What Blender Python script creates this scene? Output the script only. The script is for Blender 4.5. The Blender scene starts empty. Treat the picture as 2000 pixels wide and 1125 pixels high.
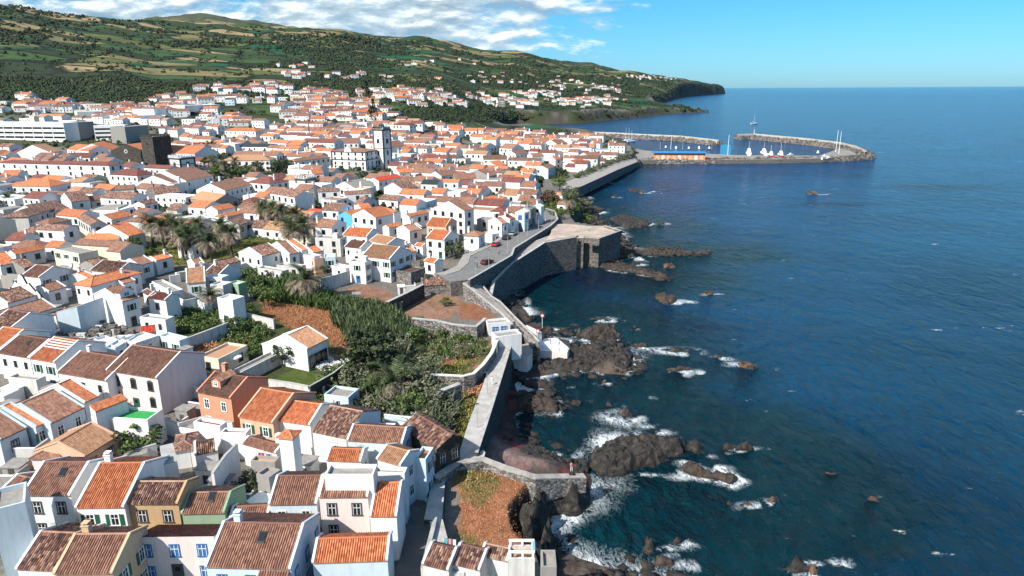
import bpy, math, random
import numpy as np
from mathutils import Vector, Matrix
random.seed(7); RNG=np.random.default_rng(11)
SC=bpy.context.scene; COL=SC.collection
# ---------------------------------------------------------------- camera model
CH=58.0; FP=1333.0; PIT=math.atan(389.5/FP); SR=0.005
cp_,sp_=math.cos(PIT),math.sin(PIT)
CAM=np.array([0,0,CH])
def ray(px,py):
    u=(np.asarray(px,float)-1000)/FP; v=(np.asarray(py,float)-562.5)/FP
    u2=u-v*SR; v2=v+u*SR
    return np.stack([u2, cp_-v2*sp_, -sp_-v2*cp_],-1)
def P(px,py,z):
    d=ray(px,py); t=(z-CH)/d[...,2]
    return CAM+d*t[...,None] if np.ndim(t) else CAM+d*t
def PV(px,py,z): return Vector(P(px,py,z))
def toPix(x,y,z):
    z=z-CH
    f=y*cp_-z*sp_; dn=-y*sp_-z*cp_
    u2=x/f; v2=dn/f
    u=u2+v2*SR; v=v2-u2*SR
    return 1000+u*FP, 562.5+v*FP
cam=bpy.data.cameras.new('camera'); co=bpy.data.objects.new('camera',cam); COL.objects.link(co)
R_=Vector((1,0,0)); D_=Vector((0,-sp_,-cp_)); F_=Vector((0,cp_,-sp_))
X=(R_+D_*SR).normalized(); Y=-(D_-R_*SR).normalized(); Z=-F_
co.matrix_world=Matrix(((X.x,Y.x,Z.x,0),(X.y,Y.y,Z.y,0),(X.z,Y.z,Z.z,CH),(0,0,0,1)))
cam.sensor_width=36; cam.lens=36*FP/2000; cam.clip_end=200000; cam.clip_start=1
SC.camera=co
# ---------------------------------------------------------------- tags
def tag(o,label=None,cat=None,group=None,kind=None):
    if label: o['label']=label
    if cat: o['category']=cat
    if group: o['group']=group
    if kind: o['kind']=kind
    return o
def empty(name,loc,rz=0,**k):
    o=bpy.data.objects.new(name,None); o.empty_display_size=.5
    o.location=loc; o.rotation_euler=(0,0,rz); COL.objects.link(o); return tag(o,**k)
# ---------------------------------------------------------------- noise (numpy value noise)
_H=np.random.default_rng(5).random((256,256))
def vnoise(x,y):
    x=np.asarray(x,float); y=np.asarray(y,float)
    xi=np.floor(x).astype(int); yi=np.floor(y).astype(int); fx=x-xi; fy=y-yi
    fx=fx*fx*(3-2*fx); fy=fy*fy*(3-2*fy)
    a=_H[xi&255,yi&255]; b=_H[(xi+1)&255,yi&255]; c=_H[xi&255,(yi+1)&255]; d=_H[(xi+1)&255,(yi+1)&255]
    return (a*(1-fx)+b*fx)*(1-fy)+(c*(1-fx)+d*fx)*fy
def fbm(x,y,o=4):
    s=0;a=.5;n=0
    for i in range(o):
        s=s+a*vnoise(x*2**i+17*i,y*2**i-9*i); n+=a; a*=.5
    return s/n
def sstep(x,a,b):
    t=np.clip((x-a)/(b-a),0,1); return t*t*(3-2*t)
def sdist(x,y,poly):
    """signed distance to polygon, positive inside"""
    x=np.asarray(x,float); y=np.asarray(y,float); P2=np.asarray(poly,float)
    d=np.full(x.shape,1e18); ins=np.zeros(x.shape,bool)
    for (x0,y0),(x1,y1) in zip(P2,np.roll(P2,-1,0)):
        ex,ey=x1-x0,y1-y0; wx,wy=x-x0,y-y0
        t=np.clip((wx*ex+wy*ey)/(ex*ex+ey*ey+1e-12),0,1)
        d=np.minimum(d,(wx-t*ex)**2+(wy-t*ey)**2)
        c=((y0<=y)&(y1>y))|((y1<=y)&(y0>y))
        if abs(ey)>1e-12: ins^= c&(x<x0+ (y-y0)/ey*ex)
    d=np.sqrt(d); return np.where(ins,d,-d)
# ---------------------------------------------------------------- terrain
FAR=[(4600,12000),(-20000,12000),(-20000,-600),(60,-600)]
SHPX=[(1500,1400),(1300,1150),(1225,1118),(1175,1105),(1137,1092),(1097,1075),(1082,1048),(1070,1030),(1068,1005),(1080,990),(1120,985),(1150,968),(1157,940),(1150,925),(1148,900),(1105,893),(1085,888),(1050,872),(1018,850),(1006,825),(1005,808),(1030,800),(1060,805),(1100,803),(1095,785),(1060,770),(1010,765),(1005,750),(1020,740),(1060,735),(1100,728),(1150,722),(1180,730),(1220,732),(1240,712),(1225,680),(1200,668),(1150,672),(1115,678),(1112,665),(1060,655),(1075,650),(1100,648),(1108,640),(1085,645),(1050,635),(1025,605),(1008,585),(1005,565),(1020,545),(1050,525),(1100,510),(1150,508),(1200,520),(1260,538),(1310,545),(1240,525),(1190,505),(1195,495),(1240,492),(1300,500),(1395,493),(1330,488),(1240,485),(1216,470),(1216,458),(1180,436),(1170,428),(1165,415),(1145,405),(1150,385),(1125,372),(1150,362),(1185,350),(1215,335),(1250,322),(1262,300),(1240,290),(1190,280),(1170,268),(1150,262),(1100,256),(1040,252),(1000,255),(970,252),(985,246),(1010,244),(1060,243),(1130,241),(1180,236),(1240,230),(1300,222),(1385,219),(1330,214),(1290,212),(1280,206),(1305,198),(1330,190),(1375,186),(1416,183),(1413,177)]
SHORE=[tuple(P(a,b,0)[:2]) for a,b in SHPX]+FAR
PLPX=[(1100,1300,7),(1085,1125,6),(1062,1080,5),(1015,1035,4.8),(1008,1000,4.7),(1045,958,4.7),(1058,943,4.7),(1055,930,5),(1040,922,6),(960,903,7),(945,897,7.5),(938,880,7.5),(1000,675,7),(1025,662,6),(1035,650,6),(1000,610,6.5),(957,575,6),(960,548,6.5),(1000,512,8),(1062,472,10),(1125,461,10),(1140,464,10),(1170,463,10),(1213,449,10),(1180,440,9),(1130,432,9),(1120,420,9),(1140,402,7),(1125,385,7),(1105,372,7),(1130,352,6),(1165,338,6),(1200,322,6),(1243,306,6),(1235,292,5),(1190,280,5),(1165,270,5),(1150,264,5),(1100,258,6),(1040,254,7),(1000,257,7),(965,254,7)]
PLAT=[tuple(P(a,b,c)[:2]) for a,b,c in PLPX]+[(-300,2000),(-20000,2000),(-20000,-600),(30,-600)]
TCOL=[-400,0,200,330,420,500,600,800,1000,1150,1250,1320,1400,1440]
TK=[ # (distance, pixel y) knots per pixel column
 [(300,330),(600,215),(800,170),(1200,90),(1700,20),(2400,-40),(5000,-20)],
 [(300,330),(600,228),(780,190),(1200,120),(1700,62),(2400,5),(5000,30)],
 [(300,330),(650,222),(850,185),(1300,120),(1900,75),(2800,38),(5500,45)],
 [(300,330),(680,217),(950,180),(1500,122),(2400,70),(3200,44),(5000,48),(7800,33)],
 [(300,330),(690,215),(980,178),(1550,123),(2500,73),(3300,49),(5000,52),(7800,27)],
 [(300,330),(700,213),(1000,176),(1600,125),(2600,78),(3400,55),(5000,56),(7800,40)],
 [(300,330),(730,211),(1050,174),(1700,126),(2700,84),(3600,62),(5000,62),(7800,57)],
 [(300,330),(800,206),(1200,170),(2000,130),(3000,100),(4200,76),(7000,78)],
 [(300,330),(950,250),(1150,218),(1700,183),(2500,152),(4500,104),(7500,108)],
 [(300,330),(1050,245),(1300,213),(1800,190),(2600,163),(4500,142),(7500,126)],
 [(300,330),(1150,240),(1500,213),(2000,196),(3000,172),(4600,150),(7500,150)],
 [(300,330),(1300,230),(1700,211),(2600,192),(3600,176),(5200,153),(7500,158)],
 [(300,330),(1500,222),(2500,200),(4000,186),(5500,167),(6500,164),(7500,168)],
 [(300,330),(1500,222),(2500,200),(4000,186),(5500,178),(6500,176),(7500,176)]]
DG=np.geomspace(300,8000,90)
def _z(D,py,px):
    v=(py-562.5)/FP+(px-1000)/FP*SR; return CH+D*(-sp_-v*cp_)/(cp_-v*sp_)
TZ=np.array([np.interp(DG,[k[0] for k in ks],[_z(k[0],k[1],px) for k in ks]) for px,ks in zip(TCOL,TK)])
def table(x,y):
    yy=np.maximum(y,10); px=1000+1389*x/yy
    ci=np.clip(np.interp(px,TCOL,range(len(TCOL))),0,len(TCOL)-1.001); di=np.clip(np.interp(yy,DG,range(len(DG))),0,len(DG)-1.001)
    c0=ci.astype(int); d0=di.astype(int); fc=ci-c0; fc=fc*fc*(3-2*fc); fd=di-d0
    return (TZ[c0,d0]*(1-fc)+TZ[c0+1,d0]*fc)*(1-fd)+(TZ[c0,d0+1]*(1-fc)+TZ[c0+1,d0+1]*fc)*fd
PLZ=np.array([p[2] for p in PLPX]); PLW=np.array([P(*p)[:2] for p in PLPX])
BEACHPX=[(870,960),(920,770),(975,690),(1012,735),(1010,800),(1015,850),(1050,880),(1115,903),(1160,905),(1150,942),(1040,948)]
BEACH=[tuple(P(a,b,2.2)[:2]) for a,b in BEACHPX]
RAMP=[(955,578),(964,548),(1000,512),(1062,472),(1130,463),(1078,457),(1004,492),(997,500),(942,557),(938,566)]
def height(x,y,full=False):
    x=np.atleast_1d(np.asarray(x,float)); y=np.atleast_1d(np.asarray(y,float))
    s1=sdist(x,y,SHORE); s2=sdist(x,y,PLAT)
    wsum=0;zs=0
    for (wx,wy),wz in zip(PLW,PLZ):
        w=1/((x-wx)**2+(y-wy)**2+60); wsum=wsum+w; zs=zs+w*wz
    edge=zs/wsum
    inl=np.clip(s2,0,800)
    near=edge+.028*np.clip(inl-25,0,500)+ (fbm(x/40,y/40,3)-.5)*1.2*sstep(inl,8,40)
    tb=table(x,y); tb=tb+(fbm(x/260+3,y/260,4)-.5)*.020*np.clip(y-600,0,3500)*sstep(s1,0,300)
    # terrace steps and gullies on the slopes
    tb=tb+(np.abs(fbm(x/420+9,y/700,3)-.5)-.1)*.02*np.clip(y-800,0,2500)*sstep(s1,0,300)
    f=sstep(y,480,780)
    up=near*(1-f)+np.maximum(tb,3)*f
    rp=[tuple(P(a,b,8.5)[:2]) for a,b in RAMP]; near=near-5*sstep(sdist(x,y,rp),-1.2,.3)*(y<300)
    m2=sstep(s2,.2,1.2)
    bz=sstep(sdist(x,y,BEACH),-2.5,.5)*(y<220); low=np.clip(s1*.22,-4,2.4)*(1-bz)+np.clip(s1*.42,-4,4.2)*bz+ (fbm(x/2.2,y/2.2,4)-.45)*1.3*sstep(s1,-1,4)*(1-.85*bz)
    cliff=sstep(s1,0,18)
    farp=low*(1-cliff)+np.maximum(up,low)*cliff
    ff=sstep(y,620,760)
    nearp=low*(1-m2)+np.maximum(near,0)*m2
    z=nearp*(1-ff)+farp*ff
    z=np.where((s2>1.2)&(y<760)&(y>480),up,z)
    if full: return z,s1,s2
    return z
HG=None
def hfast(x,y):
    if HG is None: return height(x,y)
    x=np.asarray(x,float); y=np.asarray(y,float); nr,nu=HG.shape; yy=np.clip(y,38.01,9499)
    fi=np.clip(np.log(yy/38)/math.log(9500/38)*(nr-1),0,nr-1.001); fj=np.clip((x/yy+1.02)/2.04*(nu-1),0,nu-1.001)
    i=fi.astype(int); j=fj.astype(int); a=fi-i; b=fj-j
    return (HG[i,j]*(1-b)+HG[i,j+1]*b)*(1-a)+(HG[i+1,j]*(1-b)+HG[i+1,j+1]*b)*a
def T(x,y): return float(hfast(np.array([x]),np.array([y]))[0])
def groundpix(px,py):
    """march pixel rays onto the terrain (vectorised); nan where missing"""
    px=np.atleast_1d(np.asarray(px,float)); py=np.atleast_1d(np.asarray(py,float))
    d=ray(px,py); ts=np.geomspace(40,9400,260); hit=np.full(px.shape,np.nan); prev=np.full(px.shape,50.0); done=np.zeros(px.shape,bool)
    pd=np.full(px.shape,10.0)
    for t in ts:
        q=CAM+d*t; h=hfast(q[:,0],q[:,1]); df=q[:,2]-h
        n=(~done)&(df<0)
        hit[n]=(prev+(t-prev)*(pd/(pd-df+1e-9)))[n]; done|=n
        prev=np.full(px.shape,t); pd=np.where(done,pd,df)
    q=CAM+d*hit[:,None]; return q
# ---------------------------------------------------------------- materials
def newmat(name):
    m=bpy.data.materials.new(name); m.use_nodes=True; nt=m.node_tree
    return m,nt,nt.nodes['Principled BSDF']
def N(nt,t,**k):
    n=nt.nodes.new(t)
    for a,b in k.items():
        if a.startswith('i_'):
            n.inputs[int(a[2:])].default_value=b
        else: setattr(n,a,b)
    return n
def ramp(nt,src,stops,interp='LINEAR'):
    r=N(nt,'ShaderNodeValToRGB'); e=r.color_ramp.elements; r.color_ramp.interpolation=interp
    while len(e)<len(stops): e.new(.5)
    for i,(p,c) in enumerate(stops): e[i].position=p; e[i].color=(*c[:3],1)
    nt.links.new(src,r.inputs[0]); return r.outputs[0]
def noisen(nt,vec,scale,detail=4,rough=.6,dist=0):
    n=N(nt,'ShaderNodeTexNoise'); n.inputs['Scale'].default_value=scale; n.inputs['Detail'].default_value=detail; n.inputs['Roughness'].default_value=rough; n.inputs['Distortion'].default_value=dist
    if vec is not None: nt.links.new(vec,n.inputs['Vector'])
    return n.outputs['Fac']
def mapn(nt,vec,sc=(1,1,1),rot=(0,0,0)):
    m=N(nt,'ShaderNodeMapping'); m.inputs['Scale'].default_value=sc; m.inputs['Rotation'].default_value=rot; nt.links.new(vec,m.inputs[0]); return m.outputs[0]
def mix(nt,f,a,b,mode='MIX'):
    m=N(nt,'ShaderNodeMix'); m.data_type='RGBA'; m.blend_type=mode
    for i,v in ((0,f),(6,a),(7,b)):
        if hasattr(v,'links'): nt.links.new(v,m.inputs[i])
        else: m.inputs[i].default_value=v if i==0 else (*v[:3],1)
    return m.outputs[2]
def mth(nt,op,a,b=None,c=None):
    m=N(nt,'ShaderNodeMath'); m.operation=op
    for i,v in enumerate((a,b,c)):
        if v is None: continue
        if hasattr(v,'links'): nt.links.new(v,m.inputs[i])
        else: m.inputs[i].default_value=v
    return m.outputs[0]
def bump(nt,bs,h,strength,dist):
    b=N(nt,'ShaderNodeBump'); b.inputs['Strength'].default_value=strength; b.inputs['Distance'].default_value=dist
    nt.links.new(h,b.inputs['Height']); nt.links.new(b.outputs[0],bs.inputs['Normal'])
def geo(nt): return N(nt,'ShaderNodeNewGeometry').outputs['Position']
def sc3(c,k): return tuple(min(1,a*k) for a in c)
def plain(name,c,rough=.8,var=.12,scale=1.5,metal=0,bs_=0):
    m,nt,b=newmat(name); g=geo(nt); f=noisen(nt,g,scale,5)
    nt.links.new(ramp(nt,f,[(.3,sc3(c,1-var)),(.7,sc3(c,1+var))]),b.inputs['Base Color']); b.inputs['Roughness'].default_value=rough; b.inputs['Metallic'].default_value=metal
    if bs_: bump(nt,b,noisen(nt,g,scale*4,6),.5,bs_)
    return m
def plaster(name,c,dirt=.35):
    m,nt,b=newmat(name); g=geo(nt)
    st=noisen(nt,mapn(nt,g,(1.2,1.2,.18)),1.3,6,.7); big=noisen(nt,g,.35,3)
    oi=N(nt,'ShaderNodeObjectInfo')
    c1=ramp(nt,st,[(.42,c),(.62,sc3(c,1-dirt*.35)),(.8,sc3(c,1-dirt*1.3))]); c2=mix(nt,mth(nt,'MULTIPLY',big,.25),c1,sc3(c,.8))
    c3=mix(nt,mth(nt,'MULTIPLY',oi.outputs['Random'],.14),c2,(.6,.58,.52))
    nt.links.new(c3,b.inputs['Base Color']); b.inputs['Roughness'].default_value=.85
    bump(nt,b,noisen(nt,g,9,4),.25,.02); return m
def tiles(name,cs,rib=.25,row=.42,bmp=.6):
    m,nt,b=newmat(name); uv=N(nt,'ShaderNodeUVMap').outputs[0]
    sx=N(nt,'ShaderNodeSeparateXYZ'); nt.links.new(uv,sx.inputs[0]); u,v=sx.outputs[0],sx.outputs[1]
    fu=mth(nt,'FLOOR',mth(nt,'DIVIDE',u,rib)); fv=mth(nt,'FLOOR',mth(nt,'DIVIDE',v,row))
    cb=N(nt,'ShaderNodeCombineXYZ'); nt.links.new(fu,cb.inputs[0]); nt.links.new(fv,cb.inputs[1])
    oi=N(nt,'ShaderNodeObjectInfo'); nt.links.new(oi.outputs['Random'],cb.inputs[2])
    wn=N(nt,'ShaderNodeTexWhiteNoise'); wn.noise_dimensions='3D'; nt.links.new(cb.outputs[0],wn.inputs[0])
    f=mth(nt,'ADD',mth(nt,'MULTIPLY',wn.outputs[0],.55),mth(nt,'MULTIPLY',noisen(nt,geo(nt),.7,5,.7),.45))
    n=len(cs); col=ramp(nt,f,[(.2+.6*i/(n-1),c) for i,c in enumerate(cs)])
    # dirt streaks and lichen
    l=noisen(nt,mapn(nt,uv,(1.5,.35,1)),1.1,6,.75)
    col=mix(nt,ramp(nt,l,[(.55,(0,0,0)),(.8,(.55,.55,.55))]),col,sc3(cs[0],.55))
    hs=N(nt,'ShaderNodeHueSaturation'); nt.links.new(mth(nt,'ADD',mth(nt,'MULTIPLY',oi.outputs['Random'],.36),.84),hs.inputs['Value']); nt.links.new(col,hs.inputs['Color'])
    nt.links.new(hs.outputs[0],b.inputs['Base Color']); b.inputs['Roughness'].default_value=.8
    h=mth(nt,'ADD',mth(nt,'ABSOLUTE',mth(nt,'SINE',mth(nt,'MULTIPLY',u,math.pi/rib))),mth(nt,'MULTIPLY',mth(nt,'FRACT',mth(nt,'DIVIDE',v,row)),-.35))
    bump(nt,b,h,bmp,.06); return m
WALL={'w':plaster('white_plaster',(.82,.81,.79)),'p':plaster('pale_pink_plaster',(.80,.66,.61)),'c':plaster('cream_plaster',(.76,.68,.52)),'o':plaster('ochre_plaster',(.50,.33,.16)),
 'e':plaster('peach_plaster',(.76,.42,.27)),'s':plaster('salmon_plaster',(.66,.25,.14)),'g':plaster('green_plaster',(.25,.38,.24)),'l':plaster('pale_blue_and_shade_plaster',(.58,.68,.74)),  # the pale blue also paints shade on a few walls
 'B':plaster('sky_blue_plaster',(.06,.42,.78)),'k':plaster('bare_concrete',(.30,.28,.26),.5),'a':plaster('weathered_white_plaster',(.62,.60,.57),.75),'t':plaster('tan_plaster',(.62,.42,.26))}
def stonem(name,c1,c2,scale=1.6,mortar=(.22,.20,.18)):
    m,nt,b=newmat(name); g=geo(nt)
    v=N(nt,'ShaderNodeTexVoronoi'); v.inputs['Scale'].default_value=scale; nt.links.new(mapn(nt,g,(1,1,1.5)),v.inputs[0])
    e=N(nt,'ShaderNodeTexVoronoi'); e.feature='DISTANCE_TO_EDGE'; e.inputs['Scale'].default_value=scale; nt.links.new(mapn(nt,g,(1,1,1.5)),e.inputs[0])
    sx=N(nt,'ShaderNodeSeparateColor'); nt.links.new(v.outputs['Color'],sx.inputs[0])
    f=mth(nt,'ADD',mth(nt,'MULTIPLY',sx.outputs[0],.6),mth(nt,'MULTIPLY',noisen(nt,g,3,5),.4))
    c=ramp(nt,f,[(.25,c1),(.75,c2)]); mk=ramp(nt,e.outputs['Distance'],[(.0,(1,1,1)),(.07,(0,0,0))])
    nt.links.new(mix(nt,mk,c,mortar),b.inputs['Base Color']); b.inputs['Roughness'].default_value=.9
    bump(nt,b,mth(nt,'MINIMUM',e.outputs['Distance'],.12),.9,.6); return m
WALL['S']=stonem('basalt_rubble',(.05,.046,.042),(.19,.17,.155)); WALL['D']=stonem('dark_basalt_ashlar',(.028,.025,.022),(.085,.072,.06),1.1,(.05,.045,.04))
WALL['q']=stonem('grey_basalt_wall',(.09,.083,.078),(.34,.31,.29),2.0,(.05,.05,.05))
ROOF={'o':tiles('orange_clay_tiles',[(.34,.09,.035),(.49,.155,.062),(.58,.23,.10)]),'b':tiles('brown_clay_tiles',[(.15,.066,.045),(.24,.115,.075),(.34,.18,.12)]),
 'm':tiles('weathered_clay_tiles',[(.045,.023,.02),(.12,.056,.04),(.23,.11,.075),(.42,.28,.20)]),'r':tiles('dark_red_tiles',[(.10,.028,.022),(.18,.055,.04),(.24,.085,.06)]),
 't':tiles('tan_clay_tiles',[(.27,.13,.07),(.38,.20,.11),(.46,.26,.15)]),'R':tiles('bright_red_tiles',[(.42,.035,.02),(.60,.06,.025),(.66,.1,.04)]),
 'p':tiles('peach_clay_tiles',[(.50,.19,.09),(.62,.27,.14),(.68,.33,.18)]),'d':tiles('umber_clay_tiles',[(.09,.045,.03),(.14,.07,.045),(.19,.10,.07)]),
 'n':plain('dark_green_roofing',(.02,.03,.032)),'g':plain('grey_roof_cement',(.27,.25,.23),.9,.25),'W':plain('white_roof_sheet',(.80,.81,.82),.5,.05),
 'G':plain('green_turf_carpet',(.03,.30,.07)),'U':plain('blue_roof_sheet',(.04,.22,.5),.5)}
ROOFN={'o':'orange','b':'brown','m':'mottled brown','r':'dark red','t':'tan','R':'bright red','p':'peach','d':'dark brown','n':'black','g':'grey','W':'white','G':'green','U':'blue'}
WALLN={'w':'white','p':'pale pink','c':'cream','o':'ochre','e':'peach','s':'salmon','g':'green','l':'pale blue','B':'sky blue','k':'grey concrete','a':'stained white','t':'tan','S':'stone','D':'dark stone','q':'grey stone'}
TRIMW=plain('white_trim',(.82,.82,.80),.7,.04); TRIMD=plain('dark_stone_trim',(.07,.065,.06),.8); TRIMG=plain('green_paint',(.01,.10,.06),.5); TRIMB=plain('blue_paint',(.03,.13,.34),.5)
GLASS,_nt,_b=newmat('window_glass'); _b.inputs['Base Color'].default_value=(.015,.02,.025,1); _b.inputs['Roughness'].default_value=.15
# ---------------------------------------------------------------- mesh builder
class MB:
    def __init__(s): s.v=[];s.f=[];s.m=[];s.uv=[];s.mats=[]
    def mi(s,mat):
        if mat not in s.mats: s.mats.append(mat)
        return s.mats.index(mat)
    def face(s,pts,mat,uv=None):
        i=len(s.v); s.v+= [tuple(p) for p in pts]; s.f.append(tuple(range(i,i+len(pts)))); s.m.append(s.mi(mat)); s.uv+= uv if uv else [(0,0)]*len(pts)
    def box(s,x0,x1,y0,y1,z0,z1,mat,top=None):
        a=[(x0,y0),(x1,y0),(x1,y1),(x0,y1)]
        for i in range(4):
            p,q=a[i],a[(i+1)%4]; s.face([(p[0],p[1],z0),(q[0],q[1],z0),(q[0],q[1],z1),(p[0],p[1],z1)],mat)
        s.face([(p[0],p[1],z1) for p in a],top or mat); s.face([(p[0],p[1],z0) for p in a[::-1]],mat)
    def prism(s,poly,z0,z1,mat,top=None):
        """poly CCW list of (x,y); z scalars or lists"""
        n=len(poly); Z1=z1 if isinstance(z1,(list,tuple)) else [z1]*n; Z0=z0 if isinstance(z0,(list,tuple)) else [z0]*n
        for i in range(n):
            j=(i+1)%n; p,q=poly[i],poly[j]; s.face([(p[0],p[1],Z0[i]),(q[0],q[1],Z0[j]),(q[0],q[1],Z1[j]),(p[0],p[1],Z1[i])],mat)
        s.face([(p[0],p[1],Z1[i]) for i,p in enumerate(poly)],top or mat)
        s.face([(p[0],p[1],Z0[i]) for i,p in reversed(list(enumerate(poly)))],mat)
    def tube(s,pts,rad,mat,n=7,cap=True):
        rings=[]; 
        for k,p in enumerate(pts):
            p=Vector(p); a=Vector(pts[max(0,k-1)]); b=Vector(pts[min(len(pts)-1,k+1)]); d=(b-a).normalized()
            u=d.orthogonal().normalized() if abs(d.z)<.95 else Vector((1,0,0)); u=(u-d*u.dot(d)).normalized(); w=d.cross(u)
            r=rad[k] if isinstance(rad,(list,tuple)) else rad
            rings.append([p+(u*math.cos(2*math.pi*i/n)+w*math.sin(2*math.pi*i/n))*r for i in range(n)])
        for a,b in zip(rings,rings[1:]):
            for i in range(n): s.face([a[i],a[(i+1)%n],b[(i+1)%n],b[i]],mat)
        if cap: s.face(rings[-1],mat); s.face(rings[0][::-1],mat)
    def mesh(s,name,smooth=False,merge=False):
        me=bpy.data.meshes.new(name); me.from_pydata(s.v,[],s.f)
        for m in s.mats: me.materials.append(m)
        me.polygons.foreach_set('material_index',s.m)
        uv=me.uv_layers.new(name='UVMap'); uv.data.foreach_set('uv',[c for p in s.uv for c in p])
        if smooth: me.polygons.foreach_set('use_smooth',[True]*len(s.f))
        me.update(); return me
    def build(s,name,parent=None,smooth=False,**k):
        if not s.f: return None
        o=bpy.data.objects.new(name,s.mesh(name,smooth)); COL.objects.link(o)
        if parent: o.parent=parent
        return tag(o,**k)
def npmesh(name,V,Fq,mats,midx=None,smooth=False,attrs=None):
    """V (n,3), Fq (m,k) constant k"""
    me=bpy.data.meshes.new(name); V=np.asarray(V,np.float32); Fq=np.asarray(Fq,np.int32); k=Fq.shape[1]
    me.vertices.add(len(V)); me.vertices.foreach_set('co',V.ravel()); me.loops.add(Fq.size); me.loops.foreach_set('vertex_index',Fq.ravel())
    me.polygons.add(len(Fq)); me.polygons.foreach_set('loop_start',np.arange(0,Fq.size,k,dtype=np.int32)); me.polygons.foreach_set('loop_total',np.full(len(Fq),k,np.int32))
    for m in mats: me.materials.append(m)
    if midx is not None: me.polygons.foreach_set('material_index',np.asarray(midx,np.int32))
    if smooth: me.polygons.foreach_set('use_smooth',np.ones(len(Fq),bool))
    for nm,(typ,arr) in (attrs or {}).items():
        a=me.attributes.new(nm,typ,'POINT'); a.data.foreach_set('color' if typ=='FLOAT_COLOR' else 'value',np.asarray(arr,np.float32).ravel())
    me.update(calc_edges=True); me.validate(); return me
def obj(name,me,parent=None,loc=None,rz=None,**k):
    o=bpy.data.objects.new(name,me); COL.objects.link(o)
    if parent: o.parent=parent
    if loc is not None: o.location=loc
    if rz is not None: o.rotation_euler=(0,0,rz)
    return tag(o,**k)
# ---------------------------------------------------------------- terrain mesh
def zpoly(pts,z=8): return [tuple(P(a,b,z)[:2]) for a,b in pts]
ZONES=[ # polygon px, ground z, colour, ragged metres
 ([(478,530),(560,528),(650,565),(780,640),(822,618),(950,650),(968,672),(955,705),(920,735),(905,795),(885,890),(830,870),(790,800),(700,790),(650,745),(520,760),(350,680),(345,640),(470,600)],8,(.050,.062,.022),2),
 ([(505,583),(560,590),(668,600),(665,640),(690,665),(700,692),(660,680),(640,655),(600,640),(560,632),(520,612)],8,(.30,.12,.055),1.5),
 ([(405,672),(490,655),(520,640),(470,632),(380,668)],8,(.17,.09,.04),1),
 ([(700,640),(830,620),(950,650),(962,690),(915,732),(820,738),(790,700)],8,(.21,.145,.10),3),
 ([(800,690),(930,680),(900,730),(815,735)],8,(.10,.12,.035),3),
 ([(820,690),(900,660),(950,690),(880,700)],8,(.24,.10,.06),2),
 ([(668,560),(715,548),(765,562),(778,578),(745,587),(700,572)],8,(.25,.13,.09),.3),
 ([(780,600),(800,575),(870,560),(905,575),(885,612),(800,615)],8,(.26,.15,.10),.5),
 ([(893,578),(940,582),(968,606),(950,617),(900,610)],8,(.25,.11,.06),.5),
 ([(525,735),(582,708),(648,722),(612,748),(560,746)],8,(.07,.10,.02),.3),
 ([(605,705),(640,680),(690,690),(650,722)],8,(.22,.14,.10),.3),
 ([(440,455),(545,458),(570,475),(500,490),(430,505),(270,520),(265,480)],10,(.12,.12,.03),1.5),
 ([(905,680),(968,672),(985,690),(925,880),(885,892),(900,800)],7,(.13,.10,.045),1),
 ([(915,760),(975,675),(960,672),(905,768)],7,(.27,.13,.08),1),
 ([(895,912),(950,905),(1045,932),(1062,948),(1005,995),(1010,1030),(1040,1062),(900,1068)],6,(.34,.14,.07),.6),
 ([(900,925),(960,915),(1000,925),(965,942),(925,965),(903,955)],6,(.16,.13,.045),1.5),
 ([(905,1030),(930,1040),(925,1065),(900,1066)],6,(.12,.11,.03),1.5),
 ([(1040,915),(1145,925),(1150,960),(1100,980),(1060,1000),(1065,1060),(1035,1040),(1005,1000),(1050,955),(1060,940)],5,(.055,.05,.047),1),
 ([(1050,385),(1110,372),(1155,410),(1135,432),(1090,420),(1060,410)],8,(.07,.075,.03),2),
 ([(1070,315),(1110,322),(1110,350),(1080,345)],9,(.12,.13,.05),2),
 ([(150,640),(210,600),(270,640),(215,665),(40,665),(60,640)],10,(.06,.055,.045),1),
 ([(340,590),(460,590),(480,640),(420,650),(340,660)],9,(.05,.075,.02),1),
 ([(440,250),(620,240),(640,200),(860,205),(960,245),(880,240),(760,228),(660,235)],20,(.10,.11,.035),15)]
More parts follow.
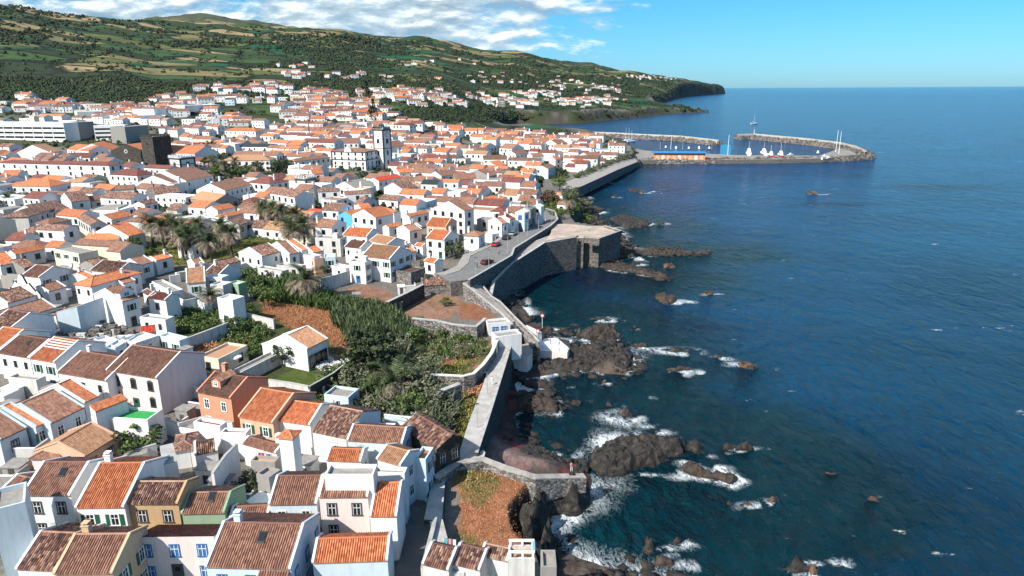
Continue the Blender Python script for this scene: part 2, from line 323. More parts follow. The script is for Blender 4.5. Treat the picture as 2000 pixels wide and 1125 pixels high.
def make_terrain():
    nu,nr=760,640
    uu=np.linspace(-1.02,1.02,nu); rr=np.geomspace(38,9500,nr)
    Yg,Ug=np.meshgrid(rr,uu,indexing='ij'); Xg=Ug*Yg
    x=Xg.ravel(); y=Yg.ravel(); z,s1,s2=height(x,y,True)
    global HG; HG=z.reshape(nr,nu).copy()
    keep=(s1>-25)
    C=np.zeros((len(x),4)); C[:,3]=1
    n1=fbm(x/6,y/6,4); n2=fbm(x/60,y/60,4)
    base=np.array((.17,.155,.135)); C[:,:3]=base*(.7+.6*n1[:,None])
    g=sstep(n2,.5,.56)*sstep(y,150,260); C[:,:3]=C[:,:3]*(1-g[:,None])+np.array((.06,.07,.03))*g[:,None]
    for poly,zz,c,rg in ZONES:
        zp=zpoly(poly,zz); bb=np.array(zp); sel=(x>bb[:,0].min()-9)&(x<bb[:,0].max()+9)&(y>bb[:,1].min()-9)&(y<bb[:,1].max()+9)
        s=sdist(x[sel],y[sel],zp)+(fbm(x[sel]/(1.5+rg*2),y[sel]/(1.5+rg*2),4)-.5)*rg*5
        k=sstep(s,-.3,.5)[:,None]; C[sel,:3]=C[sel,:3]*(1-k)+np.array(c)*(.65+.7*fbm(x[sel]/1.3,y[sel]/1.3,3))[:,None]*k
    # shore strip: pebble beach, red shingle, lava
    low=(s2<1.0)&(y<760)&(s1>-30)
    lava=np.array((.045,.040,.036)); red=np.array((.17,.05,.045)); peb=np.array((.23,.155,.135)); blk=np.array((.07,.058,.054))
    sel=low; xs,ys=x[sel],y[sel]
    wb=sstep(sdist(xs,ys,BEACH)+(fbm(xs/3,ys/3,3)-.5)*3,-.5,.8)[:,None]
    wr=(sstep(fbm(xs/3.2+5,ys/7,4),.44,.56)*sstep(s1[sel],-1,4))[:,None]
    pb=blk*(1-wr)+red*wr; wp=sstep(s1[sel],5,9)[:,None]; pb=pb*(1-wp)+peb*wp
    pb=pb*(1-sstep(-s1[sel],-1.6,.2)[:,None]*.6)
    lv=lava*(.6+1.3*fbm(xs/2.5,ys/2.5,4))[:,None]+np.array((.05,.03,.02))*sstep(fbm(xs/7+2,ys/7,3),.5,.65)[:,None]
    C[sel,:3]=(pb*wb+lv*(1-wb))*(.55+.9*fbm(xs/.8,ys/.8,2))[:,None]
    # far coast rocks
    k=(1-sstep(s1+(n1-.5)*30,4,30)); k=np.where(y>620,k,0)[:,None]*.9; C[:,:3]=C[:,:3]*(1-k)+(np.array((.055,.048,.036))*(1-sstep(n2,.45,.6)[:,None])+np.array((.05,.055,.025))*sstep(n2,.45,.6)[:,None])*k
    hill=sstep(y,520,800)*sstep(s1,15,50)
    hc=np.zeros(len(x)); hc=hill
    iv=np.arange(nu*nr).reshape(nr,nu); q=np.stack([iv[:-1,:-1],iv[:-1,1:],iv[1:,1:],iv[1:,:-1]],-1).reshape(-1,4)
    q=q[keep[q].any(1)]
    used=np.zeros(nu*nr,bool); used[q.ravel()]=True; remap=np.cumsum(used)-1
    V=np.stack([x,y,z],-1)[used]
    me=npmesh('ground',V,remap[q],[GROUND],smooth=True,attrs={'Col':('FLOAT_COLOR',C[used]),'hill':('FLOAT',hc[used])})
    obj('ground',me,kind='structure')
GROUND,nt,b=newmat('ground_soil')
at=N(nt,'ShaderNodeAttribute',attribute_name='Col'); ah=N(nt,'ShaderNodeAttribute',attribute_name='hill'); g=geo(nt)
wv=mapn(nt,g,(1/190,1/110,1/500),(0,0,-.5))
wp=N(nt,'ShaderNodeTexNoise'); wp.inputs['Scale'].default_value=2.2; nt.links.new(wv,wp.inputs[0])
wm=mix(nt,.16,wv,wp.outputs['Color'],'ADD')
vo=N(nt,'ShaderNodeTexVoronoi'); vo.inputs['Scale'].default_value=1; nt.links.new(wm,vo.inputs[0])
ve=N(nt,'ShaderNodeTexVoronoi'); ve.feature='DISTANCE_TO_EDGE'; ve.inputs['Scale'].default_value=1; nt.links.new(wm,ve.inputs[0])
sc=N(nt,'ShaderNodeSeparateColor'); nt.links.new(vo.outputs['Color'],sc.inputs[0])
# higher ground carries the open pasture, the lower slope is scrub and small terraced plots
sxyz=N(nt,'ShaderNodeSeparateXYZ'); nt.links.new(g,sxyz.inputs[0])
sel=mth(nt,'ADD',sc.outputs[0],mth(nt,'MULTIPLY',mth(nt,'SUBTRACT',sxyz.outputs[2],120),.0012))
fieldc=ramp(nt,sel,[(.0,(.022,.038,.014)),(.26,(.03,.055,.018)),(.42,(.045,.09,.025)),(.56,(.012,.085,.035)),(.68,(.11,.125,.04)),(.80,(.22,.18,.08)),(.93,(.34,.25,.13))],'CONSTANT')
fn=noisen(nt,mapn(nt,g,(.02,.035,.02)),1.0,8,.7)
fieldc=mix(nt,ramp(nt,fn,[(.50,(0,0,0)),(.68,(.8,.8,.8))]),fieldc,(.028,.042,.014))
edge=ramp(nt,ve.outputs['Distance'],[(.02,(1,1,1)),(.055,(0,0,0))])
fieldc=mix(nt,edge,fieldc,(.006,.012,.005))
terr=N(nt,'ShaderNodeTexWave'); terr.wave_type='BANDS'; terr.bands_direction='Z'; terr.inputs['Scale'].default_value=.10; terr.inputs['Distortion'].default_value=3; terr.inputs['Detail'].default_value=3; terr.inputs['Detail Scale'].default_value=.4; nt.links.new(mapn(nt,g,(.12,.12,1)),terr.inputs[0])
fieldc=mix(nt,ramp(nt,terr.outputs['Fac'],[(.0,(.6,.6,.6)),(.25,(0,0,0))]),fieldc,(.02,.024,.012))
far_=N(nt,'ShaderNodeMapRange'); far_.inputs[1].default_value=5200; far_.inputs[2].default_value=6500; nt.links.new(sxyz.outputs[1],far_.inputs[0])
fieldc=mix(nt,mth(nt,'MULTIPLY',far_.outputs[0],.8),fieldc,(.022,.04,.02))
near=mix(nt,.55,at.outputs['Color'],ramp(nt,noisen(nt,g,1.3,8,.75),[(.3,(.35,.35,.35)),(.7,(1.5,1.5,1.5))]),'MULTIPLY')
col=mix(nt,ah.outputs['Fac'],near,fieldc)
nt.links.new(col,b.inputs['Base Color']); b.inputs['Roughness'].default_value=.95; b.inputs['Specular IOR Level'].default_value=.2
bump(nt,b,mth(nt,'ADD',noisen(nt,g,1.1,8,.7),noisen(nt,g,.04,4)),.8,.5)
make_terrain()
# ---------------------------------------------------------------- lava rocks
ROCK,nt,b=newmat('lava_rock_stone'); g=geo(nt)
crack=N(nt,'ShaderNodeTexVoronoi'); crack.feature='DISTANCE_TO_EDGE'; crack.inputs['Scale'].default_value=.55
gw=mix(nt,.55,g,noisen(nt,g,.8,4),'ADD'); nt.links.new(gw,crack.inputs[0])
sx=N(nt,'ShaderNodeSeparateXYZ'); nt.links.new(g,sx.inputs[0])
c=ramp(nt,noisen(nt,g,.7,8,.7),[(.36,(.010,.009,.008)),(.55,(.050,.042,.036)),(.75,(.125,.105,.086))])
c=mix(nt,ramp(nt,crack.outputs['Distance'],[(0,(.9,.9,.9)),(.06,(0,0,0))]),c,(.012,.011,.010))
oi=N(nt,'ShaderNodeObjectInfo')
c=mix(nt,mth(nt,'MULTIPLY',ramp(nt,noisen(nt,g,.5,4),[(.45,(0,0,0)),(.6,(1,1,1))]),oi.outputs['Alpha']),c,(.20,.11,.065))
wet=ramp(nt,mth(nt,'ADD',sx.outputs[2],mth(nt,'MULTIPLY',noisen(nt,g,.6,3),1.2)),[(.6,(1,1,1)),(1.0,(0,0,0))])
c=mix(nt,mth(nt,'MULTIPLY',wet,mth(nt,'SUBTRACT',1,mth(nt,'MULTIPLY',oi.outputs['Alpha'],.8))),c,(.012,.010,.009))
nt.links.new(c,b.inputs['Base Color']); b.inputs['Roughness'].default_value=.8
bump(nt,b,mth(nt,'ADD',noisen(nt,g,1.6,8,.75),mth(nt,'MULTIPLY',crack.outputs['Distance'],2)),1,.5)
# outline px (z=0) of the big masses, height, brownness
BIG=[([(1148,905),(1143,885),(1165,862),(1185,838),(1225,843),(1262,838),(1290,850),(1330,842),(1375,855),(1388,870),(1350,885),(1310,900),(1275,912),(1240,925),(1200,938),(1165,935)],3.6,.0,'broad cracked lava shelf standing in the sea beside the red shingle beach'),
 ([(1010,722),(1025,705),(1060,700),(1100,690),(1130,672),(1170,665),(1205,668),(1228,690),(1238,712),(1225,726),(1190,718),(1150,715),(1110,722),(1060,730)],2.1,0,'long grey lava tongue just below the white bathing platform'),
 ([(1120,655),(1135,640),(1165,630),(1195,632),(1210,645),(1222,660),(1180,668),(1140,664)],2.7,.1,'domed lava rock offshore from the white bathing platform'),
 ([(1005,800),(1000,780),(1030,770),(1070,775),(1100,795),(1090,808),(1060,806),(1030,806)],1.8,.2,'low dark lava spur at the head of the red shingle beach'),
 ([(1010,745),(1015,735),(1060,738),(1090,750),(1075,762),(1030,760)],1.0,0,'wave washed flat lava ledge between two foam channels'),
 ([(1200,508),(1150,490),(1195,484),(1240,486),(1300,490),(1370,492),(1398,495),(1330,500),(1250,500)],1.6,.1,'narrow lava spit reaching out from the foot of the sea fort'),
 ([(1185,508),(1215,512),(1260,524),(1312,544),(1290,545),(1245,535),(1200,525),(1150,512)],1.6,.2,'tapering lava spit pointing seaward across the mouth of the dark bay'),
 ([(1190,425),(1215,418),(1250,425),(1275,437),(1255,446),(1215,445)],1.5,0,'black lava patch in the water north of the sea fort'),
 ([(1135,410),(1150,400),(1170,402),(1182,412),(1165,420),(1142,420)],1.4,0,'black lava point under the tree covered cliff'),
 ([(1320,905),(1340,893),(1385,912),(1430,928),(1450,940),(1430,948),(1390,935),(1350,922)],1.5,.35,'brown tinged reef trailing seaward from the broad lava shelf'),
 ([(1205,800),(1225,787),(1245,803),(1250,818),(1225,820),(1200,812)],1.8,.6,'jagged brown rock in the cove with a foam trail toward the shore'),
 ([(1000,1000,4),(1040,965,4),(1060,928,4),(1100,925,4),(1148,920,4),(1157,940,2),(1152,968,2),(1128,985,2),(1092,984,2),(1074,1000,2),(1070,1035,2),(1050,1050,4),(1020,1035,5)],7.6,0,'dark cracked lava headland holding up the orange grass terrace'),
 ([(1012,1040,6),(1035,1030,6),(1064,1040,1),(1082,1058,0),(1092,1085,0),(1085,1110,0),(1068,1110,5),(1050,1080,6)],8.6,0,'steep dark rock face between the lava headland and the bare concrete block'),
 ]
SMALL=[(1300,585,42,20,1.6,.4),(1382,573,28,9,1.0,.6),(1170,622,50,9,.7,.2),(1198,640,22,10,1.4,.5),(1325,722,66,10,1.0,.3),(1250,676,36,9,.9,.5),(1325,686,50,9,.8,.5),(1405,697,50,8,.8,.6),(1462,716,46,18,1.3,.8),(1180,746,22,9,.9,.9),(1255,776,14,7,.7,.9),(1282,842,20,11,1.0,1),(1258,830,12,8,.7,.7),(1440,875,62,16,1.6,0),(1425,985,32,18,1.1,.8),(1462,985,34,18,1.0,.9),(1508,977,30,13,1.1,.9),(1452,920,22,10,.8,.8),(1575,975,32,18,.35,.5),(1557,955,16,12,.35,.9),(1620,925,46,12,.4,.7),(1705,975,36,22,.8,.8),(1672,965,28,14,.3,.4),(1612,977,14,12,.2,.6),(1272,1068,42,42,4.2,0),(1262,1105,36,28,1.7,0),(1300,1100,46,30,1.3,.3),(1320,1058,28,18,1.4,.5),(1290,1075,20,12,1.2,.3),(1555,1112,60,22,2.2,.2),(1590,1115,44,28,1.8,1),(1632,1098,22,18,.9,.7),(1500,1108,24,10,.7,.5),(1585,377,17,7,1.3,.7),(1238,372,26,9,1.2,0),(1252,375,18,8,1.0,.8),(1202,383,14,7,.7,0),(1290,437,22,6,.7,.3),(1345,470,14,4,.5,.6),(1307,520,36,10,1.0,.8),(1240,515,26,8,.8,0),(1380,492,30,6,.9,.5),(1215,435,12,6,.8,0),(1160,785,22,12,1.0,.1),(1190,792,24,12,.9,.4),(1140,650,16,8,.6,0),(1090,610,20,6,.5,0),(1070,645,36,14,1.1,.1),(1050,640,24,10,1.2,0),(1100,1085,26,20,2.2,.1),(1120,1112,30,26,2.0,.1),(1150,1120,22,14,1.2,.2),(1230,745,16,6,.4,.5),(1305,672,16,6,.5,.4),(1240,640,14,7,.7,.2),(1218,405,12,5,.5,.2),(1305,635,10,4,.3,.5)]
def rockmesh(outw,hh,seed,res=.33,skirt=-1.2):
    bb=np.array(outw); x0,y0=bb.min(0)-1.5; x1,y1=bb.max(0)+1.5
    res=max(res,(x1-x0)/150,(y1-y0)/150); nx=int((x1-x0)/res)+2; ny=int((y1-y0)/res)+2
    X,Y=np.meshgrid(np.linspace(x0,x1,nx),np.linspace(y0,y1,ny)); s=sdist(X,Y,outw)+(fbm(X/1.6+seed,Y/1.6,3)-.5)*min(2.0,hh)
    w=min(1.7,max(.8,hh*.55)); pr=sstep(s,-.4,w)
    rid=1-np.abs(fbm(X/2.4+seed,Y/2.4,4)-.5)*4
    rid2=1-np.abs(fbm(X/1.1+seed,Y/1.1,3)-.5)*4; z=skirt+(hh*.8-skirt)*pr*(.55+.25*rid+.25*fbm(X/5+seed,Y/5,3))+ (rid2-.5)*.9*pr*min(1,hh/2)+(RNG.random(X.shape)-.5)*.28*pr
    keep=s>-.6
    iv=np.arange(nx*ny).reshape(ny,nx); q=np.stack([iv[:-1,:-1],iv[:-1,1:],iv[1:,1:],iv[1:,:-1]],-1).reshape(-1,4); q=q[keep.ravel()[q].any(1)]
    used=np.zeros(nx*ny,bool); used[q.ravel()]=True; rm=np.cumsum(used)-1
    c=np.array([(x0+x1)/2,(y0+y1)/2,0]); V=np.stack([X.ravel(),Y.ravel(),z.ravel()],-1)[used]-c
    return V,rm[q],c
RK=[] # (x,y,r) for foam
ordw=['first','second','third','fourth','fifth','sixth','seventh','eighth','ninth','tenth','eleventh','twelfth','thirteenth','fourteenth','fifteenth','sixteenth','seventeenth','eighteenth','nineteenth','twentieth']
BIGW=[]
for i,(pl,hh,br,lab) in enumerate(BIG):
    my=sum(p[1] for p in pl)/len(pl); w=[tuple(P(p[0],p[1],p[2] if len(p)>2 else (hh*.55 if p[1]<my else 0))[:2]) for p in pl]; BIGW.append(w)
    V,q,c=rockmesh(w,hh,i*7.3); me=npmesh('lava_rock',V,q,[ROCK],smooth=False)
    o=obj('lava_rock',me,loc=c,label=lab,category='rock',group='lava rocks along the shore') if 0 else obj('lava_rock',me,loc=c); o.color=(1,1,1,br); tag(o,lab,'rock','lava rocks along the shore')
ROCKLM=[('the sea fort',1180,465),('the white bathing platform',1080,675),('the broad lava shelf',1270,885),('the tall round boulder',1272,1068),('the breakwater',1450,310),('the domed offshore rock',1170,648),('the lava headland',1100,970),('the foamy reef point',1462,716)]
def dirw(dx,dy):
    if abs(dx)>abs(dy)*1.3: return 'right of' if dx>0 else 'left of'
    return 'below' if dy>0 else 'beyond'
cnt={}
sm=[]
for i,(a,b_,wp_,hp_,hh,br) in enumerate(SMALL):
    best=min(ROCKLM,key=lambda l:(l[1]-a)**2+(l[2]-b_)**2 if (abs(l[1]-a)+abs(l[2]-b_))>6 else 1e9)
    kd=('brown' if br>.55 else 'dark')+(' submerged' if hh<.45 else (' tall' if hh>1.5 else ' low'))
    sm.append((kd,best[0],dirw(a-best[1],b_-best[2]),math.hypot(a-best[1],b_-best[2]),i))
rank={}
for kd,lm,dw,ds,i in sorted(sm,key=lambda s:s[3]):
    k=(kd,lm,dw); cnt[k]=cnt.get(k,0)+1; rank[i]=(kd,lm,dw,cnt[k])
def nth(n): return 'nearest' if n==1 else (ordw[n-1]+' nearest' if n<=20 else '%dth nearest'%n)
for i,(a,b_,wp_,hp_,hh,br) in enumerate(SMALL):
    rr_=random.Random(i); c0=P(a,b_,0); t=np.linalg.norm(c0-CAM); 
    ex=wp_/2/FP*t; vy=(P(a,b_+hp_/2,0)[1]-P(a,b_-hp_/2,0)[1]); ey=max(.35*ex,abs(vy)/2)
    w=[(c0[0]+ex*math.cos(k*.5236)*rr_.uniform(.7,1.1),c0[1]+ey*math.sin(k*.5236)*rr_.uniform(.7,1.1)) for k in range(12)]
    V,q,c=rockmesh(w,hh,i*3.1+50,res=.3); me=npmesh('lava_rock',V,q,[ROCK])
    o=obj('lava_rock',me,loc=c); o.color=(1,1,1,br); kd,lm,dw,n=rank[i]
    lab=f"{kd} rock in the sea, {nth(n)} {dw} {lm}" if i!=24 else 'tall round grey boulder standing alone near the bottom of the cove'
    tag(o,lab,'rock','small lava rocks in the sea'); 
    if hh>.5: RK.append((c0[0],c0[1],max(ex,ey)))
# ---------------------------------------------------------------- sea
FOAM=[(1320,685,90,14,1),(1400,700,70,10,.9),(1440,712,60,12,.7),(1170,622,60,8,.8),(1260,505,80,12,.9),(1330,505,60,8,.6),(1230,520,50,8,.8),(1300,437,40,6,.6),(1080,730,90,10,.9),(1050,752,60,14,.9),(1110,755,60,10,.5),(1065,760,26,10,.6),(1150,785,90,12,.9),(1215,822,40,8,.5),(1350,905,60,16,.8),(1400,915,60,16,.8),(1330,932,90,18,.6),(1260,928,60,10,.7),(1410,885,50,10,.6),(1345,1105,50,26,.7),(1310,1085,40,14,.5),(1600,1100,80,14,.7),(1100,1000,24,12,.7),(1155,950,20,10,.7),(1265,855,26,8,.7),(1190,375,30,4,.5),(1045,560,20,30,.7),(1065,545,40,8,.3),(1030,590,16,20,.7),(1105,1070,14,30,.6),(1190,357,26,4,.6),(1290,225,30,2,.4),(1800,317,100,3,.0)]
def make_sea():
    uu=np.concatenate([[-30,-6,-2],np.linspace(-.9,1.1,560),[2,6,30]]); rr=np.concatenate([[-400,10],np.geomspace(38,1500,520),np.geomspace(1600,90000,40)])
    Yg,Ug=np.meshgrid(rr,uu,indexing='ij'); Xg=Ug*np.maximum(Yg,30); x=Xg.ravel(); y=Yg.ravel()
    s1=-sdist(x,y,SHORE)
    for w in BIGW: s1=np.minimum(s1,-sdist(x,y,w))
    sh=1-sstep(s1+(fbm(x/14,y/14,3)-.5)*20,0,38)
    pf=np.exp(-np.abs(s1-.2)/1.2)*sstep(fbm(x/7+4,y/7,3),.44,.66)*.8+np.exp(-np.abs(s1-1)/5)*sstep(fbm(x/16+8,y/16,3),.5,.72)*.5
    for rx,ry,rd in RK:
        d=np.hypot((x-rx-rd*.5)*.6,(y-ry+rd*.5)*1.3)-rd*.55; pf=np.maximum(pf,.62*np.exp(-np.clip(d,0,60)/1.6)*sstep(fbm(x/3.2+rx,y/3.2,3),.46,.66))
    for a,b_,w,h,k in FOAM:
        c0=P(a,b_,0); t=np.linalg.norm(c0-CAM); ex=w/2/FP*t; ey=abs(P(a,b_+h/2,0)[1]-P(a,b_-h/2,0)[1])/2
        d=((x-c0[0])/ex)**2+((y-c0[1])/ey)**2; pf=np.maximum(pf,k*.95*np.exp(-d*.7)*(.12+.88*sstep(fbm(x/4.5,y/6,3),.44,.62)))
    pf=np.where(y>900,pf*.4,pf)
    hit=np.zeros_like(x)
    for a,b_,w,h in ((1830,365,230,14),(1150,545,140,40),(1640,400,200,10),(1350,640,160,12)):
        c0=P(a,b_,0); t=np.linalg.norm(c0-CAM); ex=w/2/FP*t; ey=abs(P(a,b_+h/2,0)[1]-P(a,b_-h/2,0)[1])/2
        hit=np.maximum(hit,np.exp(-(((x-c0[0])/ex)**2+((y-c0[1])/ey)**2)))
    near=1-sstep(y,60,420)
    teal=np.clip(sh*.9+near*.55*(.6+.8*fbm(x/40,y/60,3)),0,1)
    iv=np.arange(len(x)).reshape(len(rr),len(uu)); q=np.stack([iv[:-1,:-1],iv[:-1,1:],iv[1:,1:],iv[1:,:-1]],-1).reshape(-1,4)
    q=q[(s1[q]>-12).any(1)]
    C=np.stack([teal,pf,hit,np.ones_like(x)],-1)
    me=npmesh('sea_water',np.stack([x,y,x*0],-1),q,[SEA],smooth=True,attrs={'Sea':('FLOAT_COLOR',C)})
    obj('sea',me,kind='structure')
SEA,nt,b=newmat('sea_water'); g=geo(nt); at=N(nt,'ShaderNodeAttribute',attribute_name='Sea'); sc=N(nt,'ShaderNodeSeparateColor'); nt.links.new(at.outputs['Color'],sc.inputs[0])
gm=mapn(nt,g,(1,.62,1),(0,0,.35))
w1=noisen(nt,gm,.16,3,.55,.4); w2=noisen(nt,mapn(nt,g,(1,.5,1),(0,0,-.3)),.55,5,.65,.6); w3=noisen(nt,g,.018,4,.6)
deep=ramp(nt,w3,[(.35,(.0005,.034,.100)),(.65,(.0008,.062,.175))])
c=mix(nt,sc.outputs[0],deep,ramp(nt,w3,[(.35,(.0004,.013,.024)),(.65,(.001,.031,.042))]))
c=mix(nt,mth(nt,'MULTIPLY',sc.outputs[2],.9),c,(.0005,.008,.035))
# submerged boulders showing through near the shore
sb=ramp(nt,noisen(nt,g,.30,5,.65),[(.52,(0,0,0)),(.64,(1,1,1))]); c=mix(nt,mth(nt,'MULTIPLY',mth(nt,'MULTIPLY',sb,sc.outputs[0]),.5),c,(.012,.022,.026))
n_a=noisen(nt,g,.9,8,.78,1.2); n_b=noisen(nt,mapn(nt,g,(1,.6,1)),.28,4,.6,1.5)
rl=mth(nt,'SUBTRACT',1,mth(nt,'ABSOLUTE',mth(nt,'MULTIPLY',mth(nt,'SUBTRACT',noisen(nt,gm,.55,6,.7,2.2),.5),7.0)))
lace=mth(nt,'MAXIMUM',rl,0)
fo=mth(nt,'ADD',mth(nt,'MULTIPLY',sc.outputs[1],mth(nt,'ADD',.25,mth(nt,'MULTIPLY',lace,.75))),mth(nt,'MULTIPLY',mth(nt,'MULTIPLY',sc.outputs[1],sc.outputs[1]),mth(nt,'SUBTRACT',mth(nt,'MULTIPLY',n_a,2.4),.95)))
fm=ramp(nt,fo,[(.22,(0,0,0)),(.42,(.35,.35,.35)),(.75,(1,1,1))])
wc=ramp(nt,mth(nt,'MULTIPLY',noisen(nt,mapn(nt,g,(.35,1.3,1),(0,0,.2)),.5,6,.8),noisen(nt,g,.06,3)),[(.395,(0,0,0)),(.43,(.6,.6,.6))])
fm=mth(nt,'MAXIMUM',fm,wc)
fd=mth(nt,'ADD',mth(nt,'MULTIPLY',sc.outputs[1],.8),0)
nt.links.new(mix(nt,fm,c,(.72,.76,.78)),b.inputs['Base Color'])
nt.links.new(mth(nt,'ADD',mth(nt,'MULTIPLY',fm,.6),.13),b.inputs['Roughness']); b.inputs['IOR'].default_value=1.33; b.inputs['Specular IOR Level'].default_value=.13
bump(nt,b,mth(nt,'ADD',mth(nt,'MULTIPLY',w1,3.4),mth(nt,'MULTIPLY',w2,1.9)),1,1.2)
make_sea()
# ---------------------------------------------------------------- sky and sun
W=bpy.data.worlds.new('World'); SC.world=W; W.use_nodes=True; nt=W.node_tree; bg=nt.nodes['Background']
SUNEL,SUNAZ=math.radians(42),math.radians(226)
sky=N(nt,'ShaderNodeTexSky'); sky.sky_type='NISHITA'; sky.sun_disc=False; sky.sun_elevation=SUNEL; sky.sun_rotation=SUNAZ; sky.air_density=1.0; sky.dust_density=.4; sky.ozone_density=3; sky.altitude=50
tc=N(nt,'ShaderNodeTexCoord').outputs['Generated']; sx=N(nt,'ShaderNodeSeparateXYZ'); nt.links.new(tc,sx.inputs[0])
ya=mth(nt,'MAXIMUM',mth(nt,'ABSOLUTE',sx.outputs[1]),.15); U=mth(nt,'DIVIDE',sx.outputs[0],ya); Vv=mth(nt,'DIVIDE',sx.outputs[2],ya)
cb=N(nt,'ShaderNodeCombineXYZ'); nt.links.new(mth(nt,'MULTIPLY',U,5.2),cb.inputs[0]); nt.links.new(mth(nt,'MULTIPLY',Vv,17),cb.inputs[1]); cb.inputs[2].default_value=3.7
n1=noisen(nt,cb.outputs[0],1.5,10,.6,.1); n2=noisen(nt,cb.outputs[0],.55,3,.5)
cov=N(nt,'ShaderNodeMapRange'); cov.inputs[1].default_value=.30; cov.inputs[2].default_value=.12; cov.inputs[3].default_value=-.24; cov.inputs[4].default_value=.09; nt.links.new(U,cov.inputs[0])
lowb=N(nt,'ShaderNodeMapRange'); lowb.inputs[1].default_value=.02; lowb.inputs[2].default_value=.06; lowb.inputs[3].default_value=-.2; lowb.inputs[4].default_value=0; nt.links.new(Vv,lowb.inputs[0])
dens=mth(nt,'ADD',mth(nt,'ADD',mth(nt,'ADD',mth(nt,'MULTIPLY',n1,.72),mth(nt,'MULTIPLY',n2,.28)),cov.outputs[0]),lowb.outputs[0])
mask=ramp(nt,dens,[(.50,(0,0,0)),(.58,(.85,.85,.85)),(.66,(1,1,1))])
# thick parts of a cloud are grey, thin sunlit rims white
cb2=N(nt,'ShaderNodeCombineXYZ'); nt.links.new(mth(nt,'MULTIPLY',U,5.2),cb2.inputs[0]); nt.links.new(mth(nt,'ADD',mth(nt,'MULTIPLY',Vv,17),.16),cb2.inputs[1]); cb2.inputs[2].default_value=3.7
n1b=noisen(nt,cb2.outputs[0],1.5,10,.6,.1)
lit=mth(nt,'ADD',mth(nt,'MULTIPLY',mth(nt,'SUBTRACT',n1,n1b),3.0),.5)
ccol=ramp(nt,lit,[(.2,(4.8,6.6,8.2)),(.5,(8.4,10.4,11.8)),(.8,(17,18.6,19.4))])
lo=N(nt,'ShaderNodeMapRange'); lo.inputs[1].default_value=0; lo.inputs[2].default_value=.13; nt.links.new(sx.outputs[2],lo.inputs[0])
SKYT=mix(nt,1,sky.outputs[0],mix(nt,lo.outputs[0],(.74,1.42,2.2),(.46,1.48,2.0)),'MULTIPLY')
nt.links.new(mix(nt,mask,SKYT,ccol),bg.inputs[0]); bg.inputs[1].default_value=.05
sl=bpy.data.lights.new('sun','SUN'); so=bpy.data.objects.new('sun',sl); COL.objects.link(so); sl.energy=5.0; sl.angle=math.radians(.5); sl.color=(1,.95,.87)
sd=Vector((math.sin(SUNAZ)*math.cos(SUNEL),math.cos(SUNAZ)*math.cos(SUNEL),math.sin(SUNEL))); so.rotation_euler=sd.to_track_quat('Z','Y').to_euler(); so.location=sd*500
SC.view_settings.view_transform='Standard'; SC.view_settings.look='None'; SC.view_settings.exposure=0.52; SC.view_settings.gamma=1; SC.view_settings.use_curve_mapping=False
SC.render.engine='CYCLES'; SC.cycles.max_bounces=4; SC.cycles.diffuse_bounces=2; SC.cycles.glossy_bounces=2; SC.cycles.use_denoising=True

HZ=bpy.data.materials.new('haze_air'); HZ.use_nodes=True; nt=HZ.node_tree; nt.nodes.remove(nt.nodes['Principled BSDF']); pv=nt.nodes.new('ShaderNodeVolumePrincipled'); nt.links.new(pv.outputs[0],nt.nodes['Material Output'].inputs['Volume'])
pv.inputs['Color'].default_value=(.55,.78,1,1); pv.inputs['Density'].default_value=.000005; pv.inputs['Anisotropy'].default_value=.2
_m=MB(); _m.box(-9500,9500,-700,13000,-6,900,HZ); _h=_m.build('haze',kind='stuff')
SC.cycles.volume_bounces=0

# small angular boulders scattered along the shore line
def boulders():
    g=np.random.default_rng(31); x=g.uniform(-10,75,60000); y=g.uniform(55,330,60000); z,s1,s2=height(x,y,True)
    k=(s1>-3.2)&(s1<7)&(s2<.2)&(fbm(x/6,y/6,3)>.46); bc=BEACH; k&=sdist(x,y,zpoly([(990,700),(1000,650),(1120,640),(1130,700),(1060,720)],2.5))<0
    k&=(sdist(x,y,bc)<.3)|(g.random(len(x))<.04); x,y,z=x[k],y[k],z[k]; x,y,z=x[:2600],y[:2600],z[:2600]; n=len(x)
    cube=np.array([(a,b,c) for a in(-1,1) for b in(-1,1) for c in(-1,1)],float); f=np.array([(0,1,3,2),(4,6,7,5),(0,4,5,1),(2,3,7,6),(0,2,6,4),(1,5,7,3)])
    r_=g.lognormal(-1.25,.6,n).clip(.12,1.2); V=cube[None]*(.6+.6*g.random((n,8,3)))*r_[:,None,None]*np.array([1,1,.7]); a=g.random(n)*6.28; c,s=np.cos(a)[:,None],np.sin(a)[:,None]
    V=np.stack([V[...,0]*c-V[...,1]*s+x[:,None],V[...,0]*s+V[...,1]*c+y[:,None],V[...,2]+np.maximum(z,-.3)[:,None]],-1).reshape(-1,3); F=(f[None]+(np.arange(n)*8)[:,None,None]).reshape(-1,4)
    o=obj('shore_boulders',npmesh('shore_boulders',V,F,[ROCK]),kind='stuff'); o.color=(1,1,1,.15); print('boulders',n)
boulders()
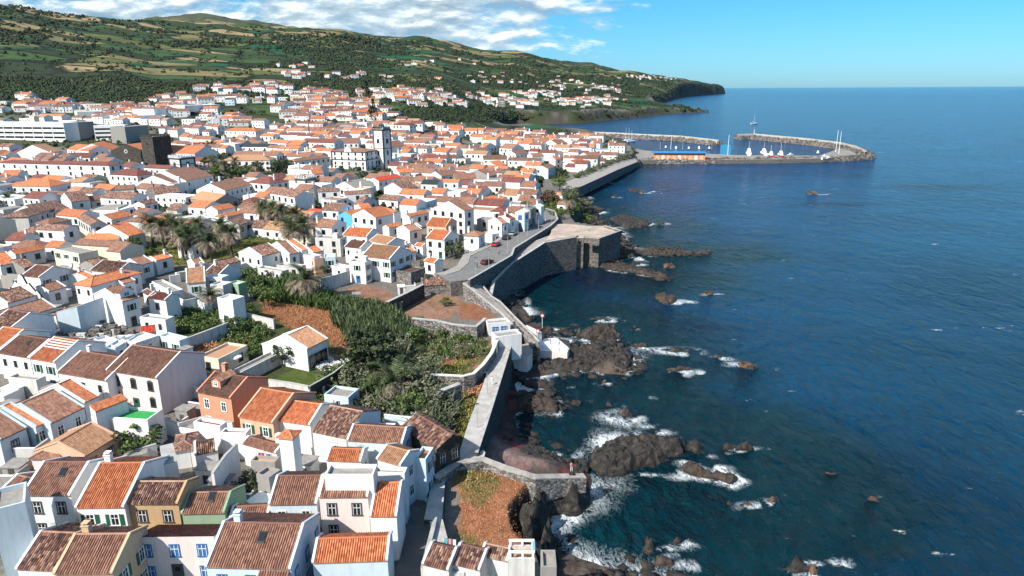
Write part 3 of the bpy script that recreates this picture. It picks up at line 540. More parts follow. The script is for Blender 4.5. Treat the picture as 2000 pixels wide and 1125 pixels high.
# ---------------------------------------------------------------- houses
PITCH=math.radians(23)
def rmix(a,b,t): return tuple(a[i]+(b[i]-a[i])*t for i in range(len(a)))
def slope(mb,p0,p1,q0,q1,mat,fine):
    """tiled slope: eave p0->p1, ridge q0->q1 (above p0, p1)"""
    p0,p1,q0,q1=map(Vector,(p0,p1,q0,q1)); w=(p1-p0).length; L=((q0-p0).length+(q1-p1).length)/2; rw=(q1-q0).length
    off=(p1-p0).normalized().dot(q0-p0)
    nrm=(p1-p0).cross(q0-p0).normalized()
    if not fine or abs(rw-w)>.3 or w<1:
        mb.face([p0,p1,q1,q0],mat,[(0,0),(w,0),(off+rw,L),(off,L)]); 
        d=Vector((0,0,-.16)); mb.face([p0,p0+d,p1+d,p1],mat,[(0,0)]*4); return
    rib=.25; n=max(2,int(w/rib)); ws=w/n; pr=[0,.055,.085,.055]
    cols=[]
    for i in range(n*4+1):
        t=i/(n*4); h=pr[i%4]; cols.append((t,h))
    for (t0,h0),(t1,h1) in zip(cols,cols[1:]):
        a=p0.lerp(p1,t0)+nrm*h0; b=p0.lerp(p1,t1)+nrm*h1; c=q0.lerp(q1,t1)+nrm*h1; d=q0.lerp(q1,t0)+nrm*h0
        u0,u1=t0*n*rib,t1*n*rib
        mb.face([a,b,c,d],mat,[(u0,0),(u1,0),(u1,L),(u0,L)])
        mb.face([a,a+Vector((0,0,-.14-h0)),b+Vector((0,0,-.14-h1)),b],mat,[(u0,0)]*4)
_wincache={}
def winmesh(w,h,style,lod):
    k=(round(w,1),round(h,1),style,lod)
    if k in _wincache: return _wincache[k]
    w,h=k[0],k[1]; fr=MB(); pn=MB(); tm={'d':TRIMD,'w':TRIMW,'g':TRIMW,'b':TRIMB,'s':TRIMW,'a':TRIMD}[style]
    t=.14 if style in 'da' else .1
    # local frame: x along wall, y outward (+), z up, origin bottom centre
    fr.box(-w/2-t,-w/2,0,.07,0,h,tm); fr.box(w/2,w/2+t,0,.07,0,h,tm); fr.box(-w/2-t,w/2+t,0,.07,h,h+t,tm); fr.box(-w/2-t-.04,w/2+t+.04,0,.13,-t,0,tm)
    if style=='a': fr.box(-w/2-.02,w/2+.02,0,.06,h+t,h+t+.12,tm); fr.box(-w/4,w/4,0,.05,h+t+.12,h+t+.24,tm)
    if lod==0:
        fr.box(-.03,.03,.012,.05,0,h,TRIMW); fr.box(-w/2,-.03,.012,.045,h*.62,h*.62+.05,TRIMW); fr.box(.03,w/2,.012,.045,h*.62,h*.62+.05,TRIMW)
        fr.box(-w/2,-w/2+.06,.012,.05,0,h,TRIMW); fr.box(w/2-.06,w/2,.012,.05,0,h,TRIMW)
    if style=='g':
        fr.box(-w/2-t-w*.5,-w/2-t-.01,0.015,.09,0,h,TRIMG); fr.box(w/2+t+.01,w/2+t+w*.5,.015,.09,0,h,TRIMG)
    pn.face([(-w/2,.008,0),(w/2,.008,0),(w/2,.008,h),(-w/2,.008,h)][::-1] if 0 else [(w/2,.008,0),(-w/2,.008,0),(-w/2,.008,h),(w/2,.008,h)],TRIMB if style=='b' else GLASS)
    _wincache[k]=(fr.mesh('window_frame'),pn.mesh('window_pane')); return _wincache[k]
def addwin(root,x,y,z,ang,w=.9,h=1.3,style='d',lod=1,name='window'):
    f,p=winmesh(w,h,style,lod)
    o=obj(name,f,root,(x,y,z),ang)
    q=obj('pane',p,o)
    return o
def adddoor(root,x,y,z,ang,w=1.0,h=2.1,mat=None):
    m=MB(); m.box(-w/2-.12,-w/2,0,.08,0,h+.12,TRIMD); m.box(w/2,w/2+.12,0,.08,0,h+.12,TRIMD); m.box(-w/2,w/2,0,.08,h,h+.12,TRIMD); m.box(-w/2,w/2,0,.04,0,h,mat or TRIMG); m.box(-w*.3,w*.3,.04,.055,h*.62,h*.88,GLASS)
    o=m.build('door',root); o.location=(x,y,z); o.rotation_euler=(0,0,ang); return o
HOUSES=[]; FOOT=[] # footprint circles (x,y,r)
def chim(root,x,y,z0,z1,mat,s=.55):
    m=MB(); m.box(x-s/2,x+s/2,y-s/2,y+s/2,z0,z1,mat); m.box(x-s/2-.08,x+s/2+.08,y-s/2-.08,y+s/2+.08,z1,z1+.1,mat); m.box(x-s*.3,x+s*.3,y-s*.3,y+s*.3,z1+.1,z1+.3,TRIMD); m.box(x-s/2,x+s/2,y-s/2,y+s/2,z1+.3,z1+.38,mat)
    return m.build('chimney',root)
def build(e,w,D,dr,ax,ay,gz,h,typ,roof,wall,lod,win='auto',seed=0,style=None,bdr=1,name='house',opts=()):
    """local frame: x along front eave, y into depth; D total depth; dr front slope depth"""
    r=random.Random(seed); ang=math.atan2(e[1],e[0])
    root=empty(name,(ax,ay,gz),ang); ze=h; tp=math.tan(PITCH)
    if 'flatpitch' in opts: tp=math.tan(math.radians(12))
    wm=WALL[wall]; rm=ROOF[roof] if roof in ROOF else ROOF['g']; wl=MB(); rf=MB(); i_=.16 # eave overhang
    b=-2.2; y0,y1=i_,D-i_
    if typ in('G',):
        zr=ze+tp*dr; zb=zr-(D-dr)*tp
        if zb<1.2: zb=1.2
        tb=(zr-zb)/max(.1,D-dr)
        x0,x1=.06,w-.06
        f0=ze+tp*y0-.08; fb=zb+tb*i_-.08
        wl.face([(x0,y0,b),(x1,y0,b),(x1,y0,f0),(x0,y0,f0)],wm); wl.face([(x1,y1,b),(x0,y1,b),(x0,y1,fb),(x1,y1,fb)],wm)
        wl.face([(x1,y0,b),(x1,y1,b),(x1,y1,fb),(x1,dr,zr-.08),(x1,y0,f0)],wm); wl.face([(x0,y1,b),(x0,y0,b),(x0,y0,f0),(x0,dr,zr-.08),(x0,y1,fb)],wm)
        fine=lod<=1
        slope(rf,(0,0,ze),(w,0,ze),(0,dr,zr),(w,dr,zr),rm,fine); slope(rf,(w,D,zb),(0,D,zb),(w,dr,zr),(0,dr,zr),rm,fine)
        if fine:
            rf.tube([(0,dr,zr+.02),(w,dr,zr+.02)],.14,rm,6)
            if 'nocope' not in opts and wall not in 'SDk':
                cw=.28
                for xx in (-.02,w-cw+.02):
                    cp=MB()
                    for (ya,za),(yb_,zb_) in (((-.05,ze),(dr,zr)),((dr,zr),(D+.05,zb))):
                        q=[(xx,ya,za),(xx+cw,ya,za),(xx+cw,yb_,zb_),(xx,yb_,zb_)]
                        t=[(p[0],p[1],p[2]+.2) for p in q]; cp.face(t,wm)
                        for k in range(4):
                            a_,c_=q[k],q[(k+1)%4]; a2,c2=t[k],t[(k+1)%4]; cp.face([a_,c_,c2,a2],wm)
                    cp.build('gable_coping',root)
    elif typ=='H':
        hd=min(D/2,w/2*.98); zr=ze+tp*hd; rx0,rx1=hd,w-hd
        wl.prism([(i_+.1,i_+.1),(w-i_-.1,i_+.1),(w-i_-.1,D-i_-.1),(i_+.1,D-i_-.1)],b,ze-.02,wm)
        a=(0,0,ze);bq=(w,0,ze);c=(w,D,ze);d=(0,D,ze);r0=(rx0,D/2,zr);r1=(rx1,D/2,zr)
        if D/2>hd+.05: r0=(w/2,hd,zr); r1=(w/2,D-hd,zr); slopes=[(a,bq,r0,r0),(bq,c,r0,r1),(c,d,r1,r1),(d,a,r1,r0)]
        else: slopes=[(a,bq,r0,r1),(bq,c,r1,r1),(c,d,r1,r0),(d,a,r0,r0)]
        for p0,p1,q0,q1 in slopes: slope(rf,p0,p1,q0,q1,rm,False)
        if lod<=1:
            for p_,q_ in ((a,r0),(bq,slopes[0][3]),(c,slopes[2][2]),(d,slopes[2][3]),(r0,r1)):
                if (Vector(p_)-Vector(q_)).length>.2: rf.tube([p_,q_],.11,rm,5)
    elif typ=='K':  # mono pitch falling to the back
        zb=max(.8,ze-tp*D)
        wl.prism([(.06,.06),(w-.06,.06),(w-.06,D-i_),(.06,D-i_)],b,[ze-.05,ze-.05,zb-.05+tp*i_,zb-.05+tp*i_],wm)
        slope(rf,(w,D,zb),(0,D,zb),(w,0,ze),(0,0,ze),rm,lod<=1); dr=0
    elif typ=='S':  # mono pitch rising to the back
        zr=ze+tp*D
        wl.prism([(.06,i_),(w-.06,i_),(w-.06,D-.02),(.06,D-.02)],b,[ze+tp*i_-.08]*2+[zr-.08]*2,wm)
        slope(rf,(0,0,ze),(w,0,ze),(0,D,zr),(w,D,zr),rm,lod<=1)
    else:  # flat terrace with parapet
        pt=.22; ph=.45 if lod<2 else .3
        wl.prism([(0,0),(w,0),(w,D),(0,D)],b,ze-ph,wm)
        for bx in ((0,w,0,pt),(0,w,D-pt,D),(0,pt,pt+.002,D-pt-.002),(w-pt,w,pt+.002,D-pt-.002)): wl.box(*bx,ze-ph+.001,ze,wm)
        rf.face([(pt,pt,ze-ph+.02),(w-pt,pt,ze-ph+.02),(w-pt,D-pt,ze-ph+.02),(pt,D-pt,ze-ph+.02)],rm)
        if lod<2 and r.random()<.45 and w>4 and D>3 and 'plainroof' not in opts:
            rf.box(w*.6,w*.6+1.6,D*.4,D*.4+1.4,ze-ph+.02,ze+1.2,wm)
    wo=wl.build('wall',root); rf.build('roof',root)
    st=style or r.choice('ddwwwg' if lod<2 else 'ddw')
    sty=int(max(1,h//2.7))
    if win!='none' and lod<4:
        faces=[(w,0 ,(lambda s:(s,y0 if typ in'GS' else (.26 if typ=='H' else (.06 if typ=='K' else 0)))),math.pi)]
        xr=w-.06 if typ in 'GKS' else (w-.26 if typ=='H' else w)
        faces.append((D,1,(lambda s:(xr,s)),math.pi/2*3)) 
        xl=.06 if typ in 'GKS' else (.26 if typ=='H' else 0)
        faces.append((D,2,(lambda s:(xl,s)),math.pi/2))
        if isinstance(win,str): cw=None
        else: cw=win
        for fl,fi,fn,an in faces:
            if cw is not None and fi in cw: n=cw[fi]
            elif cw is not None and 'only' in cw: n=0
            else:
                n=int(fl/ (2.9 if lod<2 else 3.4)); 
                if fi==2 and r.random()<.5: n=0
                if fi==1 and r.random()<.3: n=max(0,n-1)
                n=min(n,7)
            if n<=0: continue
            for s_ in range(sty):
                zz=h-1.0-1.45-(sty-1-s_)*2.9 if h>2.6 else .7
                if zz<.4: zz=.4
                for k in range(n):
                    if cw is None and r.random()<.12: continue
                    s=fl*(k+.5)/n+ (r.uniform(-.25,.25) if cw is None else 0)
                    x,y=fn(s)
                    ox,oy={0:(0,-.004),1:(.004,0),2:(-.004,0)}[fi]
                    if s_==0 and k==n//2 and fi==0 and lod<=1 and sty>1: adddoor(root,x,y+oy,.02,an,1.0,2.0,r.choice([TRIMG,TRIMW,TRIMB,TRIMD])); continue
                    if s_==0 and sty>1 and lod>=2 and r.random()<.35: continue
                    addwin(root,x+ox,y+oy,zz,{0:math.pi,1:-math.pi/2,2:math.pi/2}[fi],.95 if lod<2 else 1.05,1.35,st,0 if lod==0 else 1)
    if 'nochim' not in opts and typ!='F' and (lod<=2) and r.random()<.5 or 'chim' in opts:
        cx=r.choice([.18,.82])*w; cy=min(D*.8,dr+r.uniform(-.5,1.2)) if dr>0 else D*.5
        if typ=='H': cy=D*.45
        zt=(ze+tp*max(.5,min(dr or D*.5,D*.5)))+.9
        chim(root,cx,cy,ze-.3,zt,wm,.6 if lod else .7)
    if 'sky' in opts:
        s=MB(); x=w*.5;y=dr*.55; z=ze+tp*y+.05
        s.face([(x,y,z+.1),(x+.75,y,z+.1),(x+.75,y+1,z+.1+tp),(x,y+1,z+.1+tp)],GLASS)
        for (p,q) in (((x,y),(x+.75,y-.12)),((x,y+1.0),(x+.75,y+1.12))):
            s.box(p[0]-.08,q[0]+.08,min(p[1],q[1]),max(p[1],q[1]),z-.1+(tp if p[1]>y else 0),z+.16+(tp if p[1]>y else 0),TRIMW if 0 else TRIMD)
        s.build('skylight',root)
    cxy=Vector((ax,ay))+Vector((math.cos(ang),math.sin(ang)))*w/2+Vector((-math.sin(ang),math.cos(ang)))*D/2
    FOOT.append((cxy.x,cxy.y,w,D,ang))
    return root
def solve(A,B,Rp,h,typ,tp,gz=None):
    m=((A[0]+B[0])/2,(A[1]+B[1])/2)
    if gz is None:
        d=ray(*m); tt=np.geomspace(45,3500,900); q=CAM+d*tt[:,None]; df=q[:,2]-(hfast(q[:,0],q[:,1]+2)+h); i=int(np.argmax(df<0))
        if df[i]>=0: i=len(tt)-1
        q=q[i]; gz=T(q[0],q[1]+2)
    ze=gz+h; a=P(*A,ze)[:2]; b=P(*B,ze)[:2]; w=float(np.hypot(*(b-a))); e=(b-a)/w; n=np.array([-e[1],e[0]])
    d=ray(*Rp); t3={'G':tp,'H':tp,'S':tp,'K':-tp,'F':0}[typ]
    den=d[2]-t3*(d[:2]@n); t=(ze-CH+t3*(-(a@n)))/den
    q=CAM+d*t; dd=float((q[:2]-a)@n); al=float((q[:2]-a)@e)
    return gz,a,e,w,dd,al
AUTO=[]
def H(A,B,Rp,roof,wall,h,typ='G',bd=1.0,win='auto',style=None,label=None,opts=(),cat='house',name='house',ox=0,oy=0,sc=4.,group=None,lod=None,gz=None,cap=None,ang=None,asp=1.0):
    A=(ox+A[0]/sc,oy+A[1]/sc); B=(ox+B[0]/sc,oy+B[1]/sc); Rp=(ox+Rp[0]/sc,oy+Rp[1]/sc)
    tp=math.tan(PITCH)
    gz,a,e,w,dd,al=solve(A,B,Rp,h,typ,tp,gz)
    dist=float(np.hypot(*a))
    if ang is not None:
        e=np.array([math.cos(math.radians(ang)),math.sin(math.radians(ang))]); ws=np.linspace(1,60,600); q=a[None]+e[None]*ws[:,None]; qx,_=toPix(q[:,0],q[:,1],gz+h); w=float(ws[int(np.argmin(abs(qx-B[0])))]); dd=w*asp; cap=99
    dd=max(1.2,min(abs(dd),cap or (14 if dist<220 else 11))); w=max(1.5,w)
    if typ=='G': D=dd*(1+bd); dr=dd
    elif typ=='H': D=max(2.4,dd*2*bd); dr=dd
    else: D=max(1.5,dd); dr=dd
    D=min(D,24)
    if lod is None: lod=0 if dist<115 else (1 if dist<230 else 2)
    root=build(e,w,D,dr,a[0],a[1],gz,h,typ,roof,wall,lod,win,seed=int(A[0]*13+A[1]*7),style=style,name=name,opts=opts)
    rec=dict(o=root,px=(A[0]+B[0])/2,py=(A[1]+B[1])/2,roof=roof,wall=wall,typ=typ,h=h,label=label,cat=cat,group=group,e=e,c=FOOT[-1],w=w,D=D,dist=dist,opts=opts)
    AUTO.append(rec); return rec
def Hs(ox,oy,rows):
    for r_ in rows:
        k=r_[-1] if isinstance(r_[-1],dict) else {}
        a=r_[:-1] if isinstance(r_[-1],dict) else r_
        H(a[0:2],a[2:4],a[4:6],a[6],a[7],a[8],*(a[9:] or ()),ox=ox,oy=oy,**k)
def L(s,**k): return dict(label=s,**k)
Hs(0,850,[
 (168,468,548,470,345,210,'b','w',6.3,L('white row house with brown roof and skylight, left neighbour of the bright orange roof',opts=('sky',),win={0:2,'only':1})),
 (585,565,970,560,770,220,'o','w',6,L('white house with bright orange roof and green shutters in the front row',style='g',win={0:2,'only':1})),
 (990,535,1390,535,1045,362,'m','o',6,L('ochre house with patchy old tile roof beside the green house',style='d',win={0:2,'only':1})),
 (1412,612,1755,605,1490,450,'b','g',4.8,L('green painted house with low brown roof and deep green side wall',bd=1.7,opts=('sky','nochim'),win='none')),
 (120,1045,440,1060,240,750,'m','w',3.4,L('low house with rough weathered tile roof in the lower left corner',win='none',opts=('nochim',))),
 (415,1085,880,1080,620,775,'b','t',5.5,L('tan walled house with ribbed brown roof at the bottom edge, by the pale pink one',opts=('chim',),bd=.8)),
 (1020,798,1670,790,1240,702,'r','p',5.6,'K',L('pale pink house with blue window shutters and dark red roof falling backward',win={0:3,'only':1},style='b',opts=('nochim',))),
 (0,437,165,487,50,285,'b','w',4.6,L('white house with brown roof and skylight cut by the left edge of the photo',opts=('sky','nochim'))),
 (222,185,475,186,345,108,'b','p',3,'H',L('small pink walled house with a low hipped brown roof',opts=('nochim',))),
 (-80,592,195,520,-230,470,'g','l',9,'F',L('tall blank block, wall shade painted pale blue, in the lower left corner',win='none',opts=('plainroof',))),  # pale blue plaster stands in for the shade on this wall
])
Hs(400,850,[
 (190,655,495,640,240,560,'b','w',4,L('low white house with brown roof behind the big brown roofed one',win='none',opts=('nochim',))),
 (0,1028,672,1045,140,680,'b','l',5.6,L('large pale blue house with wide brown ribbed roof, skylight and side annex',opts=('sky','chim'),style='b')),
 (835,995,1430,975,900,810,'o','l',5,L('pale blue house with wide orange roof at the bottom beside the alley',win='none',bd=.8,opts=('nochim',))),
 (495,540,875,535,585,320,'b','l',5.6,L('pale blue house with brown roof left of the house with pale pink front',win={0:2,'only':1},style='w',opts=('nochim',))),
 (885,482,1275,480,930,318,'b','p',7.2,L('three storey pale pink fronted house with brown roof panel and cement roof behind',win={0:2,'only':1},bd=.15,opts=('nochim',))),
 (935,310,1315,310,985,225,'g','w',9.6,'F',L('white block with bare grey cement roof behind the pale pink front',win='none',opts=('plainroof',))),
 (1285,632,1500,632,1340,372,'o','w',6,L('narrow white house with a bright orange roof beside the dark alley',win='none',bd=.3,opts=('nochim',))),
 (945,195,1220,205,1010,103,'o','w',5,L('white house with orange roof and rubble on its terrace',opts=('nochim',))),
 (1340,185,1530,240,1375,66,'t','w',6.6,L('tall white house with tan tiled roof carrying one white vent',win={1:1,'only':1},opts=('nochim',))),
 (355,200,545,212,365,170,'t','k',4,'F',L('small bare concrete yard building with tan roof',win='none')),
 (400,300,500,330,410,215,'k','k',4.6,'F',L('bare concrete stair block between white houses',win='none')),
 (1635,180,1725,190,1700,85,'t','l',6,'F',L('pale blue house with open roof terrace beside the dark alley')),
 (1315,290,1560,300,1330,262,'g','w',7,'F',L('white upper storey block over the narrow orange roof',win='none',opts=('plainroof',))),
])
Hs(0,620,[
 (828,412,1225,475,1005,213,'b','p',6.4,L('large pale pink house with brown roof and three ornate stone framed windows',style='a',win={0:3,'only':1},opts=('nochim',),bd=.9)),
 (445,430,830,495,630,265,'b','w',5,L('white house with brown roof and arched windows, left of the large pale pink house',win={0:3,'only':1})),
 (230,318,425,352,410,150,'o','w',5.6,L('white house with an orange roof half bare with red battens',win={0:2,'only':1},opts=('nochim',))),
 (-20,275,225,315,130,135,'b','w',5,L('white house with brown roof and skylight left of the batten striped roof',opts=('sky','nochim'),win={0:3,'only':1})),
 (-160,225,5,250,0,72,'o','w',5,L('orange roofed house cut off by the left edge, above a brown roof with skylight',opts=('nochim',))),
 (395,832,665,700,150,680,'b','l',4.6,L('house with pale blue painted shade and broad brown roof between two orange strips',opts=('nochim',),win={0:2,'only':1})),  # shade of the facade is put into the pale blue wall colour
 (660,668,778,612,400,548,'o','w',4.8,L('narrow white house whose long orange roof runs above the broad brown one',opts=('nochim',),win='none')),
 (280,858,352,822,0,705,'o','l',4.4,L('narrow pale blue house with long orange roof below the broad brown one',opts=('nochim',),win={0:1,'only':1},style='g')),
 (0,960,212,860,-245,810,'b','l',4.4,L('pale blue house with brown roof and garage door at the left edge',opts=('nochim',),win={0:1,'only':1},bd=.5)),
 (660,1090,922,925,430,990,'t','e',3.6,L('peach walled house with broad tan gable roof left of the round green bush',opts=('nochim',),win={1:1,0:2,'only':1},bd=1.1)),
 (710,770,1150,800,905,690,'G','w',5,'F',L('white house with a green carpeted roof terrace',win='none',opts=('plainroof',))),
 (745,738,1000,640,700,700,'o','w',6.6,'S',L('thin orange roofed white wing beside the green carpeted terrace',win='none',opts=('nochim',))),
 (60,466,280,490,70,425,'g','a',3.6,'F',L('plain stained white yard block at the left below the white row',win='none')),
 (1535,580,1800,632,1690,425,'d','s',6.6,L('salmon painted house with dark brown roof and a small front dormer',win={0:2,'only':1},style='w',opts=('chim',))),
 (1510,815,1715,850,1640,800,'r','w',4.5,'F',L('white block with dark red roof in front of the salmon house',win='none',opts=('plainroof',))),
 (1720,900,1920,905,1760,885,'r','w',4.2,'F',L('small white block with dark red roof below the green shuttered arches',win='none',opts=('plainroof',))),
 (1340,1050,1530,1020,1370,925,'m','w',3,'H',L('low house with heaped weathered tiles beside the round green bush',win='none',opts=('nochim',))),
 (1520,1075,1700,1040,1560,970,'m','w',3,L('tiny outhouse with old sunlit tiles right of the heaped roof',win='none',opts=('nochim',))),
 (1600,560,1700,600,1580,500,'W','l',3,'F',L('pale blue lean-to behind the large pale pink house')),
])
Hs(400,620,[
 (262,775,530,825,420,550,'o','e',5,L('peach house with large orange roof and green arched shutters',style='g',win={0:2,'only':1},opts=('nochim',))),
 (545,800,822,840,685,650,'o','w',5,L('white house with orange roof between a large orange roof and a rough brown one',win='none',opts=('nochim',))),
 (835,890,1100,945,965,685,'m','w',4.8,L('white house with rough shaggy brown roof',win='none',opts=('nochim','nocope'))),
 (1110,958,1545,985,1200,840,'b','l',5.5,L('pale blue house with long brown orange roof above a line of coloured laundry',win={1:1,'only':1},opts=('nochim',))),
 (1525,855,1808,1035,1645,748,'m','D',4.6,L('dark stone house with sagging weathered roof beside the seawall walk',win={1:2,'only':1},bd=.5,opts=('nochim',))),
 (556,938,690,950,650,903,'o','w',8.5,'H',L('tall narrow blank white tower house with small orange cap roof',win='none',opts=('nochim',))),
 (290,985,555,1060,330,930,'b','w',3.6,L('low white house with brown roof behind the washing lines',win='none')),
 (800,248,962,166,600,161,'t','w',4.6,L('white courtyard house, one roof slope tan tiles and open verandah to its right',bd=1.4,win='none',opts=('nochim','whiteback'))),
 (105,325,330,215,0,275,'t','c',3.2,'F',L('cream walled terrace house with a tall chimney and white parasol beside it',opts=('plainroof',))),
 (250,445,600,270,215,410,'g','a',2.4,'F',L('long narrow shed with pale cement roof left of the white courtyard house',win='none',opts=('plainroof',))),
 (930,600,1120,625,1000,528,'g','l',3.2,'F',L('pale blue flat roofed house with slim chimney behind the orange roofs',opts=('plainroof',))),
 (1210,800,1350,815,1240,725,'k','D',3.4,'S',L('roofless dark stone ruin beside the shaggy brown roof',win='none')),
 (1310,860,1475,862,1340,825,'g','w',3.5,'F',L('little grey terrace behind the long brown orange roof',win='none',opts=('plainroof',))),
])
Hs(800,850,[
 (95,1005,305,1055,100,825,'m','a',5,L('leftmost of the three weathered roofs at the bottom centre',win='none',opts=('nochim',),bd=.3)),
 (325,1000,550,1055,325,833,'m','a',5,L('middle one of the three weathered roofs at the bottom centre',win='none',opts=('nochim',),bd=.3)),
 (550,938,768,985,550,838,'m','a',5.2,L('rightmost of the three weathered roofs at the bottom centre',win='none',opts=('nochim',),bd=.3)),
 (770,965,978,965,768,855,'t','a',6.2,'F',L('stained block with a tan terrace framed by white and blue posts',win='none',opts=('plainroof',))),
 (1030,1030,1148,1030,1015,895,'g','k',6.8,'F',L('bare concrete block with peach parapet at the bottom by the sea',win='none',opts=('plainroof',))),
 (315,1070,420,1075,320,950,'t','a',4.2,'F',L('small pale terrace box between two weathered roofs',win='none',opts=('plainroof',))),
])
Hs(0,430,[
 (60,797,440,682,-55,722,'b','w',4,L('white house with wide brown roof just left of the ruined yard',win={0:4,'only':1},opts=('nochim',))),
 (955,640,1090,600,815,540,'b','w',6,L('white gable fronted house with brown roof and broad dormer above the ruined yard',bd=.8,win={0:1,'only':1},opts=('nochim','dorm'))),
 (710,520,1110,410,590,478,'o','w',5,'H',L('long white house with an L shaped orange hipped roof and blue shaded side',opts=('nochim',))),
 (1455,495,1605,480,1275,395,'t','w',5),(1520,352,1600,338,1405,320,'b','w',5),(1340,558,1430,540,1140,487,'g','w',4,'F'),
 (1150,605,1290,625,1190,555,'r','w',5),(1090,755,1290,778,1130,725,'g','w',4,'F'),(1100,885,1215,870,950,848,'R','w',3,'S'),
 (730,925,895,985,800,890,'W','l',3,'F'),(900,1000,1060,900,1000,880,'W','l',3.2,'F'),(1060,960,1240,900,1150,860,'W','a',3.4,'F'),(1240,900,1400,940,1300,870,'W','l',3.4,'F'),
 (415,222,612,262,555,192,'g','c',5,'F',L('cream block with flat grey roof, green shutter and outer stair',style='g')),
 (570,188,935,213,690,145,'b','c',5),(120,268,345,225,85,232,'o','w',4),(0,355,135,330,0,255,'o','w',4),(190,375,290,350,125,305,'m','k',3),
 (255,365,350,365,300,345,'g','k',5,'F'),(0,430,160,440,60,418,'g','k',4,'F'),(415,410,530,400,450,370,'g','a',4,'F'),
 (1085,355,1200,325,995,308,'b','w',4),(1220,318,1350,285,1160,290,'o','w',4),(1650,375,1885,318,1610,340,'m','a',3,L('long low shed with weathered tiles just below the tall palms',win='none')),
 (740,362,835,338,655,320,'m','k',3),(680,455,740,432,590,420,'o','w',3.4),(275,72,495,82,330,28,'m','w',5),(125,95,270,100,200,25,'m','a',4,'H'),
 (35,157,160,160,110,97,'r','w',4),(650,152,915,150,600,103,'o','w',4),(345,207,460,212,395,157,'o','w',4),(1005,125,1135,95,865,30,'o','w',5),
 (60,650,285,585,0,560,'m','w',4,L('chapel nave with old tiles behind its curly baroque front',win='none')),
 (1695,605,1815,625,1780,572,'W','w',6,'F',L('tall white terrace block standing at the edge of the green plot')),
 (1600,440,1730,450,1690,420,'W','w',5,'F'),(1640,500,1740,510,1700,470,'W','a',5,'F'),(1860,500,1925,480,1840,470,'W','g',5,'F'),
 (380,560,520,520,350,500,'b','w',4),(500,300,620,310,520,280,'g','w',3,'F'),(960,500,1060,470,900,430,'b','w',4),(1110,560,1180,600,1020,520,'m','w',5),
 (100,600,250,600,130,580,'W','w',3,'F'),(860,330,960,340,900,305,'g','a',4,'F'),(1380,200,1500,210,1400,170,'d','w',4),
 (440,755,560,700,420,725,'m','w',2.6,'S'),
])
Hs(400,430,[
 (445,285,595,245,295,228,'m','w',4.5,L('white house with mottled tiles and a slim tall chimney beside it',bd=1)),(660,268,740,252,515,180,'b','w',4.5),(760,240,815,225,625,162,'o','w',4.5),
 (845,255,925,238,800,212,'o','w',4),(860,135,1055,145,900,112,'g','a',5.5,'F'),(1090,205,1215,220,1160,155,'d','w',5),
 (1225,280,1445,305,1340,190,'t','w',6.5,L('large white house with tan brown roof and green shutters above the bare soil garden',style='g')),
 (1285,160,1430,190,1350,110,'t','w',6),(1075,115,1265,130,1165,55,'o','w',5),(1150,-28,1330,-62,1070,-65,'o','B',5,L('vivid sky blue painted house with orange roof')),
 (1710,318,1795,335,1740,288,'o','w',4,L('small white house with orange roof at the bend of the seafront road')),
 (1725,140,1870,155,1780,72,'o','w',6,L('white two storey house with red orange roof left of the seafront road')),
 (1125,320,1250,330,1160,298,'g','w',6,'F'),(990,355,1100,375,1030,335,'W','w',4,'F'),(855,300,925,290,860,275,'U','e',5,'F'),(930,290,1020,285,940,262,'W','l',5,'F'),
 (770,270,855,285,800,250,'W','w',5,'F'),(1560,255,1650,240,1580,210,'o','w',3),(1430,380,1610,410,1530,340,'d','q',3.2,'F',L('roofless grey stone enclosure with dark netting beside the tan roofed house',win='none',opts=('plainroof',))),
 (1700,512,1895,500,1640,458,'m','q',2.6,L('old stone shed with sunlit weathered tiles beside the green gate',win='none')),
 (560,350,740,365,600,330,'g','a',3,'F'),(1640,195,1700,205,1660,175,'o','w',3.5),(1520,215,1560,225,1500,200,'W','w',4,'F'),
 (1130,250,1240,265,1150,232,'W','w',4,'F'),(410,370,600,400,440,350,'g','a',3,'F'),
])
Hs(800,400,[
 (130,160,285,170,195,98,'o','e',6,L('peach walled house with red orange roof behind the white two storey one',style='g')),(0,95,155,60,-60,80,'o','w',5),
 (0,210,95,190,-20,160,'b','w',4),(415,238,543,247,478,198,'t','w',6,'H',L('white hipped roof house standing at the corner of the seafront road')),
 (430,50,505,32,325,-35,'b','w',8.5,L('very tall white gable ended block with brown roof',bd=1.2)),(720,150,775,140,635,110,'b','w',6),(785,118,830,103,735,85,'r','w',6.5),
 (850,95,888,82,812,58,'o','w',6.5),(900,62,937,48,860,40,'W','l',8,L('white row house with vivid blue window surrounds on the seafront road',style='b')),(947,35,988,15,910,12,'g','k',8,L('narrow grey house in the seafront row')),
 (993,62,1028,50,960,38,'r','w',6),(1030,15,1052,5,1000,-5,'W','l',8),(645,230,720,215,650,200,'W','w',3,'F'),(0,340,40,330,0,300,'o','w',3),
 (525,110,640,120,560,90,'g','k',4,'F'),(690,80,760,85,700,50,'r','w',5),
])
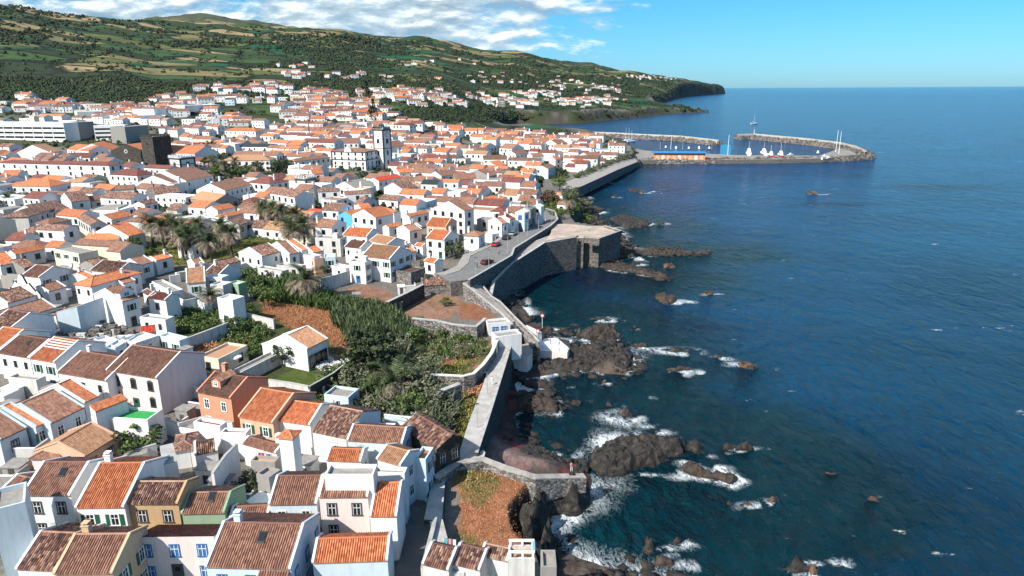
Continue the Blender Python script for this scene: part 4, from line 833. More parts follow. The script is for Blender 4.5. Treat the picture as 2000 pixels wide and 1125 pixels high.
Hs(0,200,[
 (-20,470,850,492,10,430,'r','w',8,'H',L('very long white convent building with a dark red roof and a row of tall windows',style='d',opts=('nochim','flatpitch'),lod=1,win={0:10,1:2})),
 (850,560,1070,572,910,510,'r','w',8,'H',L('white hipped block joined to the right end of the long convent',opts=('nochim',))),
 (1455,613,1668,572,1312,525,'b','w',6,L('large white hall with brown roof and blue shaded wall beside the dark trees')),(1370,637,1450,613,1180,572,'b','w',5),
 (80,650,390,657,130,590,'o','w',6,'H',L('white villa with wide orange hipped roof and small arched windows',opts=('chim',))),
 (555,778,705,762,478,706,'m','w',5),(715,772,900,752,690,730,'m','a',4),(895,685,1045,678,840,650,'b','w',5),(0,575,135,572,25,528,'o','w',5),(1225,722,1420,700,1105,672,'m','q',5),
 (0,900,220,895,65,785,'m','a',5,'H'),(310,870,550,828,290,785,'m','a',4),(1480,750,1670,778,1590,693,'p','k',5),(1465,815,1600,825,1540,762,'o','w',5),
 (1700,845,1840,820,1655,808,'o','w',6),(1760,690,1975,640,1665,625,'b','w',5),(700,835,905,830,740,800,'g','k',4,'F'),(905,850,1085,800,890,792,'W','w',4,'F'),
 (880,918,1045,882,713,895,'o','w',4),(1130,800,1235,778,1075,775,'m','w',5),(395,392,490,380,300,322,'t','w',6),(500,432,700,430,370,395,'r','w',4),
 (520,365,690,380,560,320,'o','w',5),(860,372,950,350,755,312,'o','w',5),(930,500,1010,508,950,457,'r','w',5),(1120,510,1325,520,1140,482,'r','w',5),(0,415,120,400,0,372,'o','w',4),
 (1460,925,1650,900,1480,875,'W','w',4,'F'),(600,900,700,960,640,860,'m','a',5),(1870,960,1960,930,1830,900,'m','a',5),
])
Hs(400,200,[
 (705,463,985,428,600,450,'b','w',6,'H',L('long white municipal block with brown hipped roof left of the town hall',opts=('nochim',))),(130,455,510,452,240,408,'t','w',6,'H',L('white mansion with tan hipped roof behind the dark garden trees')),
 (215,412,560,416,225,378,'b','w',6),(330,622,505,637,400,567,'r','w',6,'H'),(575,600,665,582,520,562,'r','w',6),
 (508,708,700,740,510,650,'m','w',6.5,L('old theatre with mottled roof and pedimented stone front',bd=1,win={0:4,'only':1})),(880,695,1060,687,800,668,'m','w',6,'H'),
 (245,345,530,347,255,320,'n','w',4),(1360,615,1540,585,1300,590,'R','w',5,L('white hall with bright red gridded roof below the town hall')),(1190,682,1340,655,1100,615,'g','w',4),
 (1550,680,1668,660,1475,625,'m','l',6),(1685,636,1815,641,1722,600,'n','w',6,L('white house with a near black green roof')),(1850,577,1995,560,1770,540,'b','l',5),
 (1090,718,1300,706,1150,688,'m','w',6),(905,840,1040,848,970,778,'m','w',4),(795,850,890,862,830,825,'R','w',3),(1065,865,1165,875,1110,830,'b','w',4),
 (1335,902,1475,872,1215,838,'o','w',6),(1225,835,1310,826,1265,785,'o','w',4),(1350,828,1475,862,1375,810,'o','w',4),(1440,980,1545,960,1365,965,'o','w',4),
 (1595,995,1695,972,1535,965,'b','w',4),(1160,792,1215,797,1230,732,'m','a',4),(1355,757,1505,768,1320,712,'m','w',4),(1570,770,1725,780,1600,740,'W','l',5,'F'),
 (1520,550,1640,540,1530,518,'o','w',4),(1440,350,1575,340,1435,300,'b','w',7),(1000,320,1200,318,1040,278,'b','w',4),(1790,385,1965,390,1800,352,'b','w',5),
 (150,220,395,225,170,195,'o','w',5,'H'),(430,262,530,265,440,240,'o','w',4),(750,310,1010,318,760,278,'r','w',6),(1463,175,1600,178,1470,152,'r','w',7,'H'),
 (490,310,640,320,510,285,'o','w',3),(640,330,740,335,650,290,'o','l',4),(1100,600,1200,575,1130,540,'b','w',4),(840,560,930,555,860,520,'o','w',5),
])
Hs(800,200,[
 (570,652,720,656,590,613,'b','w',5),(388,748,480,752,420,707,'d','w',5),(580,758,765,756,620,728,'o','w',3,'H'),(510,820,610,822,530,792,'o','k',3),(862,657,972,662,900,610,'b','w',5),
 (735,722,845,727,775,672,'t','w',4),(765,452,1020,456,785,428,'m','w',5,L('long white house with pale brown roof facing the harbour road')),(575,445,755,445,585,412,'d','w',4),(680,500,760,490,615,460,'o','w',4),
 (355,600,525,595,420,550,'b','k',4),(625,578,685,562,555,520,'b','k',4),(1305,482,1390,462,1265,450,'o','w',4,L('white hall with pinkish orange roof among the harbour trees')),(1395,420,1500,412,1410,388,'b','w',4),
 (1458,372,1565,372,1465,350,'U','w',5,'F',L('white building with a flat bright blue roof near the harbour')),(305,205,415,203,310,177,'o','w',5),(415,222,525,222,420,200,'o','w',5),(110,252,210,252,130,225,'r','w',6,'H'),
 (5,165,100,165,15,143,'r','w',7),(535,352,580,355,580,312,'o','w',5),(700,355,800,362,760,320,'b','w',5),(180,385,285,390,225,350,'o','w',5),(290,390,365,392,295,370,'o','w',5),
 (1085,520,1145,500,1075,480,'b','l',6,L('pale blue cliff edge house over the dark retaining arch')),(1095,432,1125,435,1105,418,'r','w',6),(1140,445,1190,440,1130,425,'o','w',6),
 (930,330,1025,335,950,315,'b','w',6),(1150,325,1235,318,1120,290,'b','w',6),(1340,255,1418,250,1350,235,'o','w',5),(250,490,350,500,240,470,'b','w',4),(430,400,600,405,450,375,'t','w',5),
 (830,405,930,395,850,370,'m','w',5),(960,420,1050,415,970,395,'b','w',5),(0,585,100,560,0,580,'r','w',4),(250,620,380,625,260,597,'o','l',6),(900,590,1000,560,880,545,'g','a',5,'F'),
 (1120,720,1195,725,1130,700,'t','w',3,L('small white hut among the trees on the sea cliff')),(1150,795,1225,800,1160,768,'b','w',3,L('tiny brown roofed hut below the cliff trees')),
])
# ---------------------------------------------------------------- procedural infill of the town
TOWN=[(-80,640),(-80,232),(0,232),(160,222),(260,215),(330,225),(440,232),(500,245),(620,228),(700,215),(760,232),(860,238),(960,258),(1040,257),(1140,262),(1195,276),(1222,292),(1185,322),(1120,335),(1060,360),(1045,400),(1050,430),(990,445),(940,470),(880,480),(870,520),(800,505),(740,540),(640,520),(560,525),(480,520),(470,600),(400,590),(300,640),(150,700),(0,640)]
KEEP=[[(-90,236),(295,240),(300,280),(385,290),(385,325),(230,325),(190,285),(-90,292)],[(205,330),(420,330),(420,355),(205,355)],[(430,448),(545,455),(620,470),(610,500),(430,510),(265,520),(262,470)],[(410,315),(560,315),(560,345),(430,355)],[(640,285),(770,285),(770,345),(645,345)],[(480,520),(860,520),(860,560),(480,560)],[(330,590),(460,590),(470,640),(330,650)],[(150,600),(215,600),(270,640),(215,680),(100,660)],[(1050,315),(1110,315),(1110,350),(1060,350)],[(640,200),(960,200),(985,245),(860,238),(760,228)]]
def infill():
    tw=zpoly(TOWN,12); kp=[zpoly(k,12) for k in KEEP]
    foot=[(f[0],f[1],.5*math.hypot(f[2],f[3])*.92) for f in FOOT]
    pts=np.array([(f[0],f[1]) for f in FOOT]); dirs=[a['e'] for a in AUTO]; cand=[]
    rr=random.Random(3); xs=[p[0] for p in tw]; ys=[p[1] for p in tw]
    th=math.radians(-20); c_,s_=math.cos(th),math.sin(th); out=[]; grid={}
    for f in foot: grid.setdefault((int(f[0]//25),int(f[1]//25)),[]).append(f)
    v=-200.0; rowi=0
    while v<1500:
        d=rr.uniform(8,9.2); u=-1300.0; u+=rr.uniform(0,5); cx=[];cy=[];ww=[];hh=[]; h=5.5
        while u<700:
            w=rr.choice([5,5.5,6,6.5,7.5,9,12,16] if v<330 else [6,7,8,10,13,18]); bend=math.sin(u/90+rowi*.15)*2.5+math.sin(u/37)*1.0
            if rr.random()<.07: u+=rr.choice([4,6])
            if rr.random()<.5: h=rr.choice([3.2,3.4,4.6,5.5,5.9])
            uu=u+w/2; vv=v+bend+(rr.random()<.12)*rr.uniform(-1.5,1.5); cx.append(uu*c_-vv*s_); cy.append(uu*s_+vv*c_); ww.append(w); hh.append(h+rr.uniform(-.25,.25)); u+=w+(.02 if rr.random()<.8 else rr.uniform(.8,2.5))
        cx=np.array(cx); cy=np.array(cy); ok=(cy>95)&(cy<1150); zc=hfast(cx,cy)+3; qx,qy=toPix(cx,np.maximum(cy,40),zc); ok&=(sdist(qx,qy,TOWN)>2)&(sdist(cx,cy,PLAT)>8)
        for k in KEEP: ok&=sdist(qx,qy,k)<-2
        for i in np.flatnonzero(ok):
            X_,Y_,w=cx[i],cy[i],ww[i]; r=.5*math.hypot(w,d)*.80; bad=False; gx,gy=int(X_//25),int(Y_//25)
            if rr.random()<.05 or (cy[i]>430 and fbm(cx[i]/75+2,cy[i]/75,3)>.545): continue
            for a in (-1,0,1):
                for b_ in (-1,0,1):
                    for f in grid.get((gx+a,gy+b_),()):
                        if (f[0]-X_)**2+(f[1]-Y_)**2<(f[2]+r)**2*.85: bad=True;break
            if bad: continue
            out.append((X_,Y_,float(hfast(X_,Y_)),w,d,th+rr.gauss(0,.015)+(math.pi if rr.random()<.5 else 0),math.hypot(X_,Y_),hh[i]))
        rowi+=1; v+= d+ (3.2 if rowi%2 else 5.6)
    return out
WCH='wwwwwwwwwwwwwcplaa'; RCH='bbbbbbbbooooommmmrrrttd'
def distant(lst,name,**k):
    """many small far houses merged in one stuff mesh"""
    mb=MB(); rr=random.Random(8); tp=math.tan(PITCH)
    for (x,y,z,w,d,an,D,*hx) in lst:
        wl=rr.choice(WCH); rf=rr.choice(RCH); h=hx[0] if hx else rr.choice([3,3.4,5.5,6]) ; c,s=math.cos(an),math.sin(an)
        def G(a,b,zz): return (x+(a-w/2)*c-(b-d/2)*s,y+(a-w/2)*s+(b-d/2)*c,z+zz)
        wm=WALL[wl]; rm=ROOF[rf]
        if rr.random()<.18:
            for q in (((0,0),(w,0)),((w,0),(w,d)),((w,d),(0,d)),((0,d),(0,0))): mb.face([G(*q[0],-2),G(*q[1],-2),G(*q[1],h),G(*q[0],h)],wm)
            mb.face([G(0,0,h),G(w,0,h),G(w,d,h),G(0,d,h)],rr.choice([ROOF['g'],ROOF['W'],wm])); 
        else:
            zr=h+tp*d/2
            mb.face([G(0,0,-2),G(w,0,-2),G(w,0,h),G(0,0,h)],wm); mb.face([G(w,d,-2),G(0,d,-2),G(0,d,h),G(w,d,h)],wm)
            mb.face([G(w,0,-2),G(w,d,-2),G(w,d,h),G(w,d/2,zr),G(w,0,h)],wm); mb.face([G(0,d,-2),G(0,0,-2),G(0,0,h),G(0,d/2,zr),G(0,d,h)],wm)
            o=.3
            mb.face([G(-.1,-o,h-.02),G(w+.1,-o,h-.02),G(w+.1,d/2,zr+.1),G(-.1,d/2,zr+.1)],rm,[(0,0),(w,0),(w,d/2),(0,d/2)]); mb.face([G(w+.1,d+o,h-.02),G(-.1,d+o,h-.02),G(-.1,d/2,zr+.1),G(w+.1,d/2,zr+.1)],rm,[(0,0),(w,0),(w,d/2),(0,d/2)])
        n=int(w/2.8)
        for lv in ([.9] if h<4 else [.9,h-2.1]):
            for q in range(n):
                if rr.random()<.25: continue
                a=w*(q+.5)/n; mb.face([G(a-.5,-.03,lv),G(a+.5,-.03,lv),G(a+.5,-.03,lv+1.2),G(a-.5,-.03,lv+1.2)],GLASS)
            for q in range(2):
                if rr.random()<.4: continue
                a=d*(q+.5)/2; mb.face([G(w+.03,a-.5,lv),G(w+.03,a+.5,lv),G(w+.03,a+.5,lv+1.2),G(w+.03,a-.5,lv+1.2)],GLASS)
        if rr.random()<.4:
            a=rr.uniform(.2,.8)*w
            for q in (((a,d*.6),(a+.9,d*.6)),((a+.9,d*.6),(a+.9,d*.6+.9)),((a+.9,d*.6+.9),(a,d*.6+.9)),((a,d*.6+.9),(a,d*.6))): mb.face([G(*q[0],h),G(*q[1],h),G(*q[1],h+tp*d/2+1.1),G(*q[0],h+tp*d/2+1.1)],wm)
            mb.face([G(a,d*.6,h+tp*d/2+1.1),G(a+.9,d*.6,h+tp*d/2+1.1),G(a+.9,d*.6+.9,h+tp*d/2+1.1),G(a,d*.6+.9,h+tp*d/2+1.1)],wm)
    return mb.build(name,kind='stuff',**k)
fill=infill(); fill.sort(key=lambda f:f[6])
nind=max(0,300-len(AUTO)); print('specified',len(AUTO),'infill',len(fill))
rr=random.Random(21)
for (x,y,z,w,d,an,D,h) in fill[:nind]:
    wl=rr.choice(WCH); rf=rr.choice(RCH); typ=rr.choice('GGGGGGGHF')
    if typ=='F': rf=rr.choice('ggWt')
    e=(math.cos(an),math.sin(an)); ax=x-e[0]*w/2+e[1]*d/2; ay=y-e[1]*w/2-e[0]*d/2
    root=build(e,w,d,d/2,ax,ay,z,h,typ,rf,wl,2 if D>210 else 1,seed=int(x*7+y))
    px,py=toPix(x,y,z+h); AUTO.append(dict(o=root,px=px,py=py,roof=rf,wall=wl,typ=typ,h=h,label=None,cat='house',group=None,e=e,c=FOOT[-1],w=w,D=d,dist=D,opts=()))
o=distant(fill[nind:],'distant_town_houses')
# villages on the hill side
VIL=[(560,128,60,8,8,12),(860,122,120,12,10,12),(640,150,100,10,12,12),(940,150,80,10,14,12),(430,175,60,8,10,12),(365,200,80,12,26,10),(510,176,110,12,40,12),(630,196,75,18,70,12),(470,200,60,6,14,14),(680,215,90,20,70,11),(790,185,100,12,60,11),(860,195,110,16,50,11),(960,160,60,10,14,13),(1000,200,70,14,40,11),(1100,170,70,20,55,12),(1125,200,60,12,40,12),(1265,152,70,6,70,10),(1190,174,50,10,24,12),(80,212,90,12,60,10),(250,218,90,8,30,12),(60,196,30,4,3,12),(560,145,30,6,5,12),(720,150,60,12,10,12),(700,232,60,8,30,12),(320,225,100,7,36,12),(560,215,50,6,14,12),(1040,185,60,10,30,11),(600,230,60,12,40,12),(440,240,70,10,30,12),(1330,152,40,4,14,10),(1180,195,60,8,24,12)]
px=[];py=[]
for a,b_,w,h,n,s_ in VIL:
    for _ in range(int(n*.7)): px.append(a+RNG.normal()*w*.45); py.append(b_+RNG.normal()*h*.42)
q=groundpix(px,py); vl=[]
q=q[~np.isnan(q[:,0])]; ss=sdist(q[:,0],q[:,1],SHORE)
for p_,s_ in zip(q,ss):
    if s_>25 and p_[1]>520: vl.append((p_[0],p_[1],p_[2],rr.uniform(9,18),rr.uniform(7,10),rr.uniform(-.5,.5),0))
distant(vl,'hillside_houses')
# ---------------------------------------------------------------- landmarks
WALL['V']=plaster('harbour_blue_plaster',(.03,.27,.48)); WALLN['V']='blue'
WALL['O']=plaster('orange_plaster',(.72,.26,.10)); WALLN['O']='orange'
SLAB=plain('concrete_slab',(.40,.38,.36),.9,.22,.6); ASPH=plain('asphalt_paving',(.17,.165,.16),.9,.18,.5); PAVE=plain('pavement_stone',(.30,.275,.25),.9,.15,.8)
def rec_box(rec,name,x0,x1,y0,y1,z0,z1,mat,**k):
    m=MB(); m.box(x0,x1,y0,y1,z0,z1,mat); return m.build(name,rec['o'],**k)
def trims(rec,h,mat=None,t=.5):
    w,D=rec['w'],rec['D']; mat=mat or TRIMD
    for (x,y) in ((0,0),(w,0),(w,D),(0,D)):
        rec_box(rec,'corner_stone',x-t/2-.05 if x else -.06,x+.06 if x else t,y-t if y else -.06,y+.06 if y else t,0,h,mat)
    m=MB()
    for z in (h-.5,h*.52):
        m.box(-.08,w+.08,-.08,.02,z,z+.4,mat); m.box(w-.02,w+.09,-.08,D+.08,z,z+.4,mat)
    m.build('cornice',rec['o'])
R=H((-60,239),(123,240),(-50,236.5),'W','w',13,'F',win='none',cap=14,cat='school',name='school_building',label='long white school building with dark window bands and a grey end block',opts=('plainroof',),sc=1,lod=2)
for k,z in enumerate((1.2,4.6,8.2)):
    rec_box(R,'window_band',.5,R['w']-.3,-.05,.1,z,z+1.5,GLASS); 
    for j in range(int(R['w']/9)): rec_box(R,'pillar',4+j*9,4.5+j*9,-.12,-.052,z-.2,z+1.7,TRIMW)
H((122,240),(182,237),(124,236),'g','k',12.6,'F',win='none',cap=16,cat='block',name='school_wing',label='dark grey windowless end block of the white school',opts=('plainroof',),sc=1,lod=2)
R=H((182,245),(243,244),(185,242),'W','w',11,'F',win='none',cap=10,cat='school',name='school_building',label='shorter white banded school block between two grey blocks',opts=('plainroof',),sc=1,lod=2)
for k,z in enumerate((1.2,4.4,7.4)): rec_box(R,'window_band',.5,R['w']-.3,-.05,.1,z,z+1.4,GLASS)
H((243,248),(289,244),(245,243.5),'g','k',10.6,'F',win='none',cap=12,cat='block',name='school_wing',label='grey windowless block just left of the dark church tower',opts=('plainroof',),sc=1,lod=2)
# dark stone church
R=H((1200,390),(1520,402),(1120,325),'o','w',7,'G',ox=0,oy=200,win='none',cat='church',name='church',label='white church hall with orange roof right of the dark basalt tower',opts=('nochim','nocope'),lod=2)
def vplane(A,B,pts,gz):
    a=P(*A,gz); b=P(*B,gz); e=(b-a)[:2]; w=np.hypot(*e); e=e/w; n=np.array([-e[1],e[0]]); out=[]
    for p in pts:
        d=ray(*p); t=((a[:2]-CAM[:2])@n)/(d[:2]@n); q=CAM+d*t; out.append((float((q[:2]-a[:2])@e),float(q[2]-gz)))
    return a,e,w,out
_g=groundpix([245],[312])[0]; a,e,w,pf=vplane((217,313),(275,314),[(217,294),(243.5,281),(275,293)],_g[2])
R=dict(o=empty('church',a,math.atan2(e[1],e[0]),label='dark basalt church front with gable and round window left of the tower',cat='church')); D=24
pr=[(0,-3)]+pf+[(w,-3)]; m=MB(); m.face([(x,0,z) for x,z in pr[::-1]],WALL['D']); m.face([(x,.8,z) for x,z in pr],WALL['D'])
for p_,q_ in zip(pr,pr[1:]): m.face([(p_[0],0,p_[1]),(p_[0],.8,p_[1]),(q_[0],.8,q_[1]),(q_[0],0,q_[1])],WALL['D'])
m.build('stone_front',R['o']); m=MB(); (x0,z0),(x1,z1),(x2,z2)=pf
m.face([(x2,.8,-3),(x2,D,-3),(x2,D,z2-.4),(x2,.8,z2-.4)],WALL['w']); m.face([(x0,.8,-3),(x0,D,-3),(x0,D,z0-.4),(x0,.8,z0-.4)][::-1],WALL['w']); m.face([(x0,D,-3),(x2,D,-3),(x2,D,z2-.4),(x1,D,z1-.4),(x0,D,z0-.4)][::-1],WALL['w']); m.build('wall',R['o'])
m=MB(); slope(m,(x2+.3,.8,z2-.5),(x2+.3,D,z2-.5),(x1,.8,z1-.35),(x1,D,z1-.35),ROOF['o'],False); slope(m,(x0-.3,D,z0-.5),(x0-.3,.8,z0-.5),(x1,D,z1-.35),(x1,.8,z1-.35),ROOF['o'],False); m.build('roof',R['o'])
m=MB(); m.tube([(x1,-.12,z1*.55),(x1,.02,z1*.55)],1.2,TRIMW,16); m.tube([(x1,-.16,z1*.55),(x1,-.1,z1*.55)],.85,TRIMD,16); m.build('rose_window',R['o'])
m=MB(); m.box(x1-.7,x1+.7,-.1,.02,0,2.4,TRIMD); m.build('door',R['o'])
def tower(A,B,Rp,h,wall,label,name,clock=False,ox=0,oy=200,batt=True):
    R=H(A,B,Rp,'g',wall,h,'F',ox=ox,oy=oy,ang=-30,win='none',cat='tower',name=name,label=label,opts=('plainroof',),lod=2)
    w,D=R['w'],R['D']; tm=TRIMD; m=MB()
    m.box(-.35,w+.35,-.35,D+.35,h-.9,h-.5,tm)
    m.build('cornice',R['o'])
    if wall!='D': trims(R,h-.95,TRIMD,.95)
    for (fx,fy,an,L_) in ((w/2,-.01,math.pi,w),(w+.01,D/2,-math.pi/2,D)):
        for z in ((h-10,) if clock else (h-6.5,)):
            f=MB(); f.box(-1.0,-.62,0,.16,0,3.2,tm); f.box(.62,1.0,0,.16,0,3.2,tm); f.box(-1,1,0,.16,3.2,3.6,tm); f.box(-.62,.62,0,.05,0,3.2,GLASS)
            f.box(-.6,.6,.06,.1,.0,.9,TRIMW if wall!='D' else tm)
            o=f.build('belfry_opening',R['o']); o.location=(fx,fy,z); o.rotation_euler=(0,0,an)
        if clock:
            f=MB(); f.tube([(0,0,0),(0,.12,0)],1.45,tm,24); f.tube([(0,.12,0),(0,.16,0)],1.25,TRIMW,24); f.box(-.05,.05,.165,.2,0,1.0,tm); f.box(0,.7,.165,.2,-.05,.05,tm)
            o=f.build('clock_face',R['o']); o.location=(fx,fy,h-3.6); o.rotation_euler=(0,0,an)
            for z in (2.5,8.5):
                f=MB(); f.box(-.7,-.45,0,.12,0,2.6,tm); f.box(.45,.7,0,.12,0,2.6,tm); f.box(-.7,.7,0,.12,2.6,2.85,tm); f.box(-.45,.45,0,.05,0,2.6,GLASS); o=f.build('window',R['o']); o.location=(fx,fy,z); o.rotation_euler=(0,0,an)
    m=MB()
    for x in np.arange(.2,w,1.1): m.box(x,x+.5,-.3,.1,h-.5,h+1,tm if clock or wall=='D' else WALL[wall]); m.box(x,x+.5,D-.1,D+.3,h-.5,h+1,tm if clock or wall=='D' else WALL[wall])
    for y in np.arange(.8,D-.6,1.1): m.box(w-.1,w+.3,y,y+.5,h-.5,h+1,tm if clock or wall=='D' else WALL[wall]); m.box(-.3,.1,y,y+.5,h-.5,h+1,tm if clock or wall=='D' else WALL[wall])
    m.build('battlement',R['o'])
    if clock:
        m=MB(); 
        for k in range(8):
            a=k*math.pi/4; m.box(w/2+1.5*math.cos(a)-.12,w/2+1.5*math.cos(a)+.12,D/2+1.5*math.sin(a)-.12,D/2+1.5*math.sin(a)+.12,h-.4,h+2.0,tm)
        m.tube([(w/2,D/2,h+2.0),(w/2,D/2,h+2.3),(w/2,D/2,h+3.1)],[1.9,1.7,.3],tm,12); m.build('lantern',R['o'])
    return R
tower((1095,265),(1188,272),(1157,256),17,'D','dark basalt church tower with battlements and arched belfry','church_tower')
tower((1310,203),(1386,208),(1356,192),25,'w','tall white clock tower with dark stone corners and two clock faces','clock_tower',True,ox=400)
tower((1315,425),(1400,430),(1370,418),8,'w','small white belfry with balustrade right of the dark church tower','belfry')
tower((705,585),(785,590),(750,578),8,'a','little grey white belfry above the old theatre roof','belfry',ox=400)
R=H((985,378),(1255,386),(1090,332),'b','w',11,'H',ox=400,oy=200,win={0:5,1:3,'only':1},style='a',cat='town hall',name='town_hall',label='white town hall with dark stone trim and brown hipped roof at the clock tower',opts=('nochim','flatpitch'),lod=1)
trims(R,10.9)
m=MB(); w=R['w']; m.face([(w*.40,-.3,10.5),(w*.60,-.3,10.5),(w*.60,-.3,12),(w*.5,-.3,14.5),(w*.40,-.3,12)],WALL['w']); m.face([(w*.40,.2,10.5),(w*.60,.2,10.5),(w*.60,.2,12),(w*.5,.2,14.5),(w*.40,.2,12)][::-1],WALL['w'])
for a,b_ in (((w*.4,10.5),(w*.4,12)),((w*.4,12),(w*.5,14.5)),((w*.5,14.5),(w*.6,12)),((w*.6,12),(w*.6,10.5))): m.face([(a[0],-.3,a[1]),(a[0],.2,a[1]),(b_[0],.2,b_[1]),(b_[0],-.3,b_[1])][::-1],TRIMD)
m.build('front_gable',R['o'])
# greenhouses and sheds behind the town
for a,b_,c_,lab in (((232,226),(318,224),(245,218),'long pale greenhouse behind the school'),((300,213),(400,209),(330,203),'large white greenhouse roof below the terraced slope, nearer one'),((360,206),(430,204),(380,198),'large white greenhouse roof below the terraced slope, farther one'),((150,218),(200,217),(158,214),'small pale greenhouse left of the long one')):
    H(a,b_,c_,'W','w',4,'F',win='none',cat='greenhouse',name='greenhouse',label=lab,opts=('plainroof',),sc=1,lod=3,cap=30)
# harbour buildings
R=H((1279,299),(1378,299.5),(1285,294),'U','O',5.2,'F',win='none',cat='harbour hall',name='harbour_building',label='long low orange harbour building with flat blue roof',opts=('plainroof',),sc=1,lod=2,gz=3.0)
for k in range(9): rec_box(R,'door_panel',1+k*R['w']/9.2,1+(k+.6)*R['w']/9.2,-.06,.02,.2,3.6,[WALL['t'],WALL['p'],WALL['e']][k%3])
rec_box(R,'roof_slab',-1.5,R['w']+1,-1.5,R['D']+1,5.25,5.7,ROOF['U'])
H((1412,284),(1428,284),(1413,282.5),'U','V',6.5,'F',win='none',cat='tower',name='ice_plant',label='square bright blue tower on the harbour quay',opts=('plainroof',),sc=1,lod=2,gz=3.0)
# white bathing houses
R=H((612,128),(785,112),(605,95),'g','w',3.0,'F',ox=800,oy=600,win='none',cat='bathing house',name='bathing_house',label='white flat roofed bathing house with two blue shutters',opts=('plainroof',))
for k in (.33,.72): addwin(R['o'],R['w']*k,-.01,.9,math.pi,1.2,1.1,'b',0)
H((680,232),(875,205),(668,190),'g','w',3.4,'F',ox=800,oy=600,win='none',cat='bathing house',name='bathing_house',label='blank white walled bathing house at the head of the seawall walk',opts=('plainroof',))
H((875,150),(990,205),(850,118),'W','w',2.6,'F',ox=800,oy=600,win='none',cat='shelter',name='beach_shelter',label='white roofed shelter stepping down to the beach behind the bathing houses',opts=('plainroof',),gz=3)
# details on named houses
def byl(s): return next(a for a in AUTO if a['label'] and a['label'].startswith(s))
def dormer(rec,x,y,w=1.6,h=1.5,d=2.6,wall='w',roof='b'):
    tp=math.tan(PITCH); z=rec['h']+tp*y; zt=z+h; m=MB(); y2=y+d
    m.prism([(x-w/2,y),(x+w/2,y),(x+w/2,y2),(x-w/2,y2)],z-.4,zt,WALL[wall]); m.face([(x-w/2,y,zt),(x+w/2,y,zt),(x,y,zt+w*.3)],WALL[wall])
    o=m.build('dormer',rec['o']); f=MB()
    slope(f,(x-w/2-.2,y2+1,zt-.05),(x-w/2-.2,y-.2,zt-.05),(x,y2+1,zt+w*.3+.06),(x,y-.2,zt+w*.3+.06),ROOF[roof],True); slope(f,(x+w/2+.2,y-.2,zt-.05),(x+w/2+.2,y2+1,zt-.05),(x,y-.2,zt+w*.3+.06),(x,y2+1,zt+w*.3+.06),ROOF[roof],True)
    f.build('dormer_roof',o); addwin(o,x,y-.005,z+.35,math.pi,w*.4,h*.5,'w',0,'dormer_window')
S_=byl('salmon painted'); dormer(S_,S_['w']*.42,S_['D']*.16,1.7,1.2,2.4,'s','b')
S_=byl('white gable fronted'); dormer(S_,S_['w']*.5,S_['D']*.12,3.0,1.3,3,'w','b')
S_=byl('large pale blue house with wide'); m=MB(); x0,x1=S_['w']*.62,S_['w']*.98
m.prism([(x0,-2.6),(x1,-2.6),(x1,.1),(x0,.1)],-2,[4.0,4.0,5.0,5.0],WALL['l']); slope(m,(x0,-2.7,4.05),(x1,-2.7,4.05),(x0,.6,5.35),(x1,.6,5.35),ROOF['b'],True); m.build('annex',S_['o'])
S_=byl('white house with orange roof') if 0 else byl('white house with an orange roof half'); m=MB(); tp=math.tan(PITCH)
for k in range(5):
    y=S_['D']*.26+k*.55; z=S_['h']+tp*y+.1; m.face([(.2,y,z),(S_['w']-.3,y,z),(S_['w']-.3,y+.26,z+.26*tp),(.2,y+.26,z+.26*tp)],WALL['p'])
m.build('roof_batten_strip',S_['o'],label='pale bare batten strips across the orange roof',kind='stuff')
S_=byl('white courtyard house'); rf=[c for c in S_['o'].children if c.name.startswith('roof')][0]
rf.data=rf.data.copy(); rf.data.materials.append(ROOF['W']); mi=len(rf.data.materials)-1
for p_ in rf.data.polygons:
    if p_.normal.y>.15: p_.material_index=mi
for k,xx in enumerate((.25,.5,.75)): rec_box(S_,'verandah_opening',S_['w']*xx-1.0,S_['w']*xx+1.0,-.02,.15,.3,2.9,GLASS)
S_=byl('stained block with a tan'); 
for (x,y) in ((.1,.1),(S_['w']*.5,.1),(S_['w']-.3,.1),(.1,S_['D']-.3),(S_['w']-.3,S_['D']-.3),(S_['w']*.5,S_['D']-.3)): rec_box(S_,'post',x,x+.22,y,y+.22,S_['h'],S_['h']+.6,TRIMW)
m=MB(); m.box(.05,S_['w'],.08,.34,S_['h']+.6,S_['h']+.75,TRIMW); m.box(.05,S_['w'],S_['D']-.34,S_['D']-.06,S_['h']+.6,S_['h']+.75,TRIMW); m.box(S_['w']-.2,S_['w']+.05,.35,S_['D']-.35,S_['h']+.6,S_['h']+.73,plain('pale_blue_beam',(.15,.4,.65))); m.build('beam',S_['o'])
# chapel front
S_=byl('chapel nave'); m=MB(); D=S_['D']; prof=[(-1,0),(-1,4),(-.2,5),(.3,4.6),(D*.25,6.6),(D*.32,6.2),(D*.42,8),(D*.5,8.6),(D*.58,8),(D*.68,6.2),(D*.75,6.6),(D-.3,4.6),(D+.2,5),(D+1,4),(D+1,0)]
X1=S_['w']+.1
m.face([(X1+.45,y,z) for y,z in prof],WALL['w']); m.face([(X1,y,z) for y,z in prof][::-1],WALL['w'])
for a,b_ in zip(prof,prof[1:]): m.face([(X1,a[0],a[1]),(X1+.45,a[0],a[1]),(X1+.45,b_[0],b_[1]),(X1,b_[0],b_[1])],TRIMD)
m.build('baroque_front',S_['o']); 
m=MB()
for (y,z,r_) in ((D*.5,4.2,.9),(D*.5,6.2,.5),(D*.28,3.2,.35),(D*.72,3.2,.35)): m.tube([(X1+.46,y,z),(X1+.5,y,z)],r_,TRIMB,10)
m.build('blue_tile_ornament',S_['o'])
